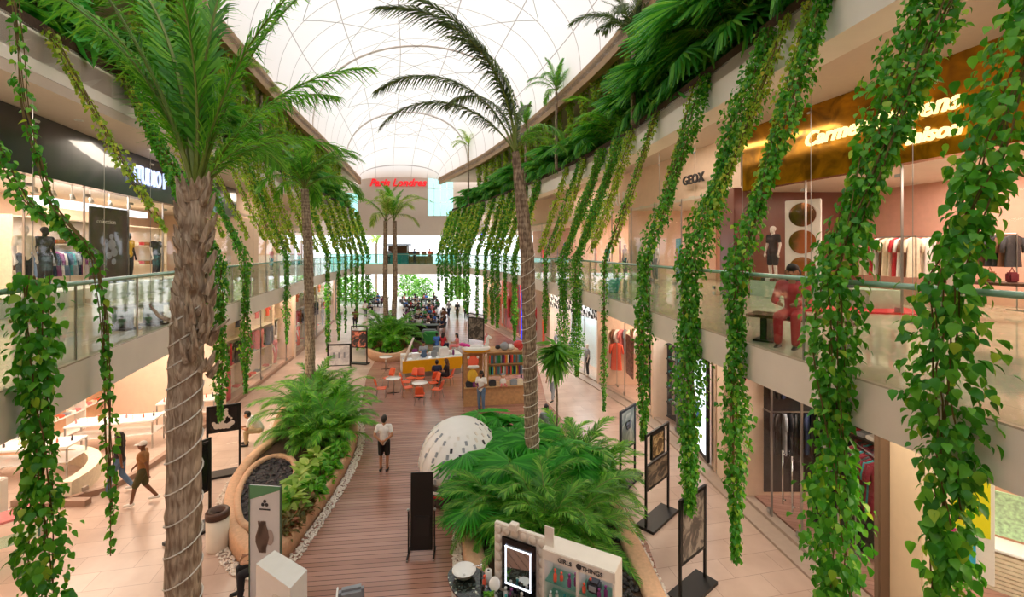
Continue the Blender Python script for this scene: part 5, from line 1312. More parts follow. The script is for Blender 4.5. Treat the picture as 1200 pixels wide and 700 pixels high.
# beauty kiosk: counter with basin, lit mirror wall, display cabinet
KD = Vector((math.cos(-.42), math.sin(-.42), 0))        # direction the wall runs
A0 = P(578, 700); wall_a = V(579, 612, 8.15)              # top left corner of the padded wall
ang = -.50
def kpt(u, v, z): return Vector((u, v, z))
t = thing('mirror_unit', 'padded cream wall with a lit square mirror behind the wash basin counter', 'mirror unit', (wall_a.x, wall_a.y, 0), ang)
WZ = wall_a.z; WL = 1.02
MB().box((WL / 2, .05, WZ / 2), (WL, .08, WZ), bev=.01).build('panel', 'cabinet_cream', t)
pm_ = MB()
for i in range(6):
    for j in range(11): pm_.ball((.085 + i * .17, .0, WZ - .1 - j * .165), .075, 6, (1, .22, 1))
pm_.build('padding', mat('pad_cream', 'f0e5d8', .8), t, True)
MB().box((.52, -.04, WZ - .62), (.66, .04, .92), bev=.01).build('mirror_frame', 'black_gloss', t)
mi = MB().box((.52, -.065, WZ - .62), (.46, .01, .62)).build('mirror', mat('mirror_glass', 'd6dde0', .04, 1.0), t)
ms = MB()
for s in (-1, 1): ms.box((.52 + s * .24, -.075, WZ - .62), (.02, .02, .66)); ms.box((.52, -.075, WZ - .62 + s * .32), (.50, .02, .02))
ms.build('light_strip', 'lamp_cool', t)
MB().box((.42, -.02, WZ + .05), (.15, .12, .12), bev=.01).build('camera_box', 'cabinet_cream', t)
cab = thing('display_cabinet', 'cream display cabinet with lit glass shelves and small lettering along its top', 'cabinet', (wall_a.x + WL * math.cos(ang), wall_a.y + WL * math.sin(ang), 0), ang)
CW, CD = 1.22, .42; CH = WZ - .06
MB().box((CW / 2, .21 - .16, CH - .09), (CW, CD, .18), bev=.01).build('top', 'cabinet_cream', cab); MB().box((CW / 2, .24, CH / 2 - .1), (CW, .04, CH - .2)).build('back', 'white', cab)
for x in (.02, CW / 2, CW - .02): MB().box((x, .05, (CH - .18) / 2), (.04, CD, CH - .18)).build('side_panel', 'cabinet_cream', cab)
for z in (.75, 1.1, 1.45): MB().box((CW / 2, .05, z), (CW - .08, CD - .06, .02)).build('shelf', 'glass_teal', cab)
MB().box((CW / 2, .05, .35), (CW - .05, CD - .02, .7), bev=.01).build('plinth', 'white', cab)
MB().box((.08, -.05, CH + .16), (.16, .02, .32)).build('sign_plate', 'cabinet_cream', cab)
MB().box((CW * .3, .05, CH - .19), (.4, .2, .02)).build('lamp_strip', 'lamp_cool', cab); MB().box((CW * .75, .05, CH - .19), (.4, .2, .02)).build('lamp_strip', 'lamp_cool', cab)
me = text_mesh('GIRLS', .095, .004, bold=.001); o = put('lettering', me, 'charcoal', cab); o.location = (.40, -.165, CH - .13); o.rotation_euler = (PI / 2, 0, 0)
me = text_mesh('THINGS', .095, .004, bold=.001); o = put('lettering', me, 'charcoal', cab); o.location = (.86, -.165, CH - .13); o.rotation_euler = (PI / 2, 0, 0)
o = MB().tube([(.64, -.17, CH - .09), (.64, -.16, CH - .09)], .045, 20).build('round_mark', 'charcoal', cab)
def on_kiosk(x, y, z, root): M_ = Matrix.Rotation(root.rotation_euler.z, 3, 'Z'); return root.location + M_ @ Vector((x, y, z))
# goods in the cabinet
bt = MB().lathe([(.001, 0), (.028, 0), (.03, .01), (.03, .09), (.012, .11), (.012, .13), (.02, .13), (.02, .16), (.001, .16)], n=12).mesh('bottle')
q = random.Random(9)
for i in range(26):
    sh = q.choice((.76, 1.11, 1.46)); x = .12 + (i % 13) * .083; o = put('bottle', bt, ['pink_cloth', 'white', 'coral', 'charcoal', 'teal_cloth', 'plum'][i % 6], None, True); o.location = on_kiosk(x, -.02 if i < 13 else -.09, [.762, 1.112, 1.462][i % 3], cab)
    tag(o, 'small cosmetic bottle on a glass shelf of the cream display cabinet', 'bottle', 'bottles in the cream display cabinet'); o.scale = (1, 1, q.uniform(.8, 1.3))
hd = thing('hair_dryer_box', 'dark boxed appliance on the upper shelf of the cream display cabinet', 'box', on_kiosk(.84, 0, 1.462, cab), ang); MB().box((0, 0, .09), (.2, .18, .18), bev=.03).build('case', 'charcoal', hd); MB().box((0, -.092, .1), (.12, .01, .08)).build('screen', 'grey_cloth', hd)
# counter
cn = thing('wash_counter', 'curved black mosaic counter with a white side, in front of the lit mirror', 'counter', (wall_a.x, wall_a.y, 0), ang)
cp_ = [(1.1, -.62), (.65, -.80), (.2, -.74), (-.3, -.58), (-.72, -.38), (-.98, -.08), (-.86, .22), (-.5, .26), (-.08, .12), (.0, -.06), (1.1, -.06)]
cpv = smooth_loop([Vector(p) for p in cp_], 2)
ct = MB().prism([(p.x, p.y) for p in cpv], .86, .90)
def mosaic():
    m = bpy.data.materials.new('mosaic'); nt, N, L = nodes_of(m); b = N['Principled BSDF']; v_ = N.new('ShaderNodeTexVoronoi'); v_.inputs['Scale'].default_value = 26
    tc = N.new('ShaderNodeTexCoord'); L.new(tc.outputs['Object'], v_.inputs[0]); rp = N.new('ShaderNodeValToRGB'); rp.color_ramp.interpolation = 'CONSTANT'; e = rp.color_ramp.elements
    e[0].color = (*lin('1d2421'), 1); e[1].position = .6; e[1].color = (*lin('3f4a44'), 1); x = e.new(.87); x.color = (*lin('cfd8c8'), 1)
    L.new(v_.outputs['Color'], rp.inputs[0]); L.new(rp.outputs[0], b.inputs['Base Color']); b.inputs['Roughness'].default_value = .15; MATS['mosaic'] = m
mosaic(); ct.build('worktop', 'mosaic', cn)
body = [p * .93 + Vector((.02, 0)) for p in cpv]; MB().prism([(p.x, p.y) for p in body], 0, .86).build('body', 'white', cn)
bs = thing('wash_basin', 'round white bowl basin on the black mosaic counter', 'basin', on_kiosk(-.60, -.07, .90, cn), ang)
MB().lathe([(.001, .0), (.10, .0), (.17, .05), (.215, .13), (.222, .135), (.212, .14), (.16, .075), (.09, .03), (.001, .025)], n=36).build('bowl', 'white_gloss', bs, True)
MB().lathe([(.001, .028), (.025, .028), (.025, .034), (.001, .036)], n=14).build('drain', 'chrome', bs, True)
tp = thing('basin_tap', 'tall chrome tap beside the white bowl basin', 'tap', on_kiosk(-.30, .04, .90, cn), ang); MB().tube([(0, 0, 0), (0, 0, .27)], .018, 10).build('column', 'chrome', tp, True); MB().tube([(0, 0, .22), (-.15, -.03, .21)], .013, 10).build('spout', 'chrome', tp, True); MB().tube([(0, 0, .27), (.0, 0, .36)], .007, 8).build('lever', 'chrome', tp, True)
pr_ = thing('paper_roll', 'white paper towel roll standing on the mosaic counter by the mirror', 'paper roll', on_kiosk(-.10, -.03, .90, cn), 0); MB().lathe([(.022, 0), (.06, 0), (.06, .26), (.022, .26), (.022, 0)], n=24).build('paper', 'white', pr_, True); MB().lathe([(.001, 0), (.02, 0), (.02, .265), (.001, .265)], n=12).build('core', 'charcoal', pr_, True)
items = [('soap_bottle', .20, -.20, 'copper soap bottle beside the tap', 'coral', 1.25), ('lotion_bottle', .33, -.28, 'grey lotion bottle in front of the paper roll', 'grey_cloth', .9), ('lotion_bottle', .40, -.22, 'blue patterned bottle near the mirror', 'blue_cloth', 1.1), ('jar', .46, -.30, 'yellow topped jar on the mosaic counter', 'yellow_cloth', .7),
         ('lotion_bottle', .55, -.2, 'white bottle under the left corner of the lit mirror', 'white', 1.2), ('lotion_bottle', .64, -.16, 'purple bottle under the lit mirror', 'plum', 1.1), ('lotion_bottle', .70, -.24, 'dark bottle under the middle of the lit mirror', 'charcoal', 1.2), ('lotion_bottle', .78, -.18, 'black bottle beneath the lit mirror near the cabinet', 'black_gloss', 1.4),
         ('lotion_bottle', .86, -.2, 'white tube next to the display cabinet', 'mannequin_white', 1.3), ('lotion_bottle', .62, -.32, 'teal bottle on the outer half of the mosaic counter', 'teal_cloth', 1.0), ('lotion_bottle', .26, -.34, 'small black bottle near the basin edge', 'black', .8)]
for nm, x, y, lab, m_, s_ in items: o = put(nm, bt, m_, None, True); o.location = on_kiosk(x - (.34 if x < .5 else .22), y + (.10 if x < .3 else .04), .90, cn); o.scale = (1.2, 1.2, s_); tag(o, lab, 'bottle' if nm != 'jar' else 'jar')
mk = thing('cosmetic_mirror', 'oval white hand mirror standing on the mosaic counter', 'mirror', on_kiosk(.14, -.22, .90, cn), ang); MB().lathe([(.001, 0), (.06, 0), (.05, .015), (.012, .03), (.012, .12)], n=18).build('base', 'white_gloss', mk, True)
o = MB().lathe([(.001, -.01), (.10, -.01), (.11, 0), (.10, .01), (.001, .01)], n=28).build('mirror', 'white_gloss', mk, True); o.location = (0, 0, .22); o.rotation_euler = (1.0, 0, 0)
bw = put('bowl', MB().lathe([(.001, 0), (.05, 0), (.10, .05), (.105, .055), (.09, .05), (.001, .012)], n=24).mesh('bowl'), 'white_gloss', None, True); bw.location = on_kiosk(.45, -.42, .90, cn); bw.scale = (1.1, 1.1, 1.1); tag(bw, 'small white bowl near the outer edge of the mosaic counter', 'bowl')
pt = thing('potted_plant', 'little green plant in a white pot on the mosaic counter', 'plant', on_kiosk(.10, -.36, .90, cn)); MB().lathe([(.001, 0), (.045, 0), (.06, .1), (.05, .1), (.001, .08)], n=18).build('pot', 'white_gloss', pt, True)
Vv, Ff = scatter('oval', np.tile([0, 0, .09], (40, 1)) + RNG.normal(0, .02, (40, 3)), RNG.uniform(0, 6.28, 40), RNG.uniform(-1.2, .2, 40), RNG.normal(0, .3, 40), np.full(40, .1)); put('foliage', npmesh('foliage', Vv, Ff), 'leaf_palm_bright', pt)
# white kiosk box with glass banner at the lower edge
Zb = 2.0; bx = [P(300, 661, Zb), P(322, 645, Zb), P(360, 668, Zb), P(340, 690, Zb)]
c = sum(bx, Vector()) / 4; t = thing('kiosk_tower', 'white box-topped kiosk tower at the bottom edge beside the long planter', 'kiosk', (c.x, c.y, 0))
MB().prism([((p - c).x * 1.0, (p - c).y * 1.0) for p in bx], Zb - .55, Zb).build('top_box', 'white_gloss', t); MB().prism([((p - c).x * .96, (p - c).y * .96) for p in bx], 0, Zb - .55).build('body', mat('print_pinkish', 'b99a8c', .3, noise=.3, scale=3), t)
c2 = P(352, 700, 1.9); t = thing('display_counter', 'white display counter top with small boxes beside the box-topped tower', 'counter', (c2.x, c2.y, 0), -.5)
MB().box((.3, -.2, 1.0 / 2), (1.3, .5, 1.0), bev=.02).build('body', 'white', t); MB().box((.3, -.2, 1.5), (1.25, .04, .9)).build('glass_front', 'glass_shop', t); MB().box((.0, -.2, 1.28), (.3, .3, .5), bev=.03).build('box_stack', 'white_gloss', t)
bn = thing('glass_banner', 'glass advertising panel with a green top band and a photo of a woman', 'banner', (P(293, 640, 1.2).x, P(293, 640, 1.2).y, 0), -.12)
a = V(293, 568, bn.location.y); b = V(331, 560, bn.location.y); W_ = (b - a).length; H_ = a.z
MB().box((W_ / 2, 0, H_ / 2), (W_, .03, H_), bev=.004).build('panel', mat('banner_white', 'dfe0e2', .2), bn)
gb = MB(); gb.v = [(0, -.02, H_), (W_, -.02, H_), (W_, -.02, H_ - .06), (0, -.02, H_ - .28), (0, -.017, H_), (W_, -.017, H_), (W_, -.017, H_ - .06), (0, -.017, H_ - .28)]; gb.f = [(0, 3, 2, 1), (4, 5, 6, 7), (0, 1, 5, 4), (3, 0, 4, 7), (2, 3, 7, 6), (1, 2, 6, 5)]; gb.build('green_band', mat('band_green', '5c9a6e', .3), bn)
lg = MB(); [lg.ball((W_ / 2 + dx, -.022, H_ - .34 + dz), .035, 8, (1, .1, 1)) for dx, dz in ((0, .045), (-.04, -.02), (.04, -.02))]; lg.box((W_ / 2, -.022, H_ - .45), (.22, .006, .025)); lg.build('emblem', 'charcoal', bn)
ph_ = MB(); [ph_.tube([(W_ * (.30 + .06 * k_) + .03 * math.sin(k_ + q_ * 1.3), -.02 - .001 * k_, H_ - .68 - .1 * q_) for q_ in range(7)], [.02, .035, .045, .045, .04, .035, .02], 6) for k_ in range(5)]; ph_.v = [(x_, max(y_, -.026), z_) for x_, y_, z_ in ph_.v]; ph_.build('hair_picture', mat('picture_brown', '6d5a50', .4), bn); MB().ball((W_ * .66, -.020, H_ - .98), .10, 10, (.8, .05, 1.5)).build('face_picture', mat('picture_face', 'b9aaa4', .4), bn)
gr_ = MB(); [gr_.box((x, 0, H_ / 2), (.02, .05, H_)) for x in (0, W_)]; gr_.build('frame', mat('green_metal', '4f6b54', .4), bn)
ar = thing('armchair', 'grey padded seat with a white side just peeking over the bottom edge', 'chair', P(412, 720, .0), .3)
ar.location = (P(412, 690, 1.0).x, P(412, 690, 1.0).y, 0); MB().box((0, 0, .85), (.42, .16, .42), bev=.05, rx=.2).build('backrest', 'grey_cloth', ar); MB().box((0, -.3, .5), (.42, .5, .12), bev=.04).build('seat', 'grey_cloth', ar); MB().box((-.23, -.1, .8), (.03, .3, .5), bev=.01).build('side_shell', 'white_gloss', ar)
for sx in (-1, 1):
    for sy in (-.5, 0): MB().tube([(sx * .18, sy, .45), (sx * .2, sy, 0)], .015, 6).build('leg', 'steel', ar)

# ------------------------------------------------------------ yellow ice-cream kiosk
A = P(472, 424, .95); B = P(545, 418, .95); a0 = Vector((A.x, A.y, 0)); b0 = Vector((B.x, B.y, 0)); d = b0 - a0; L = d.length; rz = math.atan2(d.y, d.x)
t = thing('ice_cream_kiosk', 'long kiosk with a yellow slanted front and white counter tops', 'kiosk', a0, rz)
y_ = MB(); y_.v = [(0, 0, .95), (L, 0, .95), (L - .25, .10, .28), (.0, .10, .28), (0, .12, .95), (L, .12, .95), (L - .25, .16, .28), (0, .16, .28)]; y_.f = [(0, 3, 2, 1), (4, 5, 6, 7), (0, 1, 5, 4), (3, 7, 6, 2), (0, 4, 7, 3), (1, 2, 6, 5)]; y_.build('front_panel', 'yellow_panel', t)
MB().box((L / 2, .5, .14), (L - .4, .8, .28)).build('plinth', 'steel', t); MB().box((L / 2, .35, .96), (L, .6, .04), bev=.01).build('counter_top', 'white_gloss', t)
MB().box((L / 2, 1.8, .48), (L - .2, .5, .95), bev=.02).build('rear_counter', 'white', t); MB().box((L - .25, 1.1, .48), (.5, 1.4, .95), bev=.02).build('side_counter', 'white', t)
MB().tube([(.1, .1, .9), (.35, .2, 1.55), (.62, .3, 2.15)], [.09, .07, .05], 8).build('slanted_pole', 'mannequin_white', t, True)
def at_k(x, y, z): return on_kiosk(x, y, z, t)
for i, (x, y, w2, h2, m_, nm, lab) in enumerate([(.7, .4, .4, .3, 'white_gloss', 'ice_cream_tub', 'white tub at the slanted pole end of the yellow kiosk'), (1.2, .45, .25, .42, 'jeans', 'drink_machine', 'blue-grey machine on the yellow kiosk counter'), (1.75, .4, .3, .34, 'grey_cloth', 'cash_register', 'grey cash register in the middle of the yellow kiosk'), (2.3, .45, .5, .5, 'white_gloss', 'freezer_box', 'white square freezer box on the yellow kiosk counter'), (2.85, .4, .12, .35, 'plum', 'syrup_bottle', 'purple syrup bottle at the toy kiosk end of the yellow kiosk'),
                                                 (.9, 1.8, .3, .25, 'plum', 'fruit_basket', 'magenta basket on the rear counter of the yellow kiosk'), (1.5, 1.8, .4, .22, 'green_cloth', 'crate', 'bright green crate on the rear counter of the yellow kiosk'), (2.2, 1.8, .5, .3, 'grey_cloth', 'crate', 'grey crate on the rear counter of the yellow kiosk')]):
    o = MB().box((0, 0, h2 / 2), (w2, w2 * .8, h2), bev=.04).box((0, -w2 * .4, h2 * .6), (w2 * .6, .02, h2 * .3)).build(nm, m_); o.location = at_k(x, y, .98 if y < 1 else .955); o.rotation_euler = (0, 0, rz); tag(o, lab, nm.replace('_', ' '))
person('server in pale blue bending over the yellow kiosk counter', at_k(1.3, 1.2, 0), rz + PI, 'bag', 'grey_cloth', 'jeans', 'skin', vox=.018)
# dark stall behind, and the crates
o = MB().box((0, 0, .55), (2.4, .8, 1.1), bev=.03).box((0, 0, 1.13), (2.5, .9, .06)).build('dark_counter', 'dark_metal'); o.location = P(495, 398); tag(o, 'dark brown counter of the stall behind the yellow kiosk', 'counter')
for i, (px, py, z_, m_, lab) in enumerate([(505, 403, 0, 'green_cloth', 'green draped display behind the yellow kiosk'), (503, 400, 0, 'grey_cloth', 'grey display box next to the green draped one')]):
    o = MB().box((0, 0, .45), (1.1, .6, .9), bev=.08).box((0, -.31, .5), (.6, .02, .3)).build('display_box', m_); o.location = P(px, py); tag(o, lab, 'display')
# ------------------------------------------------------------ toy and accessories kiosk
K0 = P(544, 477, 0); K1 = P(616, 473, 0); d = K1 - K0; L = d.length; rz = math.atan2(d.y, d.x)
t = thing('toy_kiosk', 'wooden toy kiosk with two rows of coloured cases and an inflatable unicorn on top', 'kiosk', K0, rz)
for x, h_ in ((0, 2.35), (L * .32, 2.35), (L * .38, 2.35), (L, 2.35)): MB().box((x, 0, h_ / 2), (.06, .06, h_), bev=.006).build('post', 'wood_light', t)
MB().box((0, 1.1, 1.1), (.06, .06, 2.2)).build('post', 'dark_metal', t); MB().box((L, 1.1, 1.1), (.06, .06, 2.2)).build('post', 'dark_metal', t)
MB().box((L / 2, .5, 2.36), (L + .1, 1.2, .05), bev=.01).build('top_shelf', 'wood_light', t)
MB().box((L * .69, .06, 1.9), (L * .62, .02, 1.0)).build('back_panel', 'wood_light', t)
for z in (1.35, 1.85): MB().box((L * .69, -.02, z), (L * .62, .2, .03)).build('shelf', 'wood_light', t)
MB().box((L * .5, .3, .42), (L * .98, .7, .84), bev=.02).build('cupboard', 'wood_light', t); MB().box((L * .5, .25, .86), (L, .85, .04)).build('counter_top', mat('wood_pale', 'd9b080', .5, noise=.1), t)
MB().box((L * .16, .4, 1.35), (L * .3, .02, 1.9)).build('back_panel', 'wood_light', t)
csm = MB().box((0, 0, 0), (.045, .13, .36), bev=.012).mesh('case'); cols = ['coral', 'orange_plastic', 'green_cloth', 'teal_cloth', 'yellow_cloth', 'green_cloth', 'jeans', 'white', 'grey_cloth', 'shirt_tan', 'navy', 'charcoal', 'grey_cloth', 'red_cloth', 'plum', 'shirt_teal']
kio = t
for rw, z in enumerate((2.06, 1.56)):
    for i in range(24):
        o = put('hanging_case', csm, cols[(i * (3 + rw * 2) + rw * 5) % 16], None); o.location = on_kiosk(L * .41 + i * (L * .55 / 24), -.05, z, kio); o.rotation_euler = (0, 0, rz)
        tag(o, 'slim coloured case hanging in the %s row of the toy kiosk' % ('upper' if rw == 0 else 'lower'), 'case', 'coloured cases in the %s row of the toy kiosk' % ('upper' if rw == 0 else 'lower'))
# unicorn float: ring, neck, head, horn, tail
u = thing('unicorn_float', 'inflatable white unicorn ring with pink tail on top of the toy kiosk', 'inflatable', on_kiosk(L * .20, .1, 2.40, kio), rz); u.scale = (.72,) * 3
rg_ = MB(); pts = []
for i in range(28):
    for j in range(12):
        a = 2 * PI * i / 28; b = 2 * PI * j / 12; rr = .52 + .17 * math.cos(b); pts.append((rr * math.cos(a) * 1.25, rr * math.sin(a) * .8, .19 + .17 * math.sin(b)))
rg_.quadgrid(pts, 28, 12, True, True); rg_.build('ring', 'white_gloss', u, True)
bl = MB(); pts = []
for i in range(28):
    for j in range(5):
        a = 2 * PI * i / 28; b = -PI / 2 - .2 + j * .4; rr = .52 + .19 * math.cos(b); pts.append((rr * math.cos(a) * 1.25, rr * math.sin(a) * .8, .19 + .19 * math.sin(b)))
bl.quadgrid(pts, 28, 5, True); bl.build('belly_band', 'yellow_panel', u, True)
MB().tube([(.55, 0, .25), (.66, 0, .55), (.64, 0, .80), (.74, 0, .88), (.92, 0, .80)], [.16, .13, .13, .13, .08], 12).build('neck_head', 'white_gloss', u, True)
MB().tube([(.66, 0, .98), (.60, 0, 1.2)], [.04, .005], 8).build('horn', 'pink_cloth', u, True); MB().tube([(.58, .07, .96), (.56, .09, 1.06)], [.04, .01], 6).build('ear', 'white_gloss', u); MB().tube([(.58, -.07, .96), (.56, -.09, 1.06)], [.04, .01], 6).build('ear', 'white_gloss', u)
mn = MB(); [mn.ball((.52 + .02 * k_, 0, .45 + .12 * k_), .09, 8) for k_ in range(5)]; mn.build('mane', 'pink_cloth', u, True)
tl = MB(); [tl.ball((-.55 - .12 * k_, .03 * (k_ % 2), .38 + .03 * k_), .14, 8, (1.2, .8, .8)) for k_ in range(4)]; tl.build('tail', mat('magenta', 'e0359a', .4), u, True)
for i, (x, z, m_, s_, nm, lab) in enumerate([(.55, 2.45, 'charcoal', .10, 'ball', 'small dark ball beside the unicorn head'), (.66, 2.39, 'grey_cloth', .18, 'toy_bag', 'grey bag on top of the toy kiosk'), (.76, 2.39, 'white', .14, 'toy_bag', 'small white bag on top of the toy kiosk')]):
    o = MB().ball((0, 0, s_), s_, 10, (1.2, .9, 1)).box((0, 0, s_ * 1.9), (s_, .02, s_ * .4)).build(nm, m_, None, True); o.location = on_kiosk(L * x, .2, z, kio); tag(o, lab, 'toy')
rb_ = thing('red_bow', 'big shiny red bow on the corner of the toy kiosk roof', 'bow', on_kiosk(L * .97, .2, 2.39, kio), rz)
for s in (-1, 1): MB().ball((s * .22, 0, .26), .2, 10, (1.1, .7, .9)).build('loop', mat('bow_red', 'e04a48', .25), rb_, True); MB().tube([(0, 0, .2), (s * .18, 0, 0)], [.06, .1], 6).build('tail', 'bow_red', rb_)
MB().ball((0, 0, .26), .08, 8).build('knot', 'bow_red', rb_)
o = thing('backpack', 'pink round-faced backpack hanging at the top of the toy kiosk corner post', 'backpack', on_kiosk(L * .14, -.06, 1.78, kio), rz); MB().ball((0, 0, .22), .25, 12, (1, .5, 1.05)).build('pouch', 'coral', o, True); MB().ball((0, -.06, .0), .24, 10, (1.1, .4, .4)).build('lower_trim', 'white', o, True)
for s in (-1, 1): MB().ball((s * .2, 0, .4), .07, 8).build('ear', 'white', o)
o = thing('yellow_bag', 'yellow bag hanging below the pink backpack', 'bag', on_kiosk(L * .13, -.06, 1.1, kio), rz); MB().ball((0, 0, .25), .26, 12, (.9, .45, 1.2)).build('pouch', 'yellow_cloth', o, True); MB().tube([(-.1, 0, .5), (0, 0, .66), (.1, 0, .5)], .015, 6).build('strap', 'brown_cloth', o)
dl = thing('doll', 'white and pink soft doll sitting on the toy kiosk counter', 'doll', on_kiosk(L * .62, -.1, .88, kio), rz); MB().ball((0, 0, .18), .15, 10, (1, .8, 1.2)).build('body', 'white', dl, True); MB().ball((0, -.02, .44), .11, 10).build('head', 'skin_light', dl, True)
MB().ball((0, 0, .50), .115, 10, (1, 1, .7)).build('hair', 'grey_cloth', dl, True); [MB().tube([(s * .07, -.05, .1), (s * .12, -.28, .05)], [.05, .04], 8).build('leg', 'pink_cloth', dl, True) for s in (-1, 1)]
for i, (x, m_, lab) in enumerate([(.08, 'charcoal', 'dark bag on the toy kiosk counter end'), (.18, 'plum', 'stack of striped boxes on the toy kiosk counter'), (.45, 'charcoal', 'black box under the doll shelf'), (.8, 'grey_cloth', 'grey box at the far counter end of the toy kiosk'), (.9, 'cream_cloth', 'cream toy beside the cord-wound trunk')]):
    o = MB().box((0, 0, .12), (.32, .22, .24), bev=.03).box((0, 0, .25), (.2, .15, .04)).build('toy_box', m_); o.location = on_kiosk(L * x, -.05 if x != .45 else -.05, .88, kio); o.rotation_euler = (0, 0, rz); tag(o, lab, 'box')
# ------------------------------------------------------------ signs
def sign(label, k, y, off, z, txt, size, m, side, depth=.03, shear=0, bold=.01, dz=0):
    """raised shop lettering on a shop line, reading towards the atrium"""
    a = Vector((X(k, y - .5) + off, y - .5, 0)); b = Vector((X(k, y + .5) + off, y + .5, 0)); d = (b - a).normalized()
    rz = math.atan2(d.y, d.x) if side < 0 else math.atan2(-d.y, -d.x)
    t = thing('shop_sign', label, 'sign', (X(k, y) + off, y, z), rz)
    for i, (s, sz, dx, dzz, sh) in enumerate(txt):
        o = put('lettering', text_mesh(s, sz, depth, sh, bold), m, t); o.location = (dx, 0, dzz); o.rotation_euler = (PI / 2, 0, 0)
    return t
ys_ = Yof('SL', 180, .45)
sg0 = sign('blue-white lit capital letters on the dark upper shop band', 'SL', ys_ + .1, .34, 9.15, [('STUDIO F', .80, -.1, 0, 0)], .78, 'sign_white', -1, bold=.004)
sg0.children[0].scale = (.64, 1.05, 1)
yg_ = Yof('SR', 1016, -.4)
sign('golden lit italic lettering on the gold glass band', 'SR', yg_, -.36, 9.55, [('Carmen Steffens', .56, 0, .30, .35), ('Maison', .46, 1.25, -.25, .35)], .6, 'sign_gold', 1, bold=.010)
ya_ = Yof('SR', 722, -.2)
sign('white capital shop letters on the pale upper wall beyond the gold band', 'SR', ya_, -.34, 9.35, [('ZARU', .95, 0, 0, 0)], .9, 'white', 1)
yb_ = Yof('SR', 815, -.2); sign('small dark round-lettered shop sign on the pale upper wall', 'SR', yb_, -.3, 9.6, [('GEOX', .5, 0, 0, 0)], .5, 'charcoal', 1)
t = thing('shop_sign', 'red script sign high on the far wall', 'sign', V(466, 218, YW - .1)); o = put('lettering', text_mesh('Paris Londres', 1.25, .06, .3, .03), 'sign_red', t); o.rotation_euler = (PI / 2, 0, 0)
yr = Yof('GR', 879, .1); sg = thing('round_sign', 'round red and black shop badge at the edge of the sports shop doorway', 'sign', (X('GR', yr) - .1, yr, 3.55), math.atan2(-1, -.15) + PI)
o = MB().tube([(0, 0, 0), (0, .05, 0)], .26, 28).build('disc', 'black_gloss', sg); o = MB().tube([(-.06, -.01, 0), (-.06, .0, 0)], .20, 28).build('ring', 'sign_red', sg); me = text_mesh('C', .26, .01, 0, .01); o = put('lettering', me, 'white', sg); o.location = (-.06, -.02, -.09); o.rotation_euler = (PI / 2, 0, 0)
# blue and red lit banner columns by the far shops
for px, col, lab, y_off in ((612, 'sign_blue', 'narrow blue lit panel beside the cord-wound middle trunk', 0),):
    y = Yof('GR', px); o = MB().box((0, 0, 2.2), (.12, 1.1, 4.2), bev=.02).box((-.07, 0, 2.2), (.02, .9, 3.9)).build('light_column', col); o.location = (X('GR', y) - .02, y, .1); tag(o, lab, 'light column')

# ------------------------------------------------------------ clothes and shop fittings
gm = MB()
gm.tube([(0, 0, .0), (.0, 0, .06), (.03, 0, .09), (.05, 0, .06)], .006, 5)
def garment_mesh(W=.42, H=.75, D=.05):
    m = MB(); prof = [(0, -.02, .10), (-.12, -.04, .3), (-.45, -.03, .26), (-1, -.0, .32)]
    b = len(m.v); rows = [(0, .07), (-.06, W / 2), (-.16, W / 2 + .01), (-.3, W / 2 - .04), (-H * .6, W / 2 - .03), (-H, W / 2)]
    pts = []
    for z, w in rows:
        for k in range(10):
            a = 2 * PI * k / 10; pts.append((w * math.cos(a), D * math.sin(a) * (1 + .3 * math.cos(3 * a)), z))
    m.quadgrid(pts, len(rows), 10, False, True)
    for s in (-1, 1): m.tube([(s * W * .45, 0, -.07), (s * (W * .58), 0, -.3), (s * W * .6, 0, -.42)], [.05, .045, .04], 6)
    return m.mesh('cloth')
GM = garment_mesh(); GL_ = garment_mesh(.44, 1.1); HM = gm.mesh('hanger')
def garment(loc, rz, m, label, group, long=False, sc=1):
    o = put('garment', GL_ if long else GM, m, None, True); o.location = loc; o.rotation_euler = (0, 0, rz); o.scale = (sc,) * 3; tag(o, label, 'garment', group); return o
def rack(a, b, z, label, mats_, n, glabel, group, h=None, long=False, post=True, sc=1, jit=0):
    a = Vector(a); b = Vector(b); c = (a + b) / 2; base = z - (h or 1.5); t = thing('clothes_rail', label, 'clothes rail', (c.x, c.y, base)); A = a - c; B = b - c; h_ = z - base
    MB().tube([(A.x, A.y, h_), (B.x, B.y, h_)], .014, 6).build('rail', 'steel', t)
    if post:
        for p in (A, B): MB().tube([(p.x, p.y, 0), (p.x, p.y, h_)], .014, 6).build('post', 'steel', t); MB().box((p.x, p.y, .015), (.08, .4, .03)).build('foot', 'steel', t)
    d = b - a; rz = math.atan2(d.y, d.x) + PI / 2
    for i in range(n):
        q = (i + .5) / n; p = a.lerp(b, q); garment((p.x, p.y, z - .03), rz + random.uniform(-.15, .15), mats_[i % len(mats_)], glabel, group, long, sc)
def shelf_unit(loc, rz, w, h, nz, m, label, name='shelf_unit', d=.35, back=True, lit=None):
    t = thing(name, label, 'shelf', loc, rz)
    for s in (-1, 1): MB().box((s * w / 2, 0, h / 2), (.04, d, h)).build('side_panel', m, t)
    for i in range(nz): MB().box((0, 0, .05 + (h - .1) * i / (nz - 1)), (w, d, .04)).build('shelf', m, t)
    if back: MB().box((0, d / 2, h / 2), (w, .02, h)).build('back_panel', lit or m, t)
    return t
mat('back_warm_white', 'fff0e0', .6)  # plain warm white shelf backing, no emission
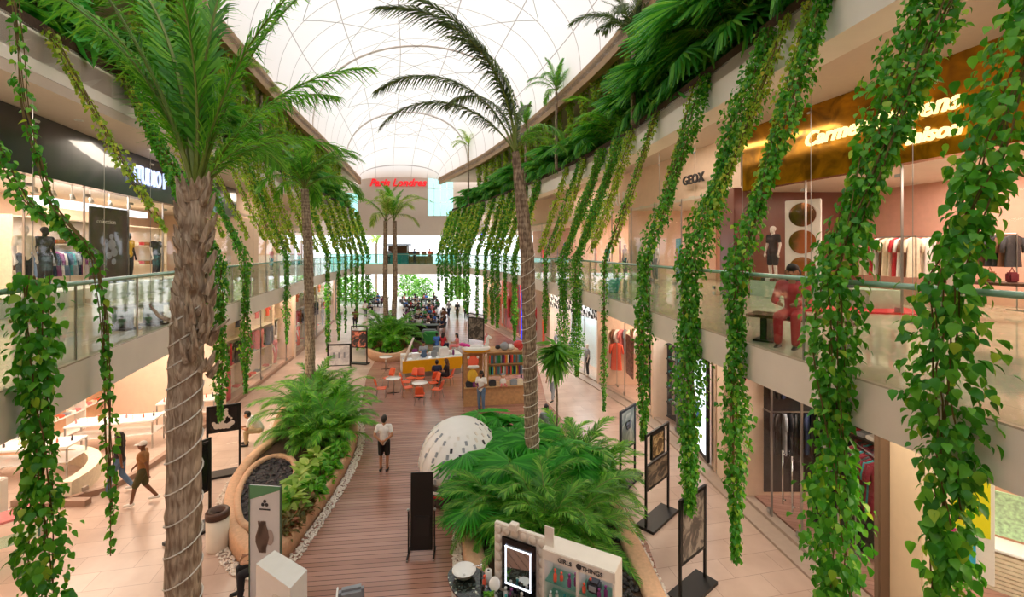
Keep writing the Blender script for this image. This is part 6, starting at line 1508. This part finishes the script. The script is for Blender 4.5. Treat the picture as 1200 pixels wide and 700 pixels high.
def goods(loc, rz, w, n, cols_, label, group, s=.16, name='folded_shirt'):
    me = BOXM.setdefault((name, s), MB().box((0, 0, s * .3), (s * 1.3, s * 1.5, s * .6), bev=s * .12).box((0, -s * .5, s * .6), (s * .5, s * .3, s * .06)).mesh(name))
    M_ = Matrix.Rotation(rz, 3, 'Z')
    for i in range(n):
        o = put(name, me, cols_[i % len(cols_)], None); o.location = Vector(loc) + M_ @ Vector(((i + .5) / n * w - w / 2, 0, 0)); o.rotation_euler = (0, 0, rz); tag(o, label, 'shirt' if 'shirt' in name else name.replace('_', ' '), group)
BOXM = {}
def shop_line(k, px, off): y = Yof(k, px, off); return Vector((X(k, y) + off, y, 0))
# --- sports clothes shop on the ground floor, gold-band side (dark jackets, pink boards)
mb = MB(); yy0, yy1 = yG[1] + .2, yG[2] - .1; ysp = np.linspace(yy0, yy1, 8); mb.prism([(X('GR', y) + .3, y) for y in ysp] + [(X('GR', y) + 4.5, y) for y in ysp[::-1]], .0, .15); struct('floor_shop', mb, 'pink_boards')
dark = ['black', 'charcoal', 'dark_cloth', 'navy', 'grey_cloth', 'black', 'dark_metal']
yd = yG[2] - .1; xd = X('GR', yd)
struct('trim_21', MB().box((xd + 2.5, yd - .04, 2.3), (3.9, .06, 4.1)), mat('slat_dark', '3a3433', .6, noise=.2, scale=8))
for i, (z, dy, x0, x1) in enumerate([(4.05, .32, .55, 4.0), (2.55, .34, .55, 4.0), (1.5, 1.3, 1.3, 3.4)]):
    A = Vector((xd + x0, yd - dy, 0)); B = Vector((xd + x1, yd - dy - (.15 if i == 2 else 0), 0)); n = 22 if i < 2 else 13
    t = thing('clothes_rail', ['upper rail of dark sportswear on the sports shop side wall', 'lower rail of dark sportswear on the sports shop side wall', 'low free-standing rail of dark sportswear in the sports shop'][i], 'clothes rail', ((A.x + B.x) / 2, (A.y + B.y) / 2, .15 if i == 2 else z))
    MB().bar((-(x1 - x0) / 2, 0, z - .15 if i == 2 else 0), ((x1 - x0) / 2, 0, z - .15 if i == 2 else 0), .03).build('rail', 'steel', t)
    for s_ in (-1, 1): MB().bar((s_ * (x1 - x0) / 2, 0, z - .15 if i == 2 else 0), (s_ * (x1 - x0) / 2, 0 if i == 2 else .3, 0), .03).build('bracket', 'steel', t)
    for j in range(n):
        p = A.lerp(B, (j + .5) / n); garment((p.x, p.y, z - .03), random.uniform(.7, 1.3), dark[(j * 5 + i) % 7], 'dark sports garment on the side wall rails of the sports shop', 'dark sports garments', i < 2, .98)
yp = yG[5] - .1; xp = X('GR', yp)
for j in range(16):
    garment((xp + .5 + j * .2, yp - .35, 2.9), random.uniform(.5, 1.2), ['cream_cloth', 'brown_cloth', 'white', 'pink_cloth', 'grey_cloth'][j % 5], 'pale garment on the side wall of the peach-lit shop', 'pale garments of the peach-lit shop', True, 1.1)
for i, (px, off) in enumerate([(1018, .9), (1030, 1.5)]):
    c = shop_line('GR', px, off); rack(c + Vector((-.1, -.5, 0)), c + Vector((.1, .5, 0)), 2.6, ['maroon clothes rail beside the brown pillar, nearer the glass', 'maroon and teal clothes rail beside the brown pillar, deeper inside'][i], ['maroon', 'maroon', 'teal_cloth', 'maroon', 'charcoal'], 12, 'maroon, teal or charcoal garment hanging beside the brown pillar', 'garments beside the brown pillar', 2.45, True)
for i, off in enumerate((1.3, 3.2)):
    c = shop_line('GR', 1000, off); su = shelf_unit(Vector((c.x, c.y, .15)), -1.3, 1.8, 3.2, 6, 'dark_metal', ['dark shoe shelves beside the maroon rails', 'dark shoe shelves at the back of the sports shop'][i])
    for lv in range(2, 5): goods(Vector((c.x, c.y, .15 + .05 + 3.1 * lv / 5 + .02)), -1.3, 1.6, 7, ['white', 'charcoal', 'brown_cloth', 'red_cloth', 'grey_cloth'], 'sports shoe box on the dark shelves of the sports shop', 'shoe boxes on the dark shelves', .16, 'shoe_box')
for dx in (0, .32):
    y = Yof('GR', 927) + dx; o = MB().tube([(0, 0, 0), (0, 0, 1.3)], .02, 8).tube([(0, 0, .1), (.07, 0, .1)], .015, 6).tube([(0, 0, 1.2), (.07, 0, 1.2)], .015, 6).build('door_handle', 'chrome', None, True); o.location = (X('GR', y) + .03, y, .75); tag(o, 'tall steel pull handle on the sports shop glass door', 'door handle', 'sports shop door handles')
# --- colourful lit shop at the near end
c = Vector((X('GR', 6.6) + .9, 6.5, 0)); yb = thing('display_screen', 'bright yellow, magenta and blue lit display board in the near lit shop', 'display board', (8.75, 8.9, 0), -.9)
MB().box((0, 0, 1.7), (.95, .06, 2.2), bev=.01).build('frame', 'white', yb); MB().box((0, -.035, 2.1), (.85, .02, 1.25)).build('yellow_picture', mat('bright_yellow', 'f4f01e', .4), yb); MB().box((-.15, -.04, 1.2), (.22, .02, .5)).build('magenta_picture', 'magenta', yb); MB().box((.12, -.04, 1.15), (.22, .02, .5)).build('blue_picture', mat('sky_blue', '28b4e0', .4), yb)
MB().box((.0, -.045, 1.75), (.14, .02, .16)).build('purple_picture', 'plum', yb)
cd = thing('sales_counter', 'cream slatted counter with a bright white top in the near lit shop', 'counter', (9.75, 9.2, 0), -.75)
sl = MB(); [sl.box((0, 0, .18 + i * .085), (1.1, .5, .07), bev=.01) for i in range(9)]; sl.build('slatted_body', 'cream_cloth', cd); MB().box((0, 0, .98), (1.2, .6, .05), bev=.01).build('top', 'white_gloss', cd); MB().box((0, .3, 1.5), (1.2, .03, .9)).build('leafy_backdrop', mat('green_print', 'bfe0b0', .5, noise=.35, scale=14), cd)
# --- blue-grey display shop and lit poster
for i, px in enumerate((775, 790)):
    c = shop_line('GR', px, .7); su = shelf_unit(Vector((c.x, c.y, .14)), -1.35, 1.5, 3.0, 6, 'black', ['black lit shelves of small goods behind the slender vine', 'second black lit shelf unit in the blue-grey shop'][i], lit='jeans')
    for lv in range(1, 5): goods(Vector((c.x, c.y, .14 + .07 + 2.9 * lv / 5)), -1.35, 1.4, 8, ['white', 'grey_cloth', 'shirt_teal', 'charcoal'], 'small white or grey packet on the black lit shelves', 'packets on the black lit shelves', .13, 'packet')
y = Yof('GR', 823); o = thing('lit_poster', 'tall white and blue lit poster in a black frame beside the sports shop', 'poster', (X('GR', y) - .02, y, 0), -PI / 2 - .1)
MB().box((0, 0, 1.9), (1.35, .1, 3.3), bev=.02).build('frame', 'black', o); MB().box((0, -.06, 1.9), (1.12, .02, 2.9)).build('picture', glow_mat('poster_glow', 'e2ecfa', 1.1), o); MB().box((-.2, -.075, 1.5), (.4, .01, .7)).build('blue_shape', 'blue_cloth', o)
y = Yof('GR', 800); MBx = MB().box((0, 0, 2.25), (.3, 1.3, 4.4), bev=.02).box((-.16, 0, 2.2), (.02, 1.1, 4.0)).build('dark_pylon', 'black_gloss'); MBx.location = (X('GR', y) + .35, y, .05); tag(MBx, 'glossy black shopfront pylon beside the lit poster', 'pylon')
# --- red jacket shop
y = Yof('GR', 720, .9); c = Vector((X('GR', y) + .9, y, .14))
rack(c + Vector((-.1, -1, 0)), c + Vector((.1, 1, 0)), 2.3, 'rail of red jackets near the glass of the peach-lit shop', ['coral', 'coral', 'red_cloth', 'white', 'brown_cloth'], 10, 'red or coral jacket in the peach-lit shop window', 'jackets in the peach-lit window', 2.1, True, sc=1.2)
for i, (px, off) in enumerate([(738, .6), (705, .7)]):
    c = shop_line('GR', px, off); o = MB().box((0, 0, 1.6), (.06, 1.2, 1.9), bev=.02).box((-.04, 0, 1.6), (.02, 1.05, 1.7)).build('hanging_rug', mat('rug_pattern', '8a5a4c', .9, noise=.6, scale=9)); o.location = (c.x, c.y, .3); tag(o, ['patterned brown hanging panel nearer the slender vine in the peach-lit shop', 'patterned brown hanging panel at the far end of the peach-lit shop'][i], 'hanging panel')
# --- houndstooth shopfront
def hound():
    m = bpy.data.materials.new('houndstooth'); nt, N, L = nodes_of(m); b = N['Principled BSDF']; tc = N.new('ShaderNodeTexCoord'); ck = N.new('ShaderNodeTexChecker'); ck.inputs['Scale'].default_value = 4.2
    mp = N.new('ShaderNodeMapping'); mp.inputs['Rotation'].default_value = (.4, 0, 0); L.new(tc.outputs['Object'], mp.inputs[0]); L.new(mp.outputs[0], ck.inputs[0]); ck.inputs[1].default_value = (.85, .85, .85, 1); ck.inputs[2].default_value = (.02, .02, .02, 1); L.new(ck.outputs[0], b.inputs['Base Color']); MATS['hound'] = m
hound()
ya, yb2 = yG[5] + .1, yG[6]
mb = strip_wall('GR', -.02, 3.3, 4.6, ya, yb2, .2, .5); struct('trim_18', mb, 'hound'); struct('wall_houndstooth_back', strip_wall('GR', 1.3, .15, 4.4, ya, yb2, .1, .5), mat('shop_pale', 'e6f4f6', .6)); front(0, 'GR', ya, yb2, .14, 3.3, .1, 4, n='window_17')  # inner wall is plain cool white, no emission
for i in range(3):
    y = ya + (yb2 - ya) * (i + .5) / 3; person('white mannequin before the lit houndstooth shopfront window', (X('GR', y) - .0, y, .14) if False else (X('GR', y) + .02, y, .14), PI / 2, 'stand', 'grey_cloth', 'charcoal', 'mannequin_white', vox=.022, name='mannequin', cat='mannequin', group='mannequins of the houndstooth shop')
area_light('ceiling_lamp_light', (X('GR', (ya + yb2) / 2) + .65, (ya + yb2) / 2, 4.3), .9, yb2 - ya - .6, 150, (.85, .95, 1))
# --- red, yellow and orange far shops
for i, (px0, px1, m_, nm) in enumerate([(566, 574, 'yellow_cloth', 'yellow'), (576, 584, 'coral', 'coral'), (586, 604, 'red_cloth', 'red')]):
    a_ = Yof('GR', px0 + .5); b_q = Yof('GR', px1); lo, hi = min(a_, b_q), max(a_, b_q); struct('wall_shop_panel', strip_wall('GR', .35, .2, 4.3, lo, hi, .1, .5), mat('panel_' + nm, {'yellow': 'f0c060', 'coral': 'f08a70', 'red': 'ef5a58'}[nm], .5, noise=.2, scale=2))
for i in range(8):
    y = 31 + i * 1.5; garment((X('GR', y) + .15, y, 2.9 if i % 2 else 2.2), PI / 2, ['coral', 'red_cloth', 'white', 'pink_cloth'][i % 4], 'bright garment hanging in the far red and yellow shop windows', 'garments in the far red windows', True, 1.5)

# --- ground floor, letters side: bright cosmetics shop
for i, (x, y, w_, d_, rz_) in enumerate([(-13.9, 16.0, 2.6, .9, .25), (-15.0, 13.9, 3.0, .9, .2), (-12.9, 18.2, 2.0, .8, .3), (-15.2, 11.6, 2.6, .9, .1)]):
    t = thing('display_table', ['white lit display table nearest the shop glass by the walking couple', 'long white lit display table in the middle of the bright shop', 'white lit display table beyond the walking couple', 'white lit display table closest to the picture edge'][i], 'table', (x, y, .0), rz_)
    MB().box((0, 0, .95), (w_, d_, .06), bev=.01).build('table_top', 'white_gloss', t); MB().box((0, 0, .5), (w_, d_, .03), bev=.01).build('lower_shelf', 'white_gloss', t)
    for sx in (-1, 1):
        for sy in (-1, 1): MB().box((sx * (w_ / 2 - .04), sy * (d_ / 2 - .04), .46), (.04, .04, .92)).build('leg', 'steel', t)
    for j in range(9):
        o = put('bottle', bt, ['pink_cloth', 'white', 'coral', 'charcoal', 'cream_cloth'][j % 5], None, True); o.location = on_kiosk(-w_ / 2 + .2 + j * (w_ - .4) / 8, -.15 + .1 * (j % 3), .98, t); tag(o, 'small cosmetic bottle on a lit table of the bright shop', 'bottle', 'bottles on the lit tables')
for i, y in enumerate((12.5, 14.6, 16.7, 18.6)):
    xw = X('GL', y) - 4.9; t = shelf_unit(Vector((xw, y, 0)), PI / 2 + .1, 1.9, 2.9, 5, 'white', 'white lit wall shelves at the back of the bright shop', back=True, lit='back_warm_white', d=.4); t['group'] = 'white lit wall shelves'
    for lv in (1, 2, 3): goods(Vector((xw + .05, y, .07 + 2.8 * lv / 4)), PI / 2 + .1, 1.7, 7, ['white', 'pink_cloth', 'cream_cloth', 'coral', 'grey_cloth'], 'small boxed product on the white lit wall shelves', 'products on the white lit wall shelves', .15, 'product_box')
cv = MB(); 
for i in range(17):
    a = PI * i / 16 * .5
    for z in (0, .5): cv.v.append((2.4 * math.cos(a), 2.4 * math.sin(a), z)); 
for i in range(16): cv.f.append((2 * i, 2 * i + 2, 2 * i + 3, 2 * i + 1))
o = cv.build('curved_plinth', 'cream_cloth'); md = o.modifiers.new('s', 'SOLIDIFY'); md.thickness = .3; o.location = (-14.6, 12.6, 0); tag(o, 'low curved cream plinth sweeping across the bright shop floor', 'plinth')
# small goods table at the lower edge
t = thing('glass_table', 'glass-topped display stand with pink goods at the lower edge by the heavy vine', 'table', (P(10, 655, 0).x, P(10, 655).y, 0), .9); MB().box((0, 0, .95), (1.1, .6, .05)).build('table_top', 'pink_cloth', t); MB().box((0, 0, .4), (1.05, .55, .02)).build('lower_shelf', 'glass_teal', t)
for sx in (-1, 1):
    for sy in (-1, 1): MB().box((sx * .5, sy * .26, .47), (.04, .04, .94)).build('leg', 'steel', t)
o = thing('handbag', 'dark handbag on a stand inside the bright shop by the heavy vine', 'bag', (P(5, 560, 1.0).x - .4, P(5, 560, 1.0).y, .95)); MB().box((0, 0, .14), (.34, .16, .28), bev=.05).build('pouch', 'charcoal', o); MB().tube([(-.1, 0, .26), (0, 0, .44), (.1, 0, .26)], .012, 6).build('strap', 'charcoal', o)
o = MB().box((0, 0, .47), (.6, .4, .94), bev=.03).box((0, 0, .02), (.7, .5, .04)).build('stand_block', 'white'); o.location = (P(5, 560, 1.0).x - .4, P(5, 560, 1.0).y, 0); tag(o, 'white block under the dark handbag', 'block')
# --- clothes shop behind the bushy palm (ground floor)
q = random.Random(4); yA2, yC2 = yA + .3, yC - .3; n_b = 6
warm = ['red_cloth', 'coral', 'grey_cloth', 'cream_cloth', 'pink_cloth', 'charcoal', 'brown_cloth', 'shirt_white', 'dark_cloth', 'coral', 'shirt_tan']
for i in range(n_b):
    y = yA2 + (yC2 - yA2) * (i + .5) / n_b; x = X('GL', y) - 1.1; w_ = (yC2 - yA2) / n_b * .8
    t = shelf_unit(Vector((x, y, .0)), PI / 2 + .12, w_, 3.9, 4, 'cream_cloth', 'tall cream clothes bay facing the glass of the warm-lit clothes shop', lit='back_warm_white', d=.5, name='clothes_bay'); t['group'] = 'cream clothes bays'
    for j in range(6):
        yy = y - w_ / 2 + w_ * (j + .5) / 6; garment((x + .2, yy, 2.45), PI / 2 + q.uniform(.6, 1.2) * (1 if j % 2 else -1) * .5, q.choice(warm), 'garment hanging in the cream bays of the warm-lit clothes shop', 'garments in the cream bays', True, .95)
        if j % 2 == 0: garment((x + .2, yy, 3.8), PI / 2, q.choice(warm), 'garment hanging in the cream bays of the warm-lit clothes shop', 'garments in the cream bays', False, .9)
    for m_ in range(2):
        goods(Vector((x + .05, y, .07 + 3.8 * m_ / 3)), PI / 2 + .12, w_ * .9, 5, warm[m_:], 'folded garment on a shelf of the cream bays', 'folded garments in the cream bays', .2)
for i, (f_, sh) in enumerate([(.12, 'red_cloth'), (.30, 'pink_cloth'), (.5, 'coral'), (.68, 'cream_cloth'), (.86, 'grey_cloth')]):
    y = yA2 + (yC2 - yA2) * f_; person(['mannequin in a red dress beside the vine over the clothes window', 'mannequin in pink in the clothes window', 'mannequin in coral in the middle of the clothes window', 'mannequin in cream next to the palm trunk in the clothes window', 'mannequin in grey at the far end of the clothes window'][i], (X('GL', y) - .45, y, .16), -PI / 2 + .2, 'stand', sh, sh, 'mannequin_white', vox=.02, name='mannequin', cat='mannequin', fem=True)
rs = MB().box((0, 0, .7), (.6, .5, 1.4), bev=.04).box((0, 0, 1.43), (.65, .55, .05)).build('red_plinth', 'red_cloth'); y = yA2 + .8; rs.location = (X('GL', y) - .6, y, .16); tag(rs, 'bright red plinth in the clothes window behind the leafy vine', 'plinth')
# --- far pale shopfronts, letters side
struct('wall_far_pale', strip_wall('GL', -.4, .2, 4.3, yC + .6, 45.5, .1, 1), mat('far_pale', 'e4eef6', .6))  # plain pale wall close behind the panes, no emission

# ------------------------------------------------------------ upper shop, letters side
def up(k, px, off, z=Z2): y = Yof(k, px, off); return Vector((X(k, y) + off, y, z))
o = strip_slab('SL', 'SL', -.9, Z2, Z2 + .42, 7, 23); pl = struct('trim_19', o, 'white')
for i, (px, sh, sk, lab) in enumerate([(28, 'cream_cloth', 'mannequin_white', 'pale mannequin nearest the picture edge in the upper letters-side window'), (52, 'charcoal', 'mannequin_dark', 'black mannequin in a dark top in the upper letters-side window'), (150, 'yellow_cloth', 'mannequin_dark', 'mannequin in a mustard jumper in the upper letters-side window'), (183, 'dark_cloth', 'mannequin_white', 'mannequin in dark clothes beside the dark advertising panel')]):
    c = up('SL', px, -.5, Z2 + .42); person(lab, c, -PI / 2, 'stand', sh, 'dark_cloth', sk, vox=.018, name='mannequin', cat='mannequin', fem=True)
c = up('SL', 129, -.25, Z2 + .4); o = thing('advert_panel', 'dark advertising panel with a pale crouching figure in the upper letters-side window', 'panel', c, PI / 2 + .1); MB().box((0, 0, 1.25), (1.6, .06, 2.4), bev=.01).build('board', mat('advert_brown', '4b4038', .4), o)
f2 = MB(); [f2.ball((dx, -.04, z_), r_, 8, (1, .08, 1)) for dx, z_, r_ in ((0, 1.55, .09), (.02, 1.3, .17), (.12, 1.05, .14), (-.1, .95, .12), (.1, .75, .1))]; f2.build('figure_picture', 'grey_cloth', o); me = text_mesh('coleccion', .2, .003); l2 = put('lettering', me, 'white', o); l2.location = (-.2, -.04, 1.95); l2.rotation_euler = (PI / 2, 0, 0)
for i, px in enumerate((60, 95, 165)):
    c = up('SL', px, -2.6); t = shelf_unit(Vector((c.x, c.y, Z2)), PI / 2 + .15, 3.2, 2.6, 4, 'cream_cloth', ['cream wall shelves behind the black mannequin', 'cream wall shelves of bags behind the lit strip', 'cream wall shelves behind the mustard jumper'][i], lit='back_warm_white')
    for lv in (1, 2): goods(Vector((c.x, c.y, Z2 + .07 + 2.5 * lv / 3)), PI / 2 + .15, 2.9, 8, ['brown_cloth', 'charcoal', 'cream_cloth', 'red_cloth', 'shirt_tan'], 'bag or box on the cream wall shelves upstairs', 'goods on the cream wall shelves', .24, 'shelf_box')
for i, px in enumerate((75, 112)):
    c = up('SL', px, -1.4); rack(c + Vector((0, -.9, 0)), c + Vector((-.2, .9, 0)), Z2 + 1.5, ['low clothes rail of blue-grey tops behind the glass, nearer the edge', 'low clothes rail of blue-grey tops next to the dark advertising panel'][i], ['jeans', 'shirt_teal', 'grey_cloth', 'navy', 'plum', 'white'], 12, 'blue-grey top on a low rail in the upper letters-side shop', 'tops on the low rails upstairs', 1.45)
ls_ = MB(); a = up('SL', 40, -.8, 8.25); b = up('SL', 168, -.8, 8.25); ls_.bar(a, b, .28, .22); o = ls_.build('ceiling_lamp', 'lamp_cool'); tag(o, 'long glowing white strip lamp along the upper letters-side window', 'lamp')
for i in range(6):
    c = up('SL', 40 + i * 22, -.4, 8.5); o = MB().tube([(0, 0, .3), (0, 0, 0)], .012, 6).tube([(0, 0, 0), (.06, -.02, -.14)], [.045, .06], 10).build('spotlight', 'white', None, True); o.location = c; tag(o, 'small white spotlight under the dark upper shop band', 'spotlight', 'spotlights under the dark band')
for i, (px, m_) in enumerate([(250, 'cream_cloth'), (268, 'grey_cloth'), (283, 'charcoal'), (318, 'pink_cloth'), (334, 'cream_cloth'), (350, 'coral')]):
    c = up('SL', px, -.6, Z2); person('mannequin in the far upper windows past the thick palm', c, -PI / 2, 'stand', m_, 'dark_cloth', 'mannequin_white', vox=.022, name='mannequin', cat='mannequin', group='mannequins of the far upper windows, letters side')
    c2 = up('SL', px + 5, -1.6, Z2); t = shelf_unit(c2, PI / 2 + .2, 1.8, 2.6, 5, 'wood_light', 'wooden shelf unit in the far upper windows past the thick palm', back=False); t['group'] = 'wooden shelf units upstairs'
# ------------------------------------------------------------ upper shop, gold-band side
struct('trim_20', strip_slab('SR', 'SR', .8, Z2, Z2 + .5, 11.5, yS), mat('plinth_mint', 'bcd0bc', .4))
c = up('SR', 906, .5, Z2 + .5); person('white mannequin in a dark printed dress in the gold-band shop window', c, PI / 2 + .3, 'stand', 'dark_cloth', 'dark_cloth', 'mannequin_white', legs='short', vox=.012, name='mannequin', cat='mannequin', fem=True, sc=1.06)
c = up('SR', 1122, .5, Z2 + .3); person('headless-looking white mannequin behind the thickest vine in the gold-band shop', c, PI / 2, 'stand', 'mannequin_white', 'mannequin_white', 'mannequin_white', vox=.014, name='mannequin', cat='mannequin', sc=1.15)
c = up('SR', 941, .35, Z2 + .5); t = thing('standing_mirror', 'white standing panel with three round mirrors one above another', 'mirror', c, -PI / 2 + .75)
MB().box((0, 0, 1.25), (.95, .12, 2.6), bev=.02).build('board', 'white', t)
for i in range(3): MB().tube([(0, -.075, .45 + i * .82), (0, -.06, .45 + i * .82)], .36, 32).build('round_mirror', mat('copper_mirror', 'd98f62', .08, 1), t); 
MB().box((0, 0, -.0), (1.0, .3, .06)).build('foot', 'white', t)
for i in range(18):
    y = yS - .4 - i * .19; o = put('shoe_box', BOXM[('shoe_box', .16)], ['brown_cloth', 'shirt_tan', 'charcoal', 'white', 'maroon'][i % 5], None); o.location = (X('SR', y) + .25, y, Z2 + .5); tag(o, 'small shoe or bag on the mint plinth of the gold-band window', 'shoe box', 'goods on the mint plinth')
for i, (px, off, mm) in enumerate([(1045, 2.4, ['cream_cloth', 'brown_cloth', 'white', 'red_cloth', 'cream_cloth']), (1065, 3.2, ['white', 'cream_cloth', 'pink_cloth']), (1150, 2.6, ['charcoal', 'brown_cloth', 'dark_cloth'])]):
    c = up('SR', px, off); rack(c + Vector((.0, -.8, 0)), c + Vector((-.2, .8, 0)), Z2 + 1.9, ['rail of cream and red clothes deep in the gold-band shop', 'rail of white clothes at the back of the gold-band shop', 'rail of dark bags behind the thickest vine'][i], mm, 11, 'garment on the upper rails of the gold-band shop', 'garments on the gold-band shop rails', 1.8, i != 2)
mt = struct('floor_mat', MB().box((up('SR', 1000, -.3).x, up('SR', 1000, -.3).y, Z2 + .02), (2.6, 1.6, .04), rz=-.3), mat('mat_red', 'd8303a', .8))
c = up('SR', 1160, 1.0); t = thing('display_table', 'wooden display table with bags upstairs beyond the thickest vine', 'table', c, -1.2); MB().box((0, 0, .8), (1.8, .7, .06), bev=.01).build('table_top', 'wood_dark', t)
for sx in (-1, 1):
    for sy in (-1, 1): MB().box((sx * .8, sy * .28, .39), (.06, .06, .78)).build('leg', 'wood_dark', t)
for i in range(5): o = MB().box((0, 0, .11), (.22, .12, .22), bev=.03).tube([(-.06, 0, .2), (0, 0, .32), (.06, 0, .2)], .01, 6).build('handbag', ['brown_cloth', 'charcoal', 'shirt_tan', 'maroon', 'black'][i]); o.location = on_kiosk(-.7 + i * .35, 0, .83, t); tag(o, 'small handbag on the upstairs wooden display table', 'bag', 'handbags upstairs')
for i, (px, m_, lab) in enumerate([(797, 'coral', 'mannequin in a coral shirt in the upper window between two vines'), (768, 'white', 'mannequin in white beside the coral one upstairs'), (733, 'cream_cloth', 'tan-capped mannequin below the white shop letters'), (712, 'teal_cloth', 'mannequin in teal below the white shop letters')]):
    c = up('SR', px, .6, Z2); person(lab, c, PI / 2 + .3, 'stand', m_, 'navy' if i != 1 else 'grey_cloth', 'mannequin_white', vox=.016, name='mannequin', cat='mannequin', sc=1.1)
for i, (y, m_) in enumerate([(20.5, 'shirt_teal'), (23, 'green_cloth'), (26, 'plum'), (29, 'coral'), (34, 'blue_cloth'), (38, 'red_cloth')]):
    o = thing('display_board', 'coloured display board in the far upper windows on the gold-band side', 'display board', (X('SR', y) + .5, y, Z2), -PI / 2 - .2, 'coloured display boards upstairs'); MB().box((0, 0, 1.1), (1.2, .06, 1.9), bev=.01).build('board', m_, o); MB().box((0, 0, .05), (1.0, .4, .08)).build('foot', 'steel', o)
for px, lab in ((565, 'small blue and red lit emblem hanging upstairs, the farther one'), (610, 'small blue and red lit emblem hanging upstairs beside the middle trunk')):
    y = Yof('SR', px, -.3); o = thing('lit_emblem', lab, 'sign', (X('SR', y) - .3, y, 8.3)); MB().ball((0, 0, .3), .45, 8, (.3, 1, 1)).build('blue_disc', 'sign_blue', o, True); MB().ball((-.05, .15, -.0), .22, 8, (.4, 1, 1)).build('red_disc', 'sign_red', o, True); MB().tube([(0, 0, .6), (0, 0, 2.7)], .02, 6).build('hanger_rod', 'steel', o)
# potted green and bench on that gallery
c = P(718, 342, Z2); t = thing('potted_plant', 'bushy green pot plant on the upper gallery below the white shop letters', 'plant', c); MB().lathe([(.001, 0), (.2, 0), (.28, .5), (.24, .5), (.001, .45)], n=20).build('pot', 'shirt_teal', t, True)
Vv, Ff = scatter('oval', np.stack([RNG.normal(0, .25, 160), RNG.normal(0, .25, 160), RNG.uniform(.5, 1.0, 160)], -1), RNG.uniform(0, 6.28, 160), RNG.uniform(-1, .5, 160), RNG.normal(0, .3, 160), np.full(160, .22)); put('foliage', npmesh('foliage', Vv, Ff), 'leaf_palm_bright', t, True)
# teal stall on the footbridge and the brown fence beside it
t = thing('market_stall', 'teal market stall with a dark roof on the distant footbridge', 'stall', V(466, 308, 53)); t.location.z = Z2
MB().box((0, 0, .6), (2.6, 1.0, 1.2), bev=.03).build('counter', 'teal_cloth', t); MB().box((0, 0, 2.2), (3.0, 1.4, .15), bev=.03).build('roof', 'dark_cloth', t); MB().box((0, .4, 1.6), (2.4, .05, 1.0)).build('back_panel', 'brown_cloth', t); [MB().box((s * 1.2, -.4, 1.1), (.08, .08, 2.2)).build('post', 'steel', t) for s in (-1, 1)]
t = thing('planter_fence', 'brown slatted fence with square openings on the distant footbridge', 'fence', V(493, 308, 53)); t.location.z = Z2; MB().box((0, 0, .45), (2.8, .2, .9), bev=.02).build('panel', 'shirt_tan', t)
for i in range(4): MB().box((-1.15 + i * .77, 0, 1.2), (.55, .1, .5), bev=.02).build('square_panel', 'brown_cloth', t)
# frameless glass screens of the upper galleries hang from thin steel stays
for side, k, off, zt in ((-1, 'SL', 1.2, 10.1), (1, 'SR', -1.2, 11.0)):
    for i, y in enumerate(np.arange(7, 24, 2.4)):
        o = MB().tube([(0, 0, 0), (0, 0, zt - Z2)], .007, 6).tube([(-.0, 0, zt - Z2 - .5), (.0, .12, zt - Z2 - .5)], .03, 8).box((0, 0, .02), (.1, .1, .04)).build('steel_stay', 'steel'); o.location = (X(k, y) + off, y, Z2); tag(o, 'thin vertical steel stay between upper gallery floor and ceiling, %s side' % ('letters' if side < 0 else 'gold-band'), 'steel stay', 'steel stays, %s side' % ('letters' if side < 0 else 'gold-band'))
    # small downlights of the gallery ceilings
for i in range(8):
    y = 8 + i * 3.2; o = MB().lathe([(.06, 0), (.09, 0), (.09, -.02), (.06, -.02), (.055, 0)], n=16).build('downlight', 'white'); o.location = ((X('UL', y) + X('SL', y)) / 2, y, 10.12); tag(o, 'small round downlight in the gallery ceiling on the letters side', 'downlight', 'downlights, letters side')
    o = MB().lathe([(.06, 0), (.09, 0), (.09, -.02), (.06, -.02), (.055, 0)], n=16).build('downlight', 'white'); o.location = ((X('UR', y) + X('SR', y)) / 2, y, 11.0); tag(o, 'small round downlight in the gallery ceiling on the gold-band side', 'downlight', 'downlights, gold-band side')
